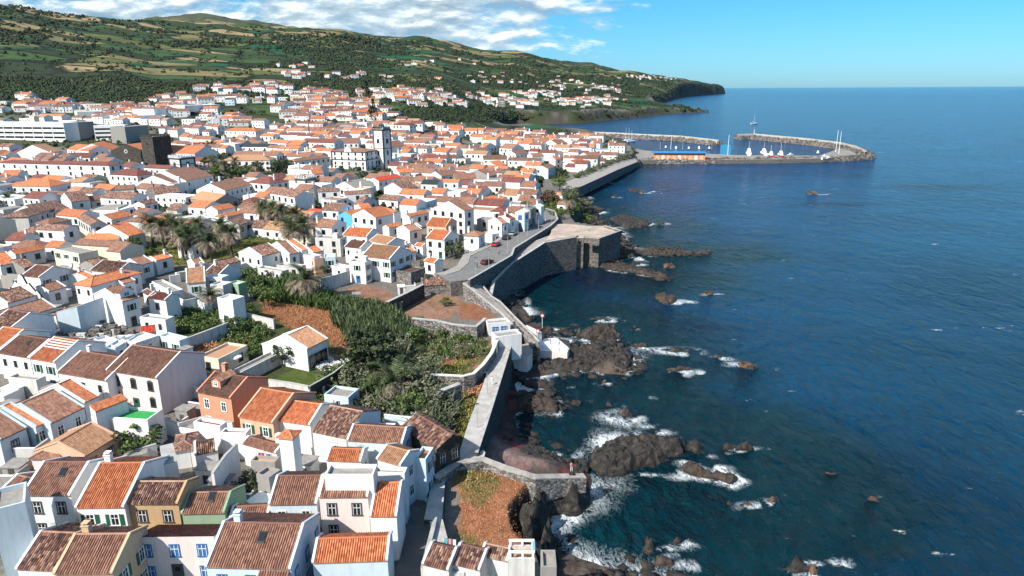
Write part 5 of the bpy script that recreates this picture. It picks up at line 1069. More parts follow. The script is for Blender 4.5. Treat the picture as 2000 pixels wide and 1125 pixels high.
# ---------------------------------------------------------------- coast structures (pixel + height -> world)
def pprism(name,pts,zb,top,side,kind=None,**k):
    w=[P(a,b_,c) for a,b_,c in pts]; c0=np.mean(w,0); poly=[(p[0]-c0[0],p[1]-c0[1]) for p in w]
    ar=sum(poly[i][0]*poly[(i+1)%len(poly)][1]-poly[(i+1)%len(poly)][0]*poly[i][1] for i in range(len(poly)))
    zz=[p[2] for p in w]
    if ar<0: poly=poly[::-1]; zz=zz[::-1]
    m=MB(); n=len(poly)
    for i in range(n):
        j=(i+1)%n; m.face([(*poly[i],zb),(*poly[j],zb),(*poly[j],zz[j]),(*poly[i],zz[i])],side)
    me_top=[(*poly[i],zz[i]) for i in range(n)]
    from mathutils.geometry import tessellate_polygon
    for t in tessellate_polygon([[Vector((p[0],p[1],0)) for p in me_top]]):
        f=[me_top[i] for i in t]; a,b_,c=map(Vector,f)
        if (b_-a).cross(c-a).z<0: f=f[::-1]
        m.face(f,top)
    o=m.build(name); o.location=(c0[0],c0[1],0)
    return tag(o,kind=kind,**k)
def wallp(name,pts,th,zb,mat,cop=None,rise=0,parent=None,**k):
    """wall along a px/py/z polyline; z is the wall top"""
    w=[Vector(P(a,b_,c)) for a,b_,c in pts]; c0=sum(w,Vector())/len(w); c0.z=0; m=MB(); cm=MB(); cop=cop or SLAB
    side=[]
    for i,p in enumerate(w):
        d=Vector((0,0,0))
        if i>0: d+=(w[i]-w[i-1]).xy.normalized().to_3d()
        if i<len(w)-1: d+=(w[i+1]-w[i]).xy.normalized().to_3d()
        d.normalize(); n=Vector((-d.y,d.x,0))*th/2; side.append((p-c0+n,p-c0-n))
    for (a1,b1),(a2,b2) in zip(side,side[1:]):
        for s_,t_ in ((b1,b2),(a2,a1)): m.face([(s_.x,s_.y,zb),(t_.x,t_.y,zb),(t_.x,t_.y,t_.z),(s_.x,s_.y,s_.z)],mat)
        m.face([(a1.x,a1.y,a1.z),(b1.x,b1.y,b1.z),(b2.x,b2.y,b2.z),(a2.x,a2.y,a2.z)],mat)
        u=Vector((0,0,.15))
        f=[b1,b2,a2,a1]; g_=[x+(x-(a1+a2+b1+b2)/4).normalized()*.0+u for x in f]; cm.face(g_,cop)
        for q in range(4): cm.face([f[q],f[(q+1)%4],g_[(q+1)%4],g_[q]],cop)
    for (a,b_) in (side[0],side[-1][::-1]): m.face([(a.x,a.y,zb),(b_.x,b_.y,zb),(b_.x,b_.y,b_.z),(a.x,a.y,a.z)],mat)
    e=empty(name,c0,**k) if parent is None else None
    m.build('wall_face',e); cm.build('coping',e); return e
pprism('road',[(848,533,10.6),(880,550,10.6),(917,546,10.6),(999,498,10.6),(1004,484,10.6),(1075,440,10.6),(1088,428,10.6),(1083,414,10.6),(1066,409,10.6),(1058,420,10.6),(1045,430,10.6),(1003,449,10.6),(975,463,10.6),(960,474,10.6),(930,488,10.6),(905,497,10.6),(895,520,10.6),(870,532,10.6)],4,ASPH,WALL['S'],kind='structure')
pprism('pavement',[(905,497,10.72),(930,489,10.72),(958,476,10.72),(974,465,10.72),(1003,450,10.72),(1000,453,10.72),(978,468,10.72),(962,479,10.72),(935,492,10.72),(918,500,10.72),(916,512,10.72),(898,528,10.72),(872,536,10.72),(850,534,10.72),(868,530,10.72),(892,519,10.72)],5,PAVE,PAVE,kind='structure')
wallp('road_wall',[(916,547,11.4),(999,499,11.4),(1004,485,11.4),(1075,441,11.4),(1089,428,11.4),(1083,412,11.4),(1066,407,11.4)],.6,3,WALL['S'],label='dark stone retaining wall along the seaward edge of the seafront road',cat='wall')
pprism('ramp_path',[(957,577,6),(963,549,7),(1000,514,8.4),(1062,474,10.1),(1105,464,10.3),(1130,463,10.3),(1130,460,10.3),(1078,458,10.3),(1045,470,10.1),(1004,492,9.4),(997,500,9.2),(968,528,7.6),(942,557,6.3),(942,566,6)],0,PAVE,WALL['D'],kind='structure')
wallp('bay_wall',[(958,578,6.6),(964,550,7.8),(1000,514,9.3),(1063,474,10.9),(1125,463,10.9)],.9,-1,WALL['S'],label='tall curved stone wall holding the ramp above the dark bay',cat='wall')
pprism('coast_path',[(918,548,10.4),(942,558,8),(958,577,6.8),(975,588,6.6),(1007,622,6.4),(1036,650,6),(1052,668,5.5),(1038,672,5.5),(1012,645,6.2),(980,613,6.6),(960,596,7),(925,566,9),(905,552,10.4)],0,PAVE,WALL['q'],kind='structure')
wallp('path_wall',[(905,553,10.9),(925,568,9.6),(962,598,7.9),(981,614,7.4),(1012,646,6.9)],.5,3,WALL['q'],label='low stone wall along the inland side of the coast path above the soil plots',cat='wall')
wallp('path_parapet',[(944,560,8.4),(960,579,7.5),(976,589,7.3),(1008,622,7.1),(1037,650,6.7),(1053,668,6.2)],.45,-1,WALL['q'],label='pale topped parapet on the seaward edge of the coast path above the beach',cat='wall')
pprism('sea_fort',[(1065,471,10.3),(1100,464,10.3),(1140,465,10.3),(1141,461,10.3),(1170,464,10.3),(1213,449,10.3),(1180,441,10.3),(1150,441,10.3),(1105,437,10.3),(1078,438,10.3),(1076,455,10.3)],-1.5,plain('worn_fort_paving',(.42,.33,.27),.9,.3,.25),WALL['S'],label='old stone sea fort with flat worn top jutting beyond the dark bay',cat='fort')
wallp('fort_parapet',[(1142,463,10.9),(1170,466,10.9),(1213,450.5,10.9),(1181,441,10.9)],.6,9,WALL['S'],label='low dark parapet around the outer end of the sea fort',cat='wall')
pprism('bay_ledge',[(958,582,1.6),(1000,560,1.6),(1065,521,1.6),(1120,508,1.6),(1150,507,1.6),(1150,503,1.6),(1110,502,1.6),(1063,512,1.6),(1000,550,1.6),(955,574,1.6)],-1,PAVE,WALL['S'],kind='structure')
m=None
o=pprism('seawall_promenade',[(966,680,7.3),(997,676,7.3),(978,738,7.3),(952,820,7.3),(931,884,7.3),(945,878,7.3),(948,884,7.3),(943,900,7.3),(898,898,7.3),(884,908,7.3),(898,880,7.3),(915,826,7.3),(943,752,7.3)],-.5,SLAB,WALL['D'],label='long straight concrete promenade along the top of the dark seawall',cat='promenade')
wallp('seawall_parapet',[(997,676,7.9),(978,738,7.9),(952,820,7.9),(931,884,7.9)],.5,-1,WALL['D'],SLAB,label='pale topped parapet along the seaward edge of the straight promenade',cat='wall')
wallp('field_wall',[(972,662,9),(960,690,9),(944,712,9),(925,730,9),(905,735,9),(865,733,9),(824,732,9)],.7,4,WALL['q'],plain('lime_coping',(.62,.60,.57)),label='curved grey stone wall with pale coping around the weedy field',cat='wall')
wallp('field_wall',[(846,772,9.5),(870,760,9.5),(897,750,9.5)],1.0,5,WALL['q'],label='short thick stone wall stub beside the silvery green shrubs',cat='wall')
wallp('cliff_wall',[(850,935,7.6),(895,903,7.6),(945,898,7.2),(985,914,7),(1045,932,6.6),(1095,931,5.4),(1142,930,4.8)],1.2,2.5,WALL['q'],plain('mortar_top',(.36,.33,.30),.9,.3,1),label='rough stone wall running from the promenade end out to the lava headland',cat='wall')
wallp('stone_wall',[(805,622,9.4),(850,626,9.4),(885,634,9.4),(930,638,9.4),(948,622,9.4)],.8,5,WALL['q'],label='pale grey dry stone wall below the bare soil plots',cat='wall')
wallp('stone_wall',[(757,590,10),(795,572,10),(826,556,10)],.8,5,WALL['D'],label='dark leaning stone wall between the two bare soil gardens',cat='wall')
wallp('garden_wall',[(625,545,10.6),(655,538,10.6),(680,530,10.6)],.4,6,WALL['a'],label='pale wall left of the brown soil garden below the white stair house',cat='wall')
wallp('garden_wall',[(482,612,9.5),(505,618,9.5),(535,625,9.5)],.4,5,WALL['a'],label='pinkish garden wall between the white terrace block and the courtyard house',cat='wall')
wallp('garden_wall',[(355,665,10.5),(400,648,10.5),(452,628,10.5)],.5,6,WALL['a'],label='long sloping stained wall below the small palm',cat='wall')
wallp('garden_wall',[(605,755,9.6),(650,730,9.6),(695,695,9.6)],.3,5,WALL['D'],label='dark narrow wall on the right side of the green lawn',cat='wall')
wallp('garden_wall',[(525,742,9),(565,748,9),(603,755,9)],.4,5,WALL['a'],label='low mossy wall in front of the green lawn',cat='wall')
wallp('yard_wall',[(111,610,13.5),(150,600,14.5),(200,582,15)],.4,8,WALL['l'],label='tall white wall with shade painted pale blue at the back of the ruined yard',cat='wall')  # white wall, its shade painted in with the pale blue plaster
wallp('yard_wall',[(310,815,9.6),(350,828,9.6),(395,815,9.6),(455,826,9.6)],.4,5,WALL['w'],label='white yard wall in front of the large pale pink and salmon houses',cat='wall')
wallp('yard_wall',[(220,905,9.6),(262,880,9.6),(305,868,9.6)],.4,6,WALL['a'],label='white wall beside the round green bush',cat='wall')
wallp('yard_wall',[(415,925,12),(440,890,12),(462,868,12)],.35,6,WALL['w'],label='tall white sloping wall left of the grey stair block',cat='wall')
wallp('yard_wall',[(325,870,12.5),(333,905,12.5)],1.6,6,WALL['w'],label='stout white chimney stack left of the heaped old tiles',cat='chimney')
wallp('alley_wall',[(826,1110,8),(845,1035,8),(850,1012,8)],.5,4,WALL['a'],label='weathered wall along the sea side of the dark alley',cat='wall')
wallp('stone_stub',[(852,1018,7.4),(862,1060,7.4)],1.6,4,WALL['q'],label='bleached stone pillar wall below the sunlit slab path',cat='wall')
pprism('slab_path',[(846,930,7),(870,930,7),(863,1018,7),(828,1014,7)],4,SLAB,WALL['S'],kind='structure')
pprism('alley',[(770,1125,5.9),(820,1125,5.9),(850,1015,5.9),(846,930,5.9),(888,905,6.1),(898,880,6.3),(880,880,6.3),(850,905,6.1),(815,960,5.9),(795,1010,5.9)],4,plain('dark_cobbles',(.10,.10,.10)),ASPH,kind='structure')
pprism('bathing_platform',[(1043,684,3),(1046,671,3),(1066,661,3),(1088,660,3),(1112,680,3),(1108,688,3)],-1,plain('whitewashed_deck',(.78,.78,.76)),WALL['p'],label='white bathing platform with railings above the lava',cat='platform')
pprism('platform_steps',[(998,678,5),(1040,668,5),(1040,690,4),(1030,697,4),(1000,695,4)],0,PAVE,WALL['p'],label='pink washed landing between seawall walk and bathing platform',cat='landing')
def railing(pts,h,label):
    w=[Vector(P(*p)) for p in pts]; c0=w[0].copy(); m=MB(); e=empty('railing',c0,label=label,cat='railing'); m2=MB()
    for a,b_ in zip(w,w[1:]):
        for k in (.5,1): m.tube([a-c0+Vector((0,0,h*k)),b_-c0+Vector((0,0,h*k))],.035,TRIMD,4)
        n=max(1,int((b_-a).length/1.6))
        for i in range(n+1): p=a.lerp(b_,i/n)-c0; m2.tube([p,p+Vector((0,0,h))],.04,TRIMD,4)
    m.build('rail',e); m2.build('post',e,kind='stuff')
railing([(1044,684,3),(1109,688,3),(1112,680,3),(1088,660,3)],1.1,'dark metal railing around the white bathing platform')
railing([(1012,648,6.2),(1030,665,5.6),(1042,672,4)],1.1,'dark railing down the steps to the bathing platform')
# plateau coast rubble and harbour moles
MOLE=stonem('mole_boulders',(.05,.046,.042),(.20,.18,.16),.5,(.012,.011,.010))
def mole(pl,h,wid,label,crest=None):
    w=[P(a,b_,0)[:2] for a,b_ in pl]; L_=[];R2=[]
    for i,p in enumerate(w):
        d=(w[min(i+1,len(w)-1)]-w[max(0,i-1)]); d=d/np.hypot(*d); n=np.array([-d[1],d[0]])*wid/2; L_.append(tuple(p+n)); R2.append(tuple(p-n))
    bb=L_+R2[::-1]; V,q,c=rockmesh(bb,h,3.3,res=.9,skirt=-1.5); V[:,2]+=(RNG.random(len(V))-.5)*2.0*(V[:,2]>0)
    e=empty('breakwater',c,label=label,cat='breakwater'); obj('boulder_slope',npmesh('boulder_slope',V,q,[MOLE]),e)
    if crest:
        m=MB(); ww=[Vector((p[0]-c[0],p[1]-c[1],h*.8)) for p in w]
        for a,b_ in zip(ww,ww[1:]):
            d=(b_-a).normalized(); n=Vector((-d.y,d.x,0))*.8
            m.face([a+n,a-n,b_-n,b_+n],crest); 
            for s_ in (1,-1): m.face([a+n*s_+Vector((0,0,-3)),b_+n*s_+Vector((0,0,-3)),b_+n*s_,a+n*s_],crest)
            up=Vector((0,0,1.3)); m.face([a+n+up,a+n*.5+up,b_+n*.5+up,b_+n+up],crest); m.face([a+n,b_+n,b_+n+up,a+n+up],crest); m.face([a+n*.5,b_+n*.5,b_+n*.5+up,a+n*.5+up],crest)
        m.build('crest_wall',e)
LCO=plain('pale_crest_concrete',(.40,.37,.34),.9,.3)
mole([(1150,266),(1200,268),(1250,271),(1330,275),(1395,283),(1402,284)],5.5,16,'left breakwater arm of the marina with pale crest wall',LCO)
mole([(1440,272),(1470,271),(1520,276),(1580,282),(1640,290),(1670,298),(1690,308)],6.0,17,'outer breakwater arm of the marina curling toward the open sea',LCO)
mole([(1238,319),(1290,319),(1360,319),(1440,318),(1520,317),(1600,315),(1660,313),(1698,310)],5.0,12,'near breakwater mole of dark boulders in front of the orange harbour building')
mole([(1245,320),(1225,332),(1195,345),(1165,356),(1135,368)],4.5,9,'dark boulder bank below the harbour approach road')
pprism('quay',[(1215,312,3.2),(1245,313,3.2),(1300,312,3.2),(1400,312,3.2),(1520,311,3.2),(1610,309,3.2),(1680,304,3.2),(1660,294,3.2),(1640,290,3.2),(1600,304,3.2),(1440,303,3.2),(1400,301,3.2),(1300,298,3.2),(1240,292,3.2)],-1,plain('quay_concrete',(.25,.23,.21),.9,.2,.1),WALL['S'],kind='structure')
pprism('harbour_road',[(1105,372,7),(1135,364,6.5),(1175,346,6.5),(1205,332,6.5),(1245,316,5),(1240,306,5),(1205,318,6.5),(1170,330,6.5),(1130,345,6.8),(1095,360,7.2)],1,PAVE,WALL['S'],kind='structure')
# ---------------------------------------------------------------- poles
def pole(px,py,z,h,r,label,name='lamp_post',mat=None,head=True,cat='lamp post'):
    p=P(px,py,z); e=empty(name,p,label=label,cat=cat); m=MB(); m.tube([(0,0,0),(0,0,h)],[r,r*.6],mat or (TRIMW if h>6 else SLAB),6); m.build('pole',e)
    if head: k_=.9 if h>8 else .35; q=MB(); q.box(-k_,k_,-.12,.12,h,h+.14,mat or TRIMD); q.build('lamp_head',e)
    return e
for a,b_,z,h,lab in ((1310,292,3,13,'white mast left of the blue harbour tower, tall one'),(1289,292,3,7,'short white mast nearest the left end of the orange harbour building'),(1333,292,3,7,'short white mast over the middle of the orange harbour building'),(1421,303,3,17,'tall white light mast in front of the blue harbour tower'),(1390,292,3,7,'short white mast right of the orange harbour building'),(1632,297,3,19,'left one of two tall masts on the outer mole corner'),(1638,301,3,19,'right one of two tall masts on the outer mole corner'),(992,493,10.6,5,'grey double lamp post on the seafront road edge'),(909,497,10.6,4.5,'dark street lamp at the road junction corner')):
    pole(a,b_,z,h,.22 if h>8 else .09,lab)
pole(1473,262,4,6,.9,'small white harbour beacon on the tip of the outer breakwater','beacon',None,False,'beacon'); pole(1381,279,3,5,.7,'small pale beacon at the end of the left breakwater arm','beacon',None,False,'beacon')
q=groundpix([605,417,326],[272,248,265])
e=empty('flagpole',q[0],label='very tall dark green pole with a red tip standing in the town',cat='pole'); m=MB(); m.tube([(0,0,0),(0,0,12)],[.5,.4],TRIMG,8); m.build('pole',e); m=MB(); m.tube([(0,0,12),(0,0,16.5)],[.55,.4],ROOF['R'],8); m.build('tip',e)
for p_,h in ((q[1],20),(q[2],16)):
    e=empty('floodlight_mast',p_,label='grey floodlight mast %s of the school'%('far right' if h==20 else 'just right'),cat='mast'); m=MB(); m.tube([(0,0,0),(0,0,h)],[.35,.2],TRIMW,6); m.box(-1.2,1.2,-.2,.2,h,h+.8,TRIMW); m.build('pole',e)
# ---------------------------------------------------------------- vegetation
def leafmat(name,cs,var=.5,rough=.7):
    m,nt,b=newmat(name); g=geo(nt); oi=N(nt,'ShaderNodeObjectInfo')
    at=N(nt,'ShaderNodeAttribute',attribute_name='tint')
    f=mth(nt,'ADD',mth(nt,'MULTIPLY',at.outputs['Fac'],.75),mth(nt,'MULTIPLY',noisen(nt,g,.25,4),.35))
    n=len(cs); nt.links.new(ramp(nt,f,[(.15+.75*i/(n-1),c) for i,c in enumerate(cs)]),b.inputs['Base Color']); b.inputs['Roughness'].default_value=rough; b.inputs['Specular IOR Level'].default_value=.25
    return m
GREEN=leafmat('green_leaves',[(.02,.04,.012),(.055,.095,.025),(.13,.17,.05)]); DARK=leafmat('dark_leaves',[(.009,.018,.008),(.025,.042,.018),(.06,.075,.035)]); GREY=leafmat('grey_green_leaves',[(.03,.04,.02),(.09,.105,.055),(.20,.20,.13)])
REED=leafmat('reed_blades',[(.022,.038,.014),(.058,.09,.036),(.15,.18,.09)]); BRONZE=leafmat('bronze_leaves',[(.03,.018,.01),(.09,.05,.028),(.17,.09,.05)]); WOODL=leafmat('woodland_leaves',[(.006,.014,.005),(.015,.028,.009),(.035,.05,.016)])
DRYG=leafmat('dry_grass_blades',[(.20,.08,.04),(.42,.19,.09),(.60,.36,.20)]); FLOW=leafmat('white_blossom',[(.45,.48,.45),(.75,.77,.76),(.85,.85,.85)]); YEL=leafmat('yellow_green_tufts',[(.07,.08,.015),(.17,.17,.04),(.33,.27,.09)])
FROND=leafmat('palm_green_fronds',[(.015,.03,.012),(.05,.075,.03),(.12,.14,.06)]); DRYF=leafmat('palm_dry_fronds',[(.09,.065,.045),(.22,.165,.12),(.40,.32,.24)]); BARK=plain('tree_bark',(.10,.075,.055),.9,.3,3)
def leaves(C,R_,n,size,flat=.8,up=.0,seed=0,shell=.5):
    """leaf quads in blobs: C (k,3) centres, R_ (k,) radii, n quads each -> V,F,tint"""
    g=np.random.default_rng(seed); C=np.repeat(np.asarray(C,float),n,0); R2=np.repeat(np.asarray(R_,float),n)
    d=g.normal(size=C.shape); d/=np.linalg.norm(d,axis=1,keepdims=True); r=(shell+(1-shell)*g.random(len(C)))*R2
    c=C+d*r[:,None]*np.array([1,1,flat]); nrm=d+g.normal(size=d.shape)*.55+np.array([0,0,up]); nrm/=np.linalg.norm(nrm,axis=1,keepdims=True)
    a=np.cross(nrm,g.normal(size=d.shape)); a/=np.linalg.norm(a,axis=1,keepdims=True); b_=np.cross(nrm,a)
    s=(size*(.6+.8*g.random(len(C))))[:,None] if np.ndim(size)==0 else (np.repeat(size,n)*(.6+.8*g.random(len(C))))[:,None]
    V=np.stack([c-a*s-b_*s*.6,c+a*s-b_*s*.6,c+a*s*.8+b_*s*.6,c-a*s*.8+b_*s*.6],1).reshape(-1,3)
    F=np.arange(len(V)).reshape(-1,4); t=np.repeat(np.clip(g.random(len(C))*.8+ (np.repeat(g.random(len(R_)),n)*.4),0,1),4)
    return V,F,t
_tree={}
def treemesh(kind,v):
    if (kind,v) in _tree: return _tree[(kind,v)]
    g=np.random.default_rng(hash((len(kind),v))%1000+v*7); k=22 if kind!='cone' else 14
    if kind=='cone':
        zz=g.random(k); ang=g.random(k)*6.28; rad=(1-zz)*.28; C=np.stack([np.cos(ang)*rad,np.sin(ang)*rad,.12+zz*.85],-1); Rr=.06+.13*(1-zz)
    else:
        d=g.normal(size=(k,3)); d/=np.linalg.norm(d,axis=1,keepdims=True); C=d*(.25+.17*g.random((k,1)))*np.array([1.15,1.15,.72])+np.array([0,0,.62]); Rr=.10+.11*g.random(k)
    V,F,t=leaves(C,Rr,46,.030,seed=v+3); me=npmesh('crown',V,F,[GREEN],attrs={'tint':('FLOAT',t)})
    m=MB(); m.tube([(0,0,-.05),(.01,0,.2),(.03,.01,.45)],[.045,.032,.02],BARK,6)
    for c in C[:6]: m.tube([(.01,0,.28),tuple(c)],[.02,.006],BARK,4)
    _tree[(kind,v)]=(me,m.mesh('trunk')); return _tree[(kind,v)]
_mk={}
TREES=[]
def tree(px,py,h,mat=GREEN,kind='round',wide=1.0,label=None,name='tree',v=None,pos=None,cat='tree',group=None):
    p=pos if pos is not None else groundpix([px],[py])[0]
    if np.isnan(p[0]): return
    v=v if v is not None else random.randrange(4); cr,tr=treemesh(kind,v); key=(cr.name,mat.name)
    if key not in _mk: c=cr.copy(); c.materials[0]=mat; _mk[key]=c
    e=empty(name,(p[0],p[1],p[2]-.2),random.random()*6.28); e.scale=(h*wide,h*wide,h)
    obj('crown',_mk[key],e); obj('trunk',tr,e)
    tag(e,label,cat,group); TREES.append(dict(o=e,px=px,py=py,mat=mat,label=label,h=h,kind=kind)); return e
T0=[(735,735,10.5,DARK,'round',1.15,'large dark dense tree in the middle of the overgrown field'),(553,716,5,DARK,'round',1.0,'round dark bush tree by the gable of the white courtyard house'),(275,892,5.5,GREEN,'round',1.25,'round green bush between the houses above the bright orange roof'),
 (487,978,4.5,DARK,'round',1.2,'dark ivy covered tree in the yard behind the green painted house'),(487,700,3.5,GREEN,'round',1.4,'green shrub beside the white parasol'),(460,650,4,GREEN,'round',1.2,'green round shrub at the foot of the white terrace block'),
 (1072,408,9,BRONZE,'round',1.1,'reddish bronze tree at the top of the sea cliff'),(1093,372,7,GREEN,'round',1.2,'green tree behind the reddish bronze tree'),(1118,395,8,GREY,'round',1.2,'grey green tree hanging over the sea cliff'),(1140,410,7,GREY,'round',1.3,'outermost grey green tree on the sea cliff'),(1090,428,5,GREEN,'round',1.4,'low spreading tree beside the end of the seafront road'),(1128,375,7,GREY,'round',1.2,'pale crowned tree behind the cliff huts'),
 (715,198,26,WOODL,'cone',.9,'very tall dark conifer above the far end of the town'),(730,236,22,WOODL,'cone',.8,'dark cypress like tree left of the dark far wood'),(870,598,2.4,GREEN,'round',1.5,'small round bush on the bare soil plot'),(815,640,3,GREEN,'round',1.3,'bush below the pale dry stone wall'),(600,590,2,GREEN,'round',1.5,'little bush by the lone palm foot')]
T0+=[(a,b_,h,m_,'round',w,f'{c} round bush in the field, {t}') for a,b_,h,m_,w,c,t in [(812,672,4.2,GREEN,1.3,'green','rightmost below the cane thicket'),(785,690,5,GREY,1.3,'grey green','just right of the large dark tree'),(700,715,4.5,GREEN,1.4,'green','just left of the large dark tree'),(660,745,4,GREEN,1.4,'green','behind the pale blue flat roofed house'),(690,765,5,GREY,1.4,'grey green','left of the low thicket palm'),(735,775,4.5,GREEN,1.3,'green','below the low thicket palm'),(815,775,5.5,GREY,1.4,'grey green','right of the low thicket palm'),(850,800,4.5,GREY,1.4,'silvery','above the dark stone house'),(800,815,4.5,GREEN,1.3,'green','touching the dark stone house roof'),(840,735,4.5,GREY,1.4,'silvery','beside the left end of the pale coped wall'),(640,560,3.5,GREEN,1.3,'green','right of the lone large palm'),(530,545,3.5,DARK,1.5,'dark','left of the lone large palm'),(500,560,3.5,GREEN,1.5,'green','near the white terrace houses'),(650,600,3.4,GREEN,1.5,'green','at the left tip of the cane thicket'),(870,655,2.6,GREY,1.6,'silvery','among the pale flowering weeds'),(905,665,2.2,GREEN,1.6,'low green','near the bathing houses')]]
for a in T0: tree(a[0],a[1],a[2],a[3],a[4],a[5],a[6])
for i,(a,b_) in enumerate([(428,345),(440,338),(452,348),(465,342),(478,350),(492,345),(420,355),(506,340),(540,335),(555,338),(570,335),(435,325),(410,330),(385,297),(400,293),(415,295),(398,302),(375,300)]): tree(a,b_,7+2*random.random(),DARK if i%2 else GREEN,'round',1.1)
for i in range(16):
    t=i/15; tree(1128+t*112,352-t*48,5.2,GREY if i%3 else GREEN,'round',1.15)
for a,b_ in [(650,345),(735,350),(560,352),(25,395),(45,400),(10,388),(180,375),(205,372),(805,332),(823,332),(1065,340),(1095,345),(1010,300),(1120,300),(1145,318),(1160,308),(1150,268),(1105,262),(1090,262),(860,255),(830,252),(320,232),(100,232),(60,228),(880,262),(700,262),(620,300),(345,480),(260,500),(530,455),(545,462),(365,415),(230,395),(690,335),(560,292),(480,262),(790,262),(835,530),(850,500),(890,505),(640,540),(560,560),(515,600),(1030,420),(760,395),(960,300),(935,355),(1000,340)]: tree(a,b_,random.uniform(3.5,6.5),random.choice([GREEN,DARK,GREY]),'round',1.1)
# palms
def palmmesh(v):
    g=random.Random(v+40); V=[];F=[];t=[];mi=[]; 
    def frond(az,el,L_,droop,mat,dry):
        n=9; pts=[]; 
        for i in range(n+1):
            s=i/n; a=el-droop*s*s; 
            if i==0: p=np.array([0,0,0.]); 
            else: p=p+np.array([math.cos(az)*math.cos(a),math.sin(az)*math.cos(a),math.sin(a)])*L_/n
            pts.append(p.copy())
        sd=np.array([-math.sin(az),math.cos(az),0])
        for i in range(n):
            p,q=pts[i],pts[i+1]; s=(i+.5)/n; wd=L_*.17*math.sin(math.pi*min(1,.12+s*.85))**.7
            for sg in (1,-1):
                for kk in range(2):
                    o=p+(q-p)*kk*.5; o2=p+(q-p)*(kk*.5+.30); tip=o+(q-p)*.9+sd*sg*wd+np.array([0,0,-wd*(.25+.3*dry)]) ; b0=len(V); V.extend([o,o2,tip+(q-p)*.12,tip]); F.append((b0,b0+1,b0+2,b0+3)); tt=g.random(); t.extend([tt]*4); mi.append(dry)
    for i in range(26): frond(g.random()*6.28,g.uniform(.25,1.35),3.4*g.uniform(.85,1.1),g.uniform(1.1,1.9),0,0)
    for i in range(52): frond(g.random()*6.28,g.uniform(-.9,.30),3.1*g.uniform(.8,1.1),g.uniform(.7,1.2),1,1)
    V=np.array(V);F=np.array(F);mi=np.array(mi);t=np.array(t); out=[]
    for k,(nm,mt) in enumerate((('green_crown',FROND),('dry_frond_skirt',DRYF))):
        f=F[mi==k]; V2=V[f.ravel()]; out.append(npmesh(nm,V2,np.arange(len(V2)).reshape(-1,4),[mt],attrs={'tint':('FLOAT',t[f.ravel()])}))
    m=MB(); m.tube([(0,0,-5),(.05,0,-3),(0,0,-1),(0,0,-.2)],[.42,.34,.36,.55],BARK,8); out.append(m.mesh('palm_trunk')); return out
PM=[palmmesh(i) for i in range(4)]
PALM=[]
def palm(px,py,h,s,label=None,pos=None,group='tall canary palms'):
    """px,py = crown centre pixel; ground solved underneath"""
    h+=1.2; z=12
    for _ in range(4): q=P(px,py,z+h); z=T(q[0],q[1])
    k=len(PALM)%4; e=empty('palm_tree',(q[0],q[1],z+h),random.random()*6); a,b_,c=PM[k]
    obj('green_crown',a,e); obj('dry_frond_skirt',b_,e); tr=obj('trunk',c,e); s*=1.55; e.scale=(s,s,s); tr.scale=(.7,.7,h/5/s); tag(e,label,'palm tree',group); PALM.append(e)
on=ordw
gl=[(293,435,6.5),(314,442,6.5),(334,432,6.5),(352,445,6),(368,458,6),(384,438,6.5),(408,470,6),(430,440,6.5),(448,456,6),(352,462,6)]
for i,(a,b_,h) in enumerate(sorted(gl)): palm(a,b_,h,1.0,('leftmost' if i==0 else on[i]+' from left')+' of the ten tall palms in the bigger palm group')
gr=[(512,405,7),(531,408,7),(551,412,7),(562,440,6.5),(577,418,6.5),(592,440,6.5),(573,450,6)]
for i,(a,b_,h) in enumerate(sorted(gr)): palm(a,b_,h,1.0,('leftmost' if i==0 else on[i]+' from left')+' of the seven tall palms in the smaller palm group')
palm(597,545,4,1.15,'lone large palm with a skirt of dry fronds at the edge of the field',group=None); palm(412,576,2.6,.75,'small green palm behind the white terrace block',group=None); palm(1112,390,4.5,.9,'palm standing among the cliff trees by the brown hut',group=None)
palm(770,745,2,1.15,'low grey green palm with fronds from the ground in the thicket',group=None); palm(15,388,3,.8,'low palm left of the orange roofed villa',group=None)
for i,(a,b_) in enumerate([(418,318),(438,322),(500,325),(458,314)]): palm(a,b_,6,.8,'brownish palm above the dark garden trees, '+['leftmost','second from left','rightmost','third from left'][i],group='garden palms')
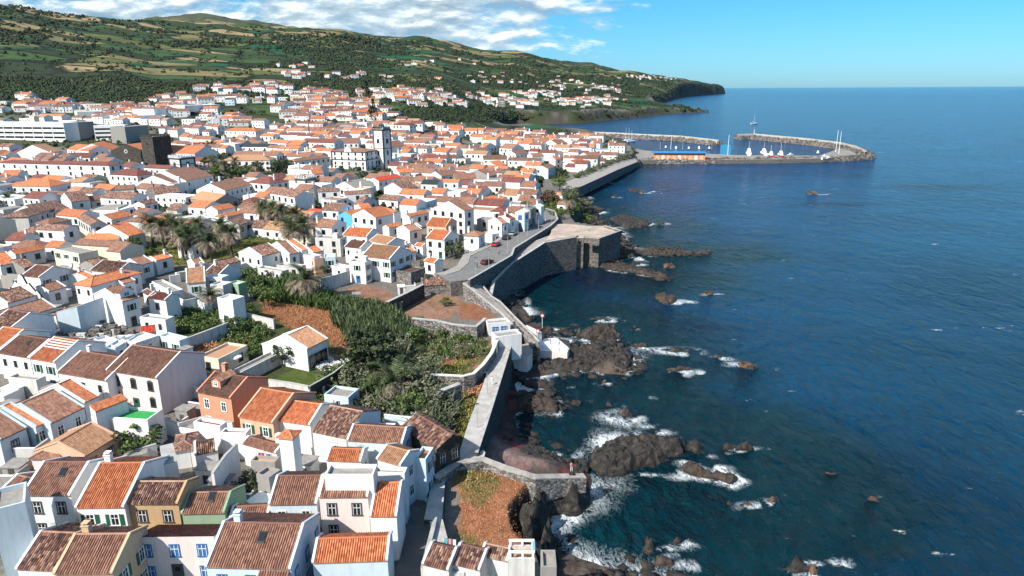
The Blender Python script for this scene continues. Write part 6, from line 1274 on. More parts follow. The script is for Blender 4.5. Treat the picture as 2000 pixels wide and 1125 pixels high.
# scattered ground vegetation
def inpoly(poly,n,z=8,seed=0):
    w=np.array(zpoly(poly,z)); g=np.random.default_rng(seed); lo,hi=w.min(0),w.max(0); out=[]
    while sum(map(len,out))<n:
        p=lo+(hi-lo)*g.random((n*2,2)); out.append(p[sdist(p[:,0],p[:,1],w)>0])
    p=np.concatenate(out)[:n]; return np.column_stack([p,height(p[:,0],p[:,1])])
def veg(name,parts,mat):
    V=[];F=[];t=[];o=0
    for v,f,tt in parts: V.append(v);F.append(f+o);t.append(tt);o+=len(v)
    obj(name,npmesh(name,np.concatenate(V),np.concatenate(F),[mat],attrs={'tint':('FLOAT',np.concatenate(t))}),kind='stuff')
def blades(pts,h,w,seed=0,lean=.35,n=1):
    g=np.random.default_rng(seed); pts=np.repeat(pts,n,0); k=len(pts); pts=pts+np.column_stack([g.normal(size=(k,2))*.35,np.zeros(k)])
    az=g.random(k)*6.28; d=np.column_stack([np.cos(az),np.sin(az),np.zeros(k)]); hh=h*(.5+.7*g.random(k)); ln=g.normal(size=(k,2))*lean
    top=pts+np.column_stack([ln*hh[:,None],hh]); w_=w*(.6+.8*g.random(k))[:,None]
    mid=(pts*.4+top*.6)-np.column_stack([ln*hh[:,None]*.15,-hh*.05])
    V=np.stack([pts-d*w_*.5,pts+d*w_*.5,mid+d*w_,mid-d*w_],1); V2=np.stack([mid-d*w_,mid+d*w_,top+d*w_*.1,top-d*w_*.1],1)
    A=np.concatenate([V,V2],0).reshape(-1,3); t=np.tile(np.repeat(g.random(k),4),2); return A,np.arange(len(A)).reshape(-1,4),t
cane=[(650,618),(662,590),(700,594),(745,600),(785,620),(800,645),(790,665),(750,655),(712,668),(690,660),(668,640)]
cl=inpoly(cane,1050,8,1); veg('giant_cane_thicket',[blades(cl,3.4,.16,2,.22,9)],REED)
cl2=inpoly([(475,535),(560,530),(640,560),(690,590),(665,600),(560,588),(500,583),(480,570)],520,8,4); veg('green_scrub_bank',[leaves(cl2+[0,0,.7],np.random.default_rng(1).uniform(.6,1.7,len(cl2)),26,.22,seed=4),blades(inpoly([(520,560),(590,560),(640,575),(650,600),(560,590)],400,8,7),2.6,.13,6,.3,5)],GREEN)
tk=inpoly([(700,700),(740,690),(800,690),(860,740),(885,790),(880,830),(835,835),(800,810),(720,795),(660,760),(640,745),(690,720)],560,8,9); g_=np.random.default_rng(2); veg('silvery_shrub_thicket',[leaves(tk+[0,0,1.0],g_.uniform(.9,2.4,len(tk)),34,.24,seed=9),blades(tk[:400],3.2,.12,5,.6,6)],GREY)
gs=inpoly([(610,745),(700,690),(720,790),(660,790),(600,770)],170,8,12); veg('green_thicket',[leaves(gs+[0,0,.6],g_.uniform(.5,1.5,len(gs)),30,.18,seed=12)],GREEN)
gs=np.concatenate([inpoly([(485,592),(520,640),(540,655),(500,650),(470,640),(478,600)],130,8,13),inpoly([(440,645),(500,655),(520,672),(480,690),(430,690)],120,8,14),inpoly([(335,600),(420,590),(445,620),(400,640),(350,650)],170,9,15)]); veg('garden_shrubs',[leaves(gs+[0,0,.5],g_.uniform(.5,1.3,len(gs)),30,.17,seed=14)],GREEN)
og=inpoly([(505,583),(560,590),(668,600),(665,640),(690,665),(700,692),(660,680),(640,655),(600,640),(560,632),(520,612)],1500,8,16); og2=inpoly([(895,912),(950,905),(1045,932),(1070,955),(1015,1000),(1040,1062),(900,1068)],2600,6,17); og3=inpoly([(355,680),(430,672),(490,660),(470,690),(400,690)],300,8,18)
veg('dry_orange_grass',[blades(og,.45,.03,16,.6,8),blades(og2,.16,.03,17,.9,3),blades(og3,.8,.1,18,.5,4)],DRYG)
yg=np.concatenate([inpoly([(900,925),(960,915),(1000,925),(965,942),(925,965),(903,955)],120,6,19),inpoly([(905,760),(940,775),(905,890),(885,880)],600,7,20),inpoly([(815,700),(930,690),(900,728),(820,732)],500,8,21)]); veg('yellow_green_grass',[blades(yg,.4,.09,19,.7,2)],YEL)
rd=inpoly([(915,760),(968,682),(955,740),(925,770)],500,7,22); veg('rust_brown_weeds',[blades(rd,.5,.08,22,.6,4)],DRYG)
wf=inpoly([(700,640),(830,622),(950,650),(962,680),(900,690),(800,690)],900,8,23); veg('pale_flowering_weeds',[leaves(wf[:260]+[0,0,.3],g_.uniform(.3,.8,260),20,.10,seed=23)],leafmat('pale_weed_heads',[(.16,.13,.11),(.32,.25,.22),(.48,.38,.35)])); veg('field_weeds',[leaves(wf[260:520]+[0,0,.3],g_.uniform(.3,1.0,260),22,.14,seed=24),blades(wf[520:],1.2,.1,24,.4,5)],GREEN)
fl=inpoly([(612,705),(640,690),(655,700),(680,692),(685,705),(650,720),(625,718)],70,8,25); veg('white_hydrangea_bed',[leaves(fl+[0,0,.5],g_.uniform(.35,.6,len(fl)),60,.09,seed=25,up=.5)],FLOW)
cs=np.concatenate([inpoly([(1060,400),(1110,385),(1155,405),(1150,425),(1100,430),(1065,425)],200,7,26),inpoly([(1070,318),(1110,325),(1108,345),(1078,340)],60,9,27)]); veg('cliff_scrub',[leaves(cs+[0,0,.7],g_.uniform(.8,2.0,len(cs)),30,.26,seed=26)],GREEN)
pg=inpoly([(440,455),(545,458),(570,475),(500,490),(430,505),(270,520),(265,480)],320,10,28); veg('park_grass_tufts',[leaves(pg+[0,0,.3],g_.uniform(.4,1.2,len(pg)),20,.16,seed=28)],GREEN)
iv=inpoly([(150,640),(210,600),(270,640),(215,665),(40,665),(60,640)],150,11,29)
# clutter of a ruined yard: fallen stones and beams
m=MB(); rr=random.Random(5)
for i,p_ in enumerate(iv):
    s=rr.uniform(.3,1.1); 
    if i%4==0: m.tube([(p_[0]-1.5,p_[1],p_[2]+.4),(p_[0]+rr.uniform(-1,2),p_[1]+rr.uniform(-2,2),p_[2]+rr.uniform(.5,1.8))],.09,BARK,4)
    else: m.box(p_[0]-s,p_[0]+s,p_[1]-s*.4,p_[1]+s*.4,p_[2]-.2,p_[2]+rr.uniform(.3,1.6),WALL['S'] if i%3 else WALL['a'])
m.build('ruined_yard_rubble',kind='stuff')
# ---------------------------------------------------------------- woods on the hill
def woods():
    g=np.random.default_rng(77); n=30000; px=g.uniform(-60,1420,n); sky_=np.interp(px,[-60,0,200,500,800,1000,1150,1250,1400],[0,5,38,52,76,104,126,148,160])
    py=sky_+ (g.random(n)**.9)*(238-sky_)
    q=groundpix(px,py); ok=~np.isnan(q[:,0]); q=q[ok]; py=py[ok]; px=px[ok]
    s=sdist(q[:,0],q[:,1],SHORE); c_,s_=math.cos(.5),math.sin(.5); X=q[:,0]*c_-q[:,1]*s_; Y=q[:,0]*s_+q[:,1]*c_
    d=fbm(q[:,0]/230+7,q[:,1]/230,4); hedge=np.abs(fbm(q[:,0]/330+1,q[:,1]/200+5,3)-.5)<.010; hedge|=np.abs(fbm(q[:,0]/200+11,q[:,1]/420+5,3)-.5)<.010
    near=sdist(px,py,[(760,232),(800,205),(860,196),(940,205),(1010,215),(1060,226),(1000,240),(960,244),(880,238)])>0
    low=sstep(-q[:,2],-140,-40)
    keep=(s>5)&(q[:,1]>640)&((d>.545-.035*low)|hedge|near|(g.random(len(d))<.05))
    town=sdist(px,py,TOWN)>-1; vr=sdist(px,py,[(-80,205),(250,205),(300,190),(430,190),(520,200),(620,170),(740,190),(730,240),(-80,240)])>0; keep&=~(vr&(g.random(len(d))<.6))
    keep&=~town; q=q[keep]; q=q[g.permutation(len(q))[:13000]]
    if len(vl):
        vv=np.array([(a[0],a[1]) for a in vl]); kk=np.ones(len(q),bool)
        for i in range(0,len(q),500):
            dd=((q[i:i+500,None,:2]-vv[None])**2).sum(-1).min(1); kk[i:i+500]=dd>90
        q=q[kk]
    tx=g.uniform(0,1200,6000); ty=g.uniform(205,430,6000); k2=sdist(tx,ty,TOWN)>1; q2=groundpix(tx[k2],ty[k2]); q2=q2[~np.isnan(q2[:,0])]
    hx=np.array([(f[0],f[1]) for f in FOOT]+[(a[0],a[1]) for a in fill]); k3=np.array([((hx-p[:2])**2).sum(1).min()>24 for p in q2]); q2=q2[k3][:1700]; print('town trees',len(q2)); q=np.concatenate([q,q2])
    D=np.hypot(q[:,0],q[:,1]); r=np.clip(D*.0021,2,7)*g.uniform(.55,1.3,len(q)); r[-len(q2):]=g.uniform(1.0,2.3,len(q2))
    ico=np.array([(0,0,1)]+[(math.cos(a)*.9,math.sin(a)*.9,.35) for a in np.arange(6)*1.047]+[(math.cos(a+.5),math.sin(a+.5),-.35) for a in np.arange(6)*1.047])
    tri=[(0,1+i,1+(i+1)%6) for i in range(6)]+[(1+i,7+i,1+(i+1)%6) for i in range(6)]+[(1+(i+1)%6,7+i,7+(i+1)%6) for i in range(6)]
    k=4; V=[];F=[];o=0
    Vb=[];tb=[]
    for j in range(k):
        off=g.normal(size=(len(q),3))*np.array([.7,.7,.22])*r[:,None]; rr_=r*g.uniform(.35,.75,len(q)); 
        v=ico[None]*rr_[:,None,None]*(.75+.5*g.random((len(q),13,1)))*np.array([1,1,.95])+ (q+off+np.column_stack([0*r,0*r,r*.42]))[:,None,:]
        Vb.append(v.reshape(-1,3)); tb.append(np.repeat(g.random(len(q)),13))
    V=np.concatenate(Vb); t=np.concatenate(tb); base=(np.arange(len(q)*k)*13)[:,None,None]; F=(np.array(tri)[None]+base).reshape(-1,3)
    obj('hillside_woods',npmesh('hillside_woods',V,F,[WOODL],attrs={'tint':('FLOAT',t)}),kind='stuff'); print('woods',len(q))
woods()
# ---------------------------------------------------------------- cars, boats, people, small things
def paint(name,c,metal=.0): 
    m,nt,b=newmat(name); b.inputs['Base Color'].default_value=(*c,1); b.inputs['Roughness'].default_value=.3; b.inputs['Coat Weight'].default_value=.5; b.inputs['Metallic'].default_value=metal; return m
TYRE=plain('tyre_rubber',(.02,.02,.02)); RIM=paint('wheel_rim',(.4,.4,.4),.8); LAMP=paint('lamp_glass',(.7,.7,.65)); REDL=paint('red_lamp',(.4,.01,.01))
def car(px,py,z,heading,mat,label):
    p=P(px,py,z); e=empty('parked_car',p,heading,label=label,cat='car',group='cars on the seafront road')
    prof=[(-2.05,.35),(-2.1,.75),(-1.9,.95),(-1.0,.98),(-.95,1.0),(1.0,1.02),(1.7,.98),(2.0,.85),(2.1,.4)]
    m=MB(); W2=.86
    for i in range(len(prof)-1):
        a,b_=prof[i],prof[i+1]; m.face([(a[0],-W2,a[1]),(b_[0],-W2,b_[1]),(b_[0],W2,b_[1]),(a[0],W2,a[1])][::-1],mat)
    for s in (-1,1): m.face([(x,s*W2,zz) for x,zz in prof][::s],mat)
    m.face([(-2.05,-W2,.3),(2.1,-W2,.3),(2.1,W2,.3),(-2.05,W2,.3)],TYRE)
    b_=m.build('body',e)
    r=MB(); c=[(-1.75,.97),(-1.25,1.42),(.35,1.46),(1.1,1.0)]; q=.72
    g_=MB()
    r.face([(c[1][0],-q+.06,c[1][1]),(c[2][0],-q+.06,c[2][1]),(c[2][0],q-.06,c[2][1]),(c[1][0],q-.06,c[1][1])],mat); r.build('car_roof',e)
    g_.face([(c[2][0],-q+.06,c[2][1]),(c[3][0],-W2+.05,c[3][1]),(c[3][0],W2-.05,c[3][1]),(c[2][0],q-.06,c[2][1])],GLASS); g_.build('windscreen',e)
    g_=MB(); g_.face([(c[0][0],-W2+.05,c[0][1]),(c[1][0],-q+.06,c[1][1]),(c[1][0],q-.06,c[1][1]),(c[0][0],W2-.05,c[0][1])],GLASS); g_.build('rear_window',e)
    for s in (-1,1):
        g_=MB(); g_.face([(c[0][0],s*(W2-.05),c[0][1]),(c[3][0],s*(W2-.05),c[3][1]),(c[2][0],s*(q-.06),c[2][1]),(c[1][0],s*(q-.06),c[1][1])][::s],GLASS); g_.build('side_window',e)
        for x in (-1.3,1.3):
            w=MB(); w.tube([(x,s*.7,.32),(x,s*.9,.32)],.32,TYRE,12); o=w.build('wheel',e); w=MB(); w.tube([(x,s*.9,.32),(x,s*.915,.32)],.19,RIM,10); w.build('rim',o)
        h=MB(); h.box(2.03,2.12,s*.7-.15,s*.7+.15,.62,.76,LAMP); h.build('headlight',e); h=MB(); h.box(-2.14,-2.05,s*.72-.12,s*.72+.12,.66,.82,REDL); h.build('tail_light',e)
a_=P(975,472,10.7); b2=P(1060,425,10.7); hd=math.atan2(b2[1]-a_[1],b2[0]-a_[0])
cr=paint('red_car_paint',(.45,.01,.02)); ck=paint('black_car_paint',(.012,.012,.014)); cs_=paint('silver_car_paint',(.45,.46,.47),.5); cg=paint('grey_car_paint',(.06,.065,.07),.3); cdr=paint('dark_red_car_paint',(.17,.01,.015)); cw=paint('white_car_paint',(.75,.75,.75))
for a in [(969,480,10.65,hd,cr,'bright red car parked at the corner of the white hipped roof house'),(951,515,10.65,hd-.25,cdr,'dark red car driving on the junction next to the seaward wall'),(989,467,10.65,hd,ck,'black car parked just behind the bright red one'),(1002,459,10.65,hd,cs_,'silver car parked in front of the row of terraced houses'),(1019,450,10.65,hd,ck,'black car parked beyond the silver one'),(1032,443,10.65,hd,cg,'grey car parked by the house with blue window frames'),(1043,437,10.65,hd,ck,'dark car parked by the narrow grey house'),(1054,430,10.65,hd,cg,'last dark grey car at the far end of the parked row'),(899,489,10.4,hd+.4,ck,'dark car in the shade left of the white hipped roof house')]: car(*a)
def boat(px,py,L_,hull,label,cabin=True,mast=0,heading=0,stripe=None,z=0,sail=False,gear=False,name='boat',cat='boat',group=None):
    p=P(px,py,z); e=empty(name,p,heading,label=label,cat=cat,group=group); W_=L_*.15; m=MB(); st=[]
    for i in range(9):
        s=i/8; w=W_*(math.sin(math.pi*(.22+.78*min(1,(1-s)*1.15+.0)))**.6 if s>.4 else (.8+.5*s)) ; w=W_*min(1,.78+s*.6)*(1-max(0,(s-.5)/.5)**2.2)+.02; hh=L_*.10*(1+1.0*max(0,s-.3)**1.5)
        x=(s-.5)*L_; st.append([(x,-w,hh),(x,-w*.9,hh*.45),(x,-w*.6,-.2),(x,w*.6,-.2),(x,w*.9,hh*.45),(x,w,hh)])
    for a,b_ in zip(st,st[1:]):
        for k in range(5): m.face([a[k],b_[k],b_[k+1],a[k+1]],(stripe if stripe and k in(1,3) else hull))
        m.face([(a[0][0],a[0][1],a[0][2]-.15),(a[5][0],a[5][1],a[5][2]-.15),(b_[5][0],b_[5][1],b_[5][2]-.15),(b_[0][0],b_[0][1],b_[0][2]-.15)],TRIMW)
    m.face(st[0],hull); m.build('hull',e)
    if cabin:
        c=MB(); z0=L_*.08; hh=L_*.16; c.prism([(-L_*.22,-W_*.6),(L_*.08,-W_*.6),(L_*.13,0),(L_*.08,W_*.6),(-L_*.22,W_*.6)],z0,z0+hh,TRIMW); c.box(-L_*.14,L_*.05,-W_*.45,W_*.45,z0+hh,z0+hh*1.6,TRIMW); o=c.build('cabin',e)
        g_=MB(); g_.box(-L_*.2,L_*.06,-W_*.61,W_*.61,z0+hh*.5,z0+hh*.75,GLASS); g_.build('window',o)
    if mast:
        m=MB(); m.tube([(0,0,L_*.08),(0,0,mast)],[.12,.06],TRIMW,5); m.tube([(0,0,mast*.25),(-L_*.4,0,mast*.22)],.07,TRIMW,5); m.build('mast',e)
        if gear:
            m=MB(); m.tube([(0,0,mast*.8),(-L_*.35,0,mast*.5)],.05,TRIMD,4); m.tube([(0,0,mast*.9),(L_*.45,0,L_*.2)],.05,TRIMD,4); m.build('rigging',e)
RB=paint('red_hull_paint',(.42,.02,.02)); BB=paint('blue_hull_paint',(.02,.06,.2)); WB=paint('white_hull_paint',(.8,.8,.8))
for a in [(1462,302,16,WB,'largest white trawler with a red stripe moored at the inner quay',True,11,1.3,RB,3.4),(1491,302,15,WB,'white fishing boat standing between the trawler and the red hulled boats',True,10,1.5,None,3.4),(1505,305,12,RB,'left one of the two red hulled fishing boats',True,9,1.5,None,3.4),(1524,305,13,RB,'right one of the two red hulled fishing boats with white cabin',True,11,1.5,None,3.4)]:
    boat(a[0],a[1],a[2],a[3],a[4],a[5],a[6],a[7],a[8],a[9],gear=True,name='fishing_boat',group='fishing boats in the marina')
boat(1473,242,13,WB,'white sailing boat with bare mast alone on the open sea beyond the marina',False,16,.3,name='sailing_boat'); boat(1544,303,6,WB,'small white motor boat in the basin right of the red hulled boats',True,0,.2); boat(1597,300,8,BB,'dark blue boat at the outer end of the basin',True,0,1.2)
for i,(a,b_,lab) in enumerate(((1222,276,'leftmost of three moored yachts with tall masts at the left of the marina'),(1228,274,'middle of three moored yachts with tall masts at the left of the marina'),(1233,277,'rightmost of three moored yachts with tall masts at the left of the marina'))): boat(a,b_,11,WB,lab,False,15-i,.4,name='yacht',group='yachts with tall masts')
for i,(a,b_) in enumerate(((1300,289),(1320,290),(1345,291),(1365,290),(1385,291))): boat(a,b_,7,WB if i%2 else BB,('white' if i%2 else 'dark blue')+' moored small boat, %s from left behind the orange harbour building'%ordw[i],True,0,1.4,group='small boats behind the harbour hall')
for i,(a,b_) in enumerate(((1610,306),(1618,309),(1605,311))): boat(a,b_,5,WB,'small white boat hauled out on the outer quay, %s from left'%['second','third','first'][i],True,0,.6*i,z=3.4,group='small boats on the quay')
SKIN=plain('skin',(.45,.24,.16),.6,.05); HAIR=plain('dark_hair',(.03,.02,.015),.6)
def person(p,hd_,shirt,trous,label,stride=.25,hgt=1.72):
    J={'pel':(0,0,.95),'ch':(0,0,1.35),'nk':(0,0,1.5),'hd':(.02,0,1.64),'tp':(.02,0,1.72),'sl':(0,.19,1.42),'el':(-.06,.25,1.15),'hl':(.06,.25,.90),'sr':(0,-.19,1.42),'er':(.04,-.25,1.14),'hr':(.16,-.24,.92),
       'kl':(stride*.6,.1,.5),'al':(stride,.1,.08),'tl':(stride+.16,.1,.03),'kr':(-stride*.2,-.1,.5),'ar':(-stride,-.1,.1),'tr':(-stride+.16,-.1,.03),'hpl':(0,.1,.9),'hpr':(0,-.1,.9)}
    R2={'pel':.13,'ch':.155,'nk':.055,'hd':.095,'tp':.06,'sl':.065,'el':.045,'hl':.035,'sr':.065,'er':.045,'hr':.035,'kl':.065,'al':.045,'tl':.035,'kr':.065,'ar':.045,'tr':.035,'hpl':.095,'hpr':.095}
    E=[('pel','ch'),('ch','nk'),('nk','hd'),('hd','tp'),('ch','sl'),('sl','el'),('el','hl'),('ch','sr'),('sr','er'),('er','hr'),('pel','hpl'),('hpl','kl'),('kl','al'),('al','tl'),('pel','hpr'),('hpr','kr'),('kr','ar'),('ar','tr')]
    ks=list(J); me=bpy.data.meshes.new('person_body'); me.from_pydata([J[k] for k in ks],[(ks.index(a),ks.index(b_)) for a,b_ in E],[])
    o=bpy.data.objects.new('person',me); COL.objects.link(o); md=o.modifiers.new('s','SKIN'); 
    for i,k in enumerate(ks): me.skin_vertices[0].data[i].radius=(R2[k],R2[k]); me.skin_vertices[0].data[i].use_root=(k=='pel')
    o.modifiers.new('ss','SUBSURF').levels=1; dg=bpy.context.evaluated_depsgraph_get(); ev=o.evaluated_get(dg); m2=bpy.data.meshes.new_from_object(ev); o.modifiers.clear(); o.data=m2
    m2.materials.clear(); [m2.materials.append(x) for x in (SKIN,shirt,trous,HAIR)]
    for pl in m2.polygons:
        z=pl.center.z; y=abs(pl.center.y); pl.use_smooth=True
        pl.material_index=3 if z>1.66 or (z>1.56 and pl.center.x<-.02) else (0 if z>1.47 or (y>.2 and z<1.2) or z<.12 else (1 if z>.95 else 2))
    o.location=p; o.rotation_euler=(0,0,hd_); s=hgt/1.78; o.scale=(s,s,s); tag(o,label,'person')
PK=plain('pink_cloth',(.75,.25,.25)); TQ=plain('turquoise_cloth',(.15,.6,.62)); WH=plain('white_cloth',(.75,.75,.75)); NV=plain('navy_cloth',(.02,.025,.05)); GR=plain('grey_cloth',(.2,.2,.2))
def gp(a,b_,z): v=P(a,b_,z); return v
person(P(1116,921,1.9),-1.2,PK,WH,'person in pink top and white trousers standing on the red shingle beach',.08)
person(P(833,992,5.92),1.3,TQ,GR,'person in turquoise shirt walking up the shaded alley',.28)
person(P(929,522,10.62),2.0,NV,NV,'left one of two people in dark clothes crossing the road junction',.2); person(P(932,523,10.62),2.0,GR,NV,'right one of two people in dark clothes crossing the road junction',.2)
person(P(961,752,7.33),1.2,WH,WH,'person in white on the middle of the straight promenade',.1)
def sign(px,py,z,label):
    p=P(px,py,z); e=empty('warning_flag_board',p,label=label,cat='sign'); m=MB(); m.tube([(0,0,0),(0,0,2.6)],.06,TRIMW,5); m.build('post',e); m=MB(); m.tube([(0,0,3.1),(0,-.06,3.1)],.5,ROOF['R'],16); m.tube([(0,-.061,3.1),(0,-.08,3.1)],.3,TRIMW,16); m.build('board',e)
sign(1059,640,2.2,'round red and white board on a post on the beach by the bay'); sign(1050,672,3,'round red and white board beside the white bathing platform')
# parasols
def parasol(px,py,r,h,mat,label):
    p=groundpix([px],[py])[0]; e=empty('parasol',p,label=label,cat='parasol'); m=MB(); m.tube([(0,0,0),(0,0,h)],.05,TRIMD,5); m.build('pole',e); m=MB()
    for k in range(8):
        a,b_=k*math.pi/4,(k+1)*math.pi/4; m.face([(r*math.cos(a),r*math.sin(a),h-.5),(r*math.cos(b_),r*math.sin(b_),h-.5),(0,0,h+.1)],mat); m.face([(r*math.cos(a),r*math.sin(a),h-.7),(r*math.cos(b_),r*math.sin(b_),h-.7),(r*math.cos(b_),r*math.sin(b_),h-.5),(r*math.cos(a),r*math.sin(a),h-.5)],mat)
    m.build('canopy',e)
parasol(458,716,1.6,2.6,TRIMW,'white octagonal parasol on the terrace of the cream house')
for i,(a,b_) in enumerate(((1052,334),(1060,332),(1068,333))): parasol(a,b_,3.0,3.2,[ROOF['R'],TRIMW,ROOF['R']][i],['left red','white middle','right red'][i]+' parasol on the cliff top terrace by the retaining arch')
# washing lines: every cloth is its own thing
cc={'red':plain('red_cloth',(.6,.03,.03)),'orange':plain('orange_cloth',(.75,.3,.05)),'yellow':plain('yellow_cloth',(.75,.6,.08)),'teal':plain('teal_cloth',(.05,.4,.4)),'blue':plain('blue_cloth',(.05,.15,.55)),'white':WH,'pink':PK,'green':plain('green_cloth',(.05,.4,.15))}
def washing(A,B,z,cols,where):
    a,b_=Vector(P(*A,z)),Vector(P(*B,z)); e=empty('washing_line',a,label='washing line '+where,cat='washing line'); m=MB(); m.tube([(0,0,0),tuple(b_-a)],.02,TRIMD,4); m.build('line',e)
    for s in (Vector(),b_-a):
        m=MB(); m.tube([s+Vector((0,0,-1.9)),s],.04,TRIMW,5); m.build('post',e)
    n=len(cols)
    for i,c in enumerate(cols):
        p=a.lerp(b_,(i+.3)/n); q=a.lerp(b_,(i+.95)/n); h=random.uniform(.55,.95); m=MB(); d=(q-p); nn=Vector((-d.y,d.x,0)).normalized()*.03
        for s in (1,-1): m.face([nn*s,d+nn*s,d+nn*s*2+Vector((0,0,-h)),nn*s*2+Vector((0,0,-h))][::s],cc[c])
        o=m.build('laundry'); o.location=p; tag(o,f'{c} cloth, {ordw[i]} from left on the washing line {where}','laundry','laundry on washing lines')
washing((706,866),(732,874),9.3,['red','orange','white','yellow','teal','blue'],'below the long brown orange roof')
washing((503,883),(532,888),9.6,['pink','red','white','blue','pink'],'behind the tall blank white house')
washing((866,1050),(890,1054),8.6,['teal','pink','white'],'by the alley wall')
# roof aerials
for i,(a,b_,z,w) in enumerate(((118,1060,13,'over the weathered roof in the lower left corner'),(375,905,13,'among the heaped old tiles'),(517,880,13,'behind the tall blank white house'),(660,880,14,'above the orange roof with a rubble terrace'),(205,790,12,'over the green carpeted terrace'))):
    p=P(a,b_,z-2.5); e=empty('aerial',p,label='thin metal roof aerial '+w,cat='aerial'); m=MB(); m.tube([(0,0,-2),(0,0,2.5)],.03,TRIMD,4); m.build('mast',e); m=MB(); m.tube([(-.6,0,2.4),(.6,0,2.4)],.02,TRIMD,4)
    for x in (-.5,-.25,0,.25,.5): m.tube([(x,-.3,2.4),(x,.3,2.4)],.015,TRIMD,4)
    m.build('antenna_comb',e)
# cars left in the town streets, lamp posts along the sea front, more people
rr=random.Random(12); cols=[(cw,'white'),(cs_,'silver'),(ck,'black'),(cr,'red'),(cg,'grey'),(paint('blue_car_paint',(.02,.06,.25)),'blue')]
CARS=[]
fx=np.array([f[0] for f in FOOT]+[a[0] for a in fill]); fy=np.array([f[1] for f in FOOT]+[a[1] for a in fill])
for k in range(6000):
    if len(CARS)>=22: break
    px=rr.uniform(100,1150); py=rr.uniform(300,520)
    if sdist(np.array([px]),np.array([py]),TOWN)[0]<5: continue
    q=groundpix([px],[py])[0]
    if np.isnan(q[0]) or sdist(q[:1],q[1:2],PLAT)[0]<8 or (np.hypot(fx-q[0],fy-q[1]).min()<5.6) or any(sdist(np.array([px]),np.array([py]),kz)[0]>-3 for kz in KEEP): continue
    c_=rr.choice(cols); tx,ty=toPix(q[0],q[1],q[2]); car(float(tx),float(ty),q[2]+.03,math.radians(-20)+(math.pi if rr.random()<.5 else 0),c_[0],''); o=[x for x in COL.objects if x.name.startswith('parked_car')][-1]
    e=sorted([x for x in COL.objects if x.name.startswith('parked_car') and x.get('label')==None],key=lambda x:x.name)
    CARS.append((px,py,c_[1]))
ce=[x for x in COL.objects if x.name.startswith('parked_car') and not x.get('label')]
ce.sort(key=lambda x:x.name)
CREC=[dict(o=x,px=c[0],py=c[1],col=c[2],label=None) for x,c in zip(ce,CARS)]
for x in ce: x['group']='cars parked in the town streets'; x['category']='car'
for i,(a,b_) in enumerate([(1078,436),(1052,449),(1030,462),(1012,476),(955,523),(930,540)]): pole(a,b_,10.7,5,.08,'slim street lamp on the seaward side of the seafront road, %s from its far end'%ordw[i])
for i,(a,b_) in enumerate([(985,700),(966,770),(946,835)]): pole(a-14,b_,7.3,4,.07,'slim lamp on the inland edge of the straight promenade, %s from its far end'%ordw[i])
for a,b_,z,hd_,sh,tr,lab in ((1075,672,3.05,.5,PK,NV,'person in pink top standing on the white bathing platform'),(1092,676,3.05,2,WH,NV,'person in white top at the outer end of the white bathing platform'),(1005,640,6.4,1.2,NV,GR,'person in navy top walking on the coast path above the bay'),(1065,436,10.65,1,WH,GR,'person in white near the far end of the seafront road'),(1150,452,10.4,.3,TQ,NV,'person in turquoise on top of the sea fort'),(975,498,10.65,2.2,PK,NV,'person in pink on the pavement side of the seafront road')): person(P(a,b_,z),hd_,sh,tr,lab,.15)
# low white yard walls and sheds filling the gaps between near houses
g0=np.array([(f[0],f[1]) for f in FOOT]); rr=random.Random(99); nyw=0
LMW=[]
for k in range(900):
    if nyw>70: break
    px=rr.uniform(5,830); py=rr.uniform(545,1100); q=P(px,py,8.5); 
    if min(sdist(np.array([q[0]]),np.array([q[1]]),PLAT))<6: continue
    bad=False
    for (zp) in KZ if 'KZ' in globals() else []: pass
    infield=any(sdist(np.array([q[0]]),np.array([q[1]]),zpoly(z_[0],z_[1]))[0]>-1 for z_ in (ZONES[0],ZONES[6],ZONES[7],ZONES[8],ZONES[9],ZONES[10],ZONES[20]))
    if infield or (765<px<900 and py>880): continue
    j=0
    for f in FOOT:
        dx,dy=q[0]-f[0],q[1]-f[1]; c,s=math.cos(-f[4]),math.sin(-f[4]); lx=abs(dx*c-dy*s)-f[2]/2; ly=abs(dx*s+dy*c)-f[3]/2
        if max(lx,ly)<1.2: bad=True;break
    if bad: continue
    f=min(FOOT,key=lambda f:(f[0]-q[0])**2+(f[1]-q[1])**2); an=f[4]; z0=T(q[0],q[1]); wl=rr.choice('wwwakl'); L_=rr.uniform(2.5,5)
    e=empty('yard_shed' if nyw%2 else 'yard_wall',(q[0],q[1],z0),an); m=MB()
    if nyw%2:
        w,d,h=rr.uniform(1.6,3),rr.uniform(1.6,2.6),rr.uniform(2,2.9); m.box(-w/2,w/2,-d/2,d/2,-1,h,WALL[wl]); m.build('wall',e); r_=MB(); r_.box(-w/2-.15,w/2+.15,-d/2-.15,d/2+.15,h,h+.14,ROOF[rr.choice('obgrm')] if 0 else ROOF[rr.choice('gWg')]); r_.build('roof',e); x=MB(); x.box(-.4,.4,-d/2-.05,-d/2,0,1.85,TRIMD); x.build('door',e)
        FOOT.append((q[0],q[1],w,d,an))
    else:
        h=rr.uniform(1.6,2.6); m.box(-L_/2,L_/2,-.12,.12,-1,h,WALL[wl]); m.box(L_/2-.24,L_/2,.12,rr.uniform(2,4),-1,h,WALL[wl]); m.build('wall_face',e); x=MB(); x.box(-L_/2-.04,L_/2+.04,-.17,.17,h,h+.08,TRIMW); x.build('coping',e)
        FOOT.append((q[0],q[1],L_,.5,an))
    AUTO.append(dict(o=e,px=px,py=py,roof='g',wall=wl,typ='F' if nyw%2 else 'W',h=2,label=None,cat='shed' if nyw%2 else 'wall',group=None)); nyw+=1
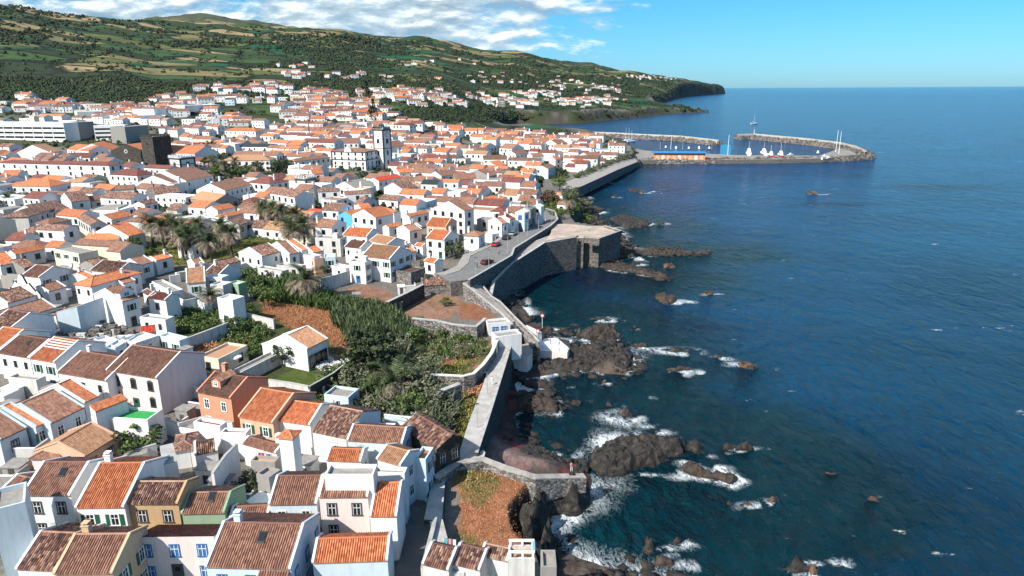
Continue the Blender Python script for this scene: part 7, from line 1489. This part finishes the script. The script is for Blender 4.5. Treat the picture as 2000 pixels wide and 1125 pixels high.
# ---------------------------------------------------------------- labels for everything left
LM=[('the tall clock tower',740,290),('the dark church tower',302,290),('the bigger palm group',370,450),('the smaller palm group',555,430),('the white school',60,262),('the seafront road',1000,470),('the sky blue house',690,440),('the lone large palm',597,545),('the orange harbour building',1330,303),('the white courtyard house',570,665),('the salmon house',445,775),('the curly chapel front',92,575),('the orange roofed villa',75,362),('the long white convent',110,322),('the green and red pole',603,255),('the old theatre',595,395),('the bronze cliff tree',1072,390),('the green carpeted terrace',275,805),('the large pale pink house',275,745),('the red gridded roof',755,350),('the tallest blank white house',580,890),('the bare soil garden',720,570),('the bright blue roof',1178,290),('the round green bush',275,870),('the ruined yard',160,640),('the large dark tree',735,690),('the cream flat roofed block',128,500)]
TN={'G':'gable roof','H':'hipped roof','K':'sloping roof','S':'lean-to roof','F':'flat roof'}
def autolabel(recs,desc):
    tmp=[]
    for r_ in recs:
        l=min(LM,key=lambda l:(l[1]-r_['px'])**2+((l[2]-r_['py'])*1.5)**2+(1e9 if abs(l[1]-r_['px'])+abs(l[2]-r_['py'])<8 else 0)); dx,dy=r_['px']-l[1],r_['py']-l[2]
        dw=('right of' if dx>0 else 'left of') if abs(dx)>abs(dy)*1.3 else ('below' if dy>0 else 'behind')
        tmp.append((math.hypot(dx,dy),desc(r_),dw,l[0],r_))
    c={}
    for ds,de,dw,l,r_ in sorted(tmp,key=lambda t:t[0]):
        k=(de,dw,l); c[k]=c.get(k,0)+1; r_['o']['label']=f'{de}, {nth(c[k])} {dw} {l}'
def dh(r_):
    if r_['cat']=='wall': return f"low {WALLN[r_['wall']]} yard wall"
    if r_['cat']=='shed': return f"small {WALLN[r_['wall']]} yard shed"
    return f"{WALLN[r_['wall']]} house with {ROOFN[r_['roof']]} {TN[r_['typ']]}"
autolabel([r_ for r_ in AUTO if not r_['label']],dh)
for r_ in AUTO:
    if r_['label']: r_['o']['label']=r_['label']
    r_['o']['category']=r_['cat']
    if r_['cat']=='house': r_['o']['group']='houses of the town'
    elif r_['cat'] in('wall','shed') and not r_['label']: r_['o']['group']='yard walls and sheds'
MN={GREEN.name:'green',DARK.name:'dark green',GREY.name:'grey green',BRONZE.name:'bronze',WOODL.name:'very dark'}
autolabel(CREC,lambda t:f"{t['col']} car parked in a town street")
autolabel([t for t in TREES if not t['label']],lambda t:f"{'tall' if t['h']>6.2 else 'small'} {MN[t['mat'].name]} leafy tree")
for o_ in list(COL.objects):
    if o_.parent is None and 'label' in o_ and 'kind' not in o_: o_['kind']='thing'
for t in TREES:
    t['o']['category']='tree'
    if not t['label']: t['o']['group']='trees in the town'
for o_ in COL.objects:
    if o_.parent is None and 'label' in o_ and 'kind' not in o_: o_['kind']='thing'
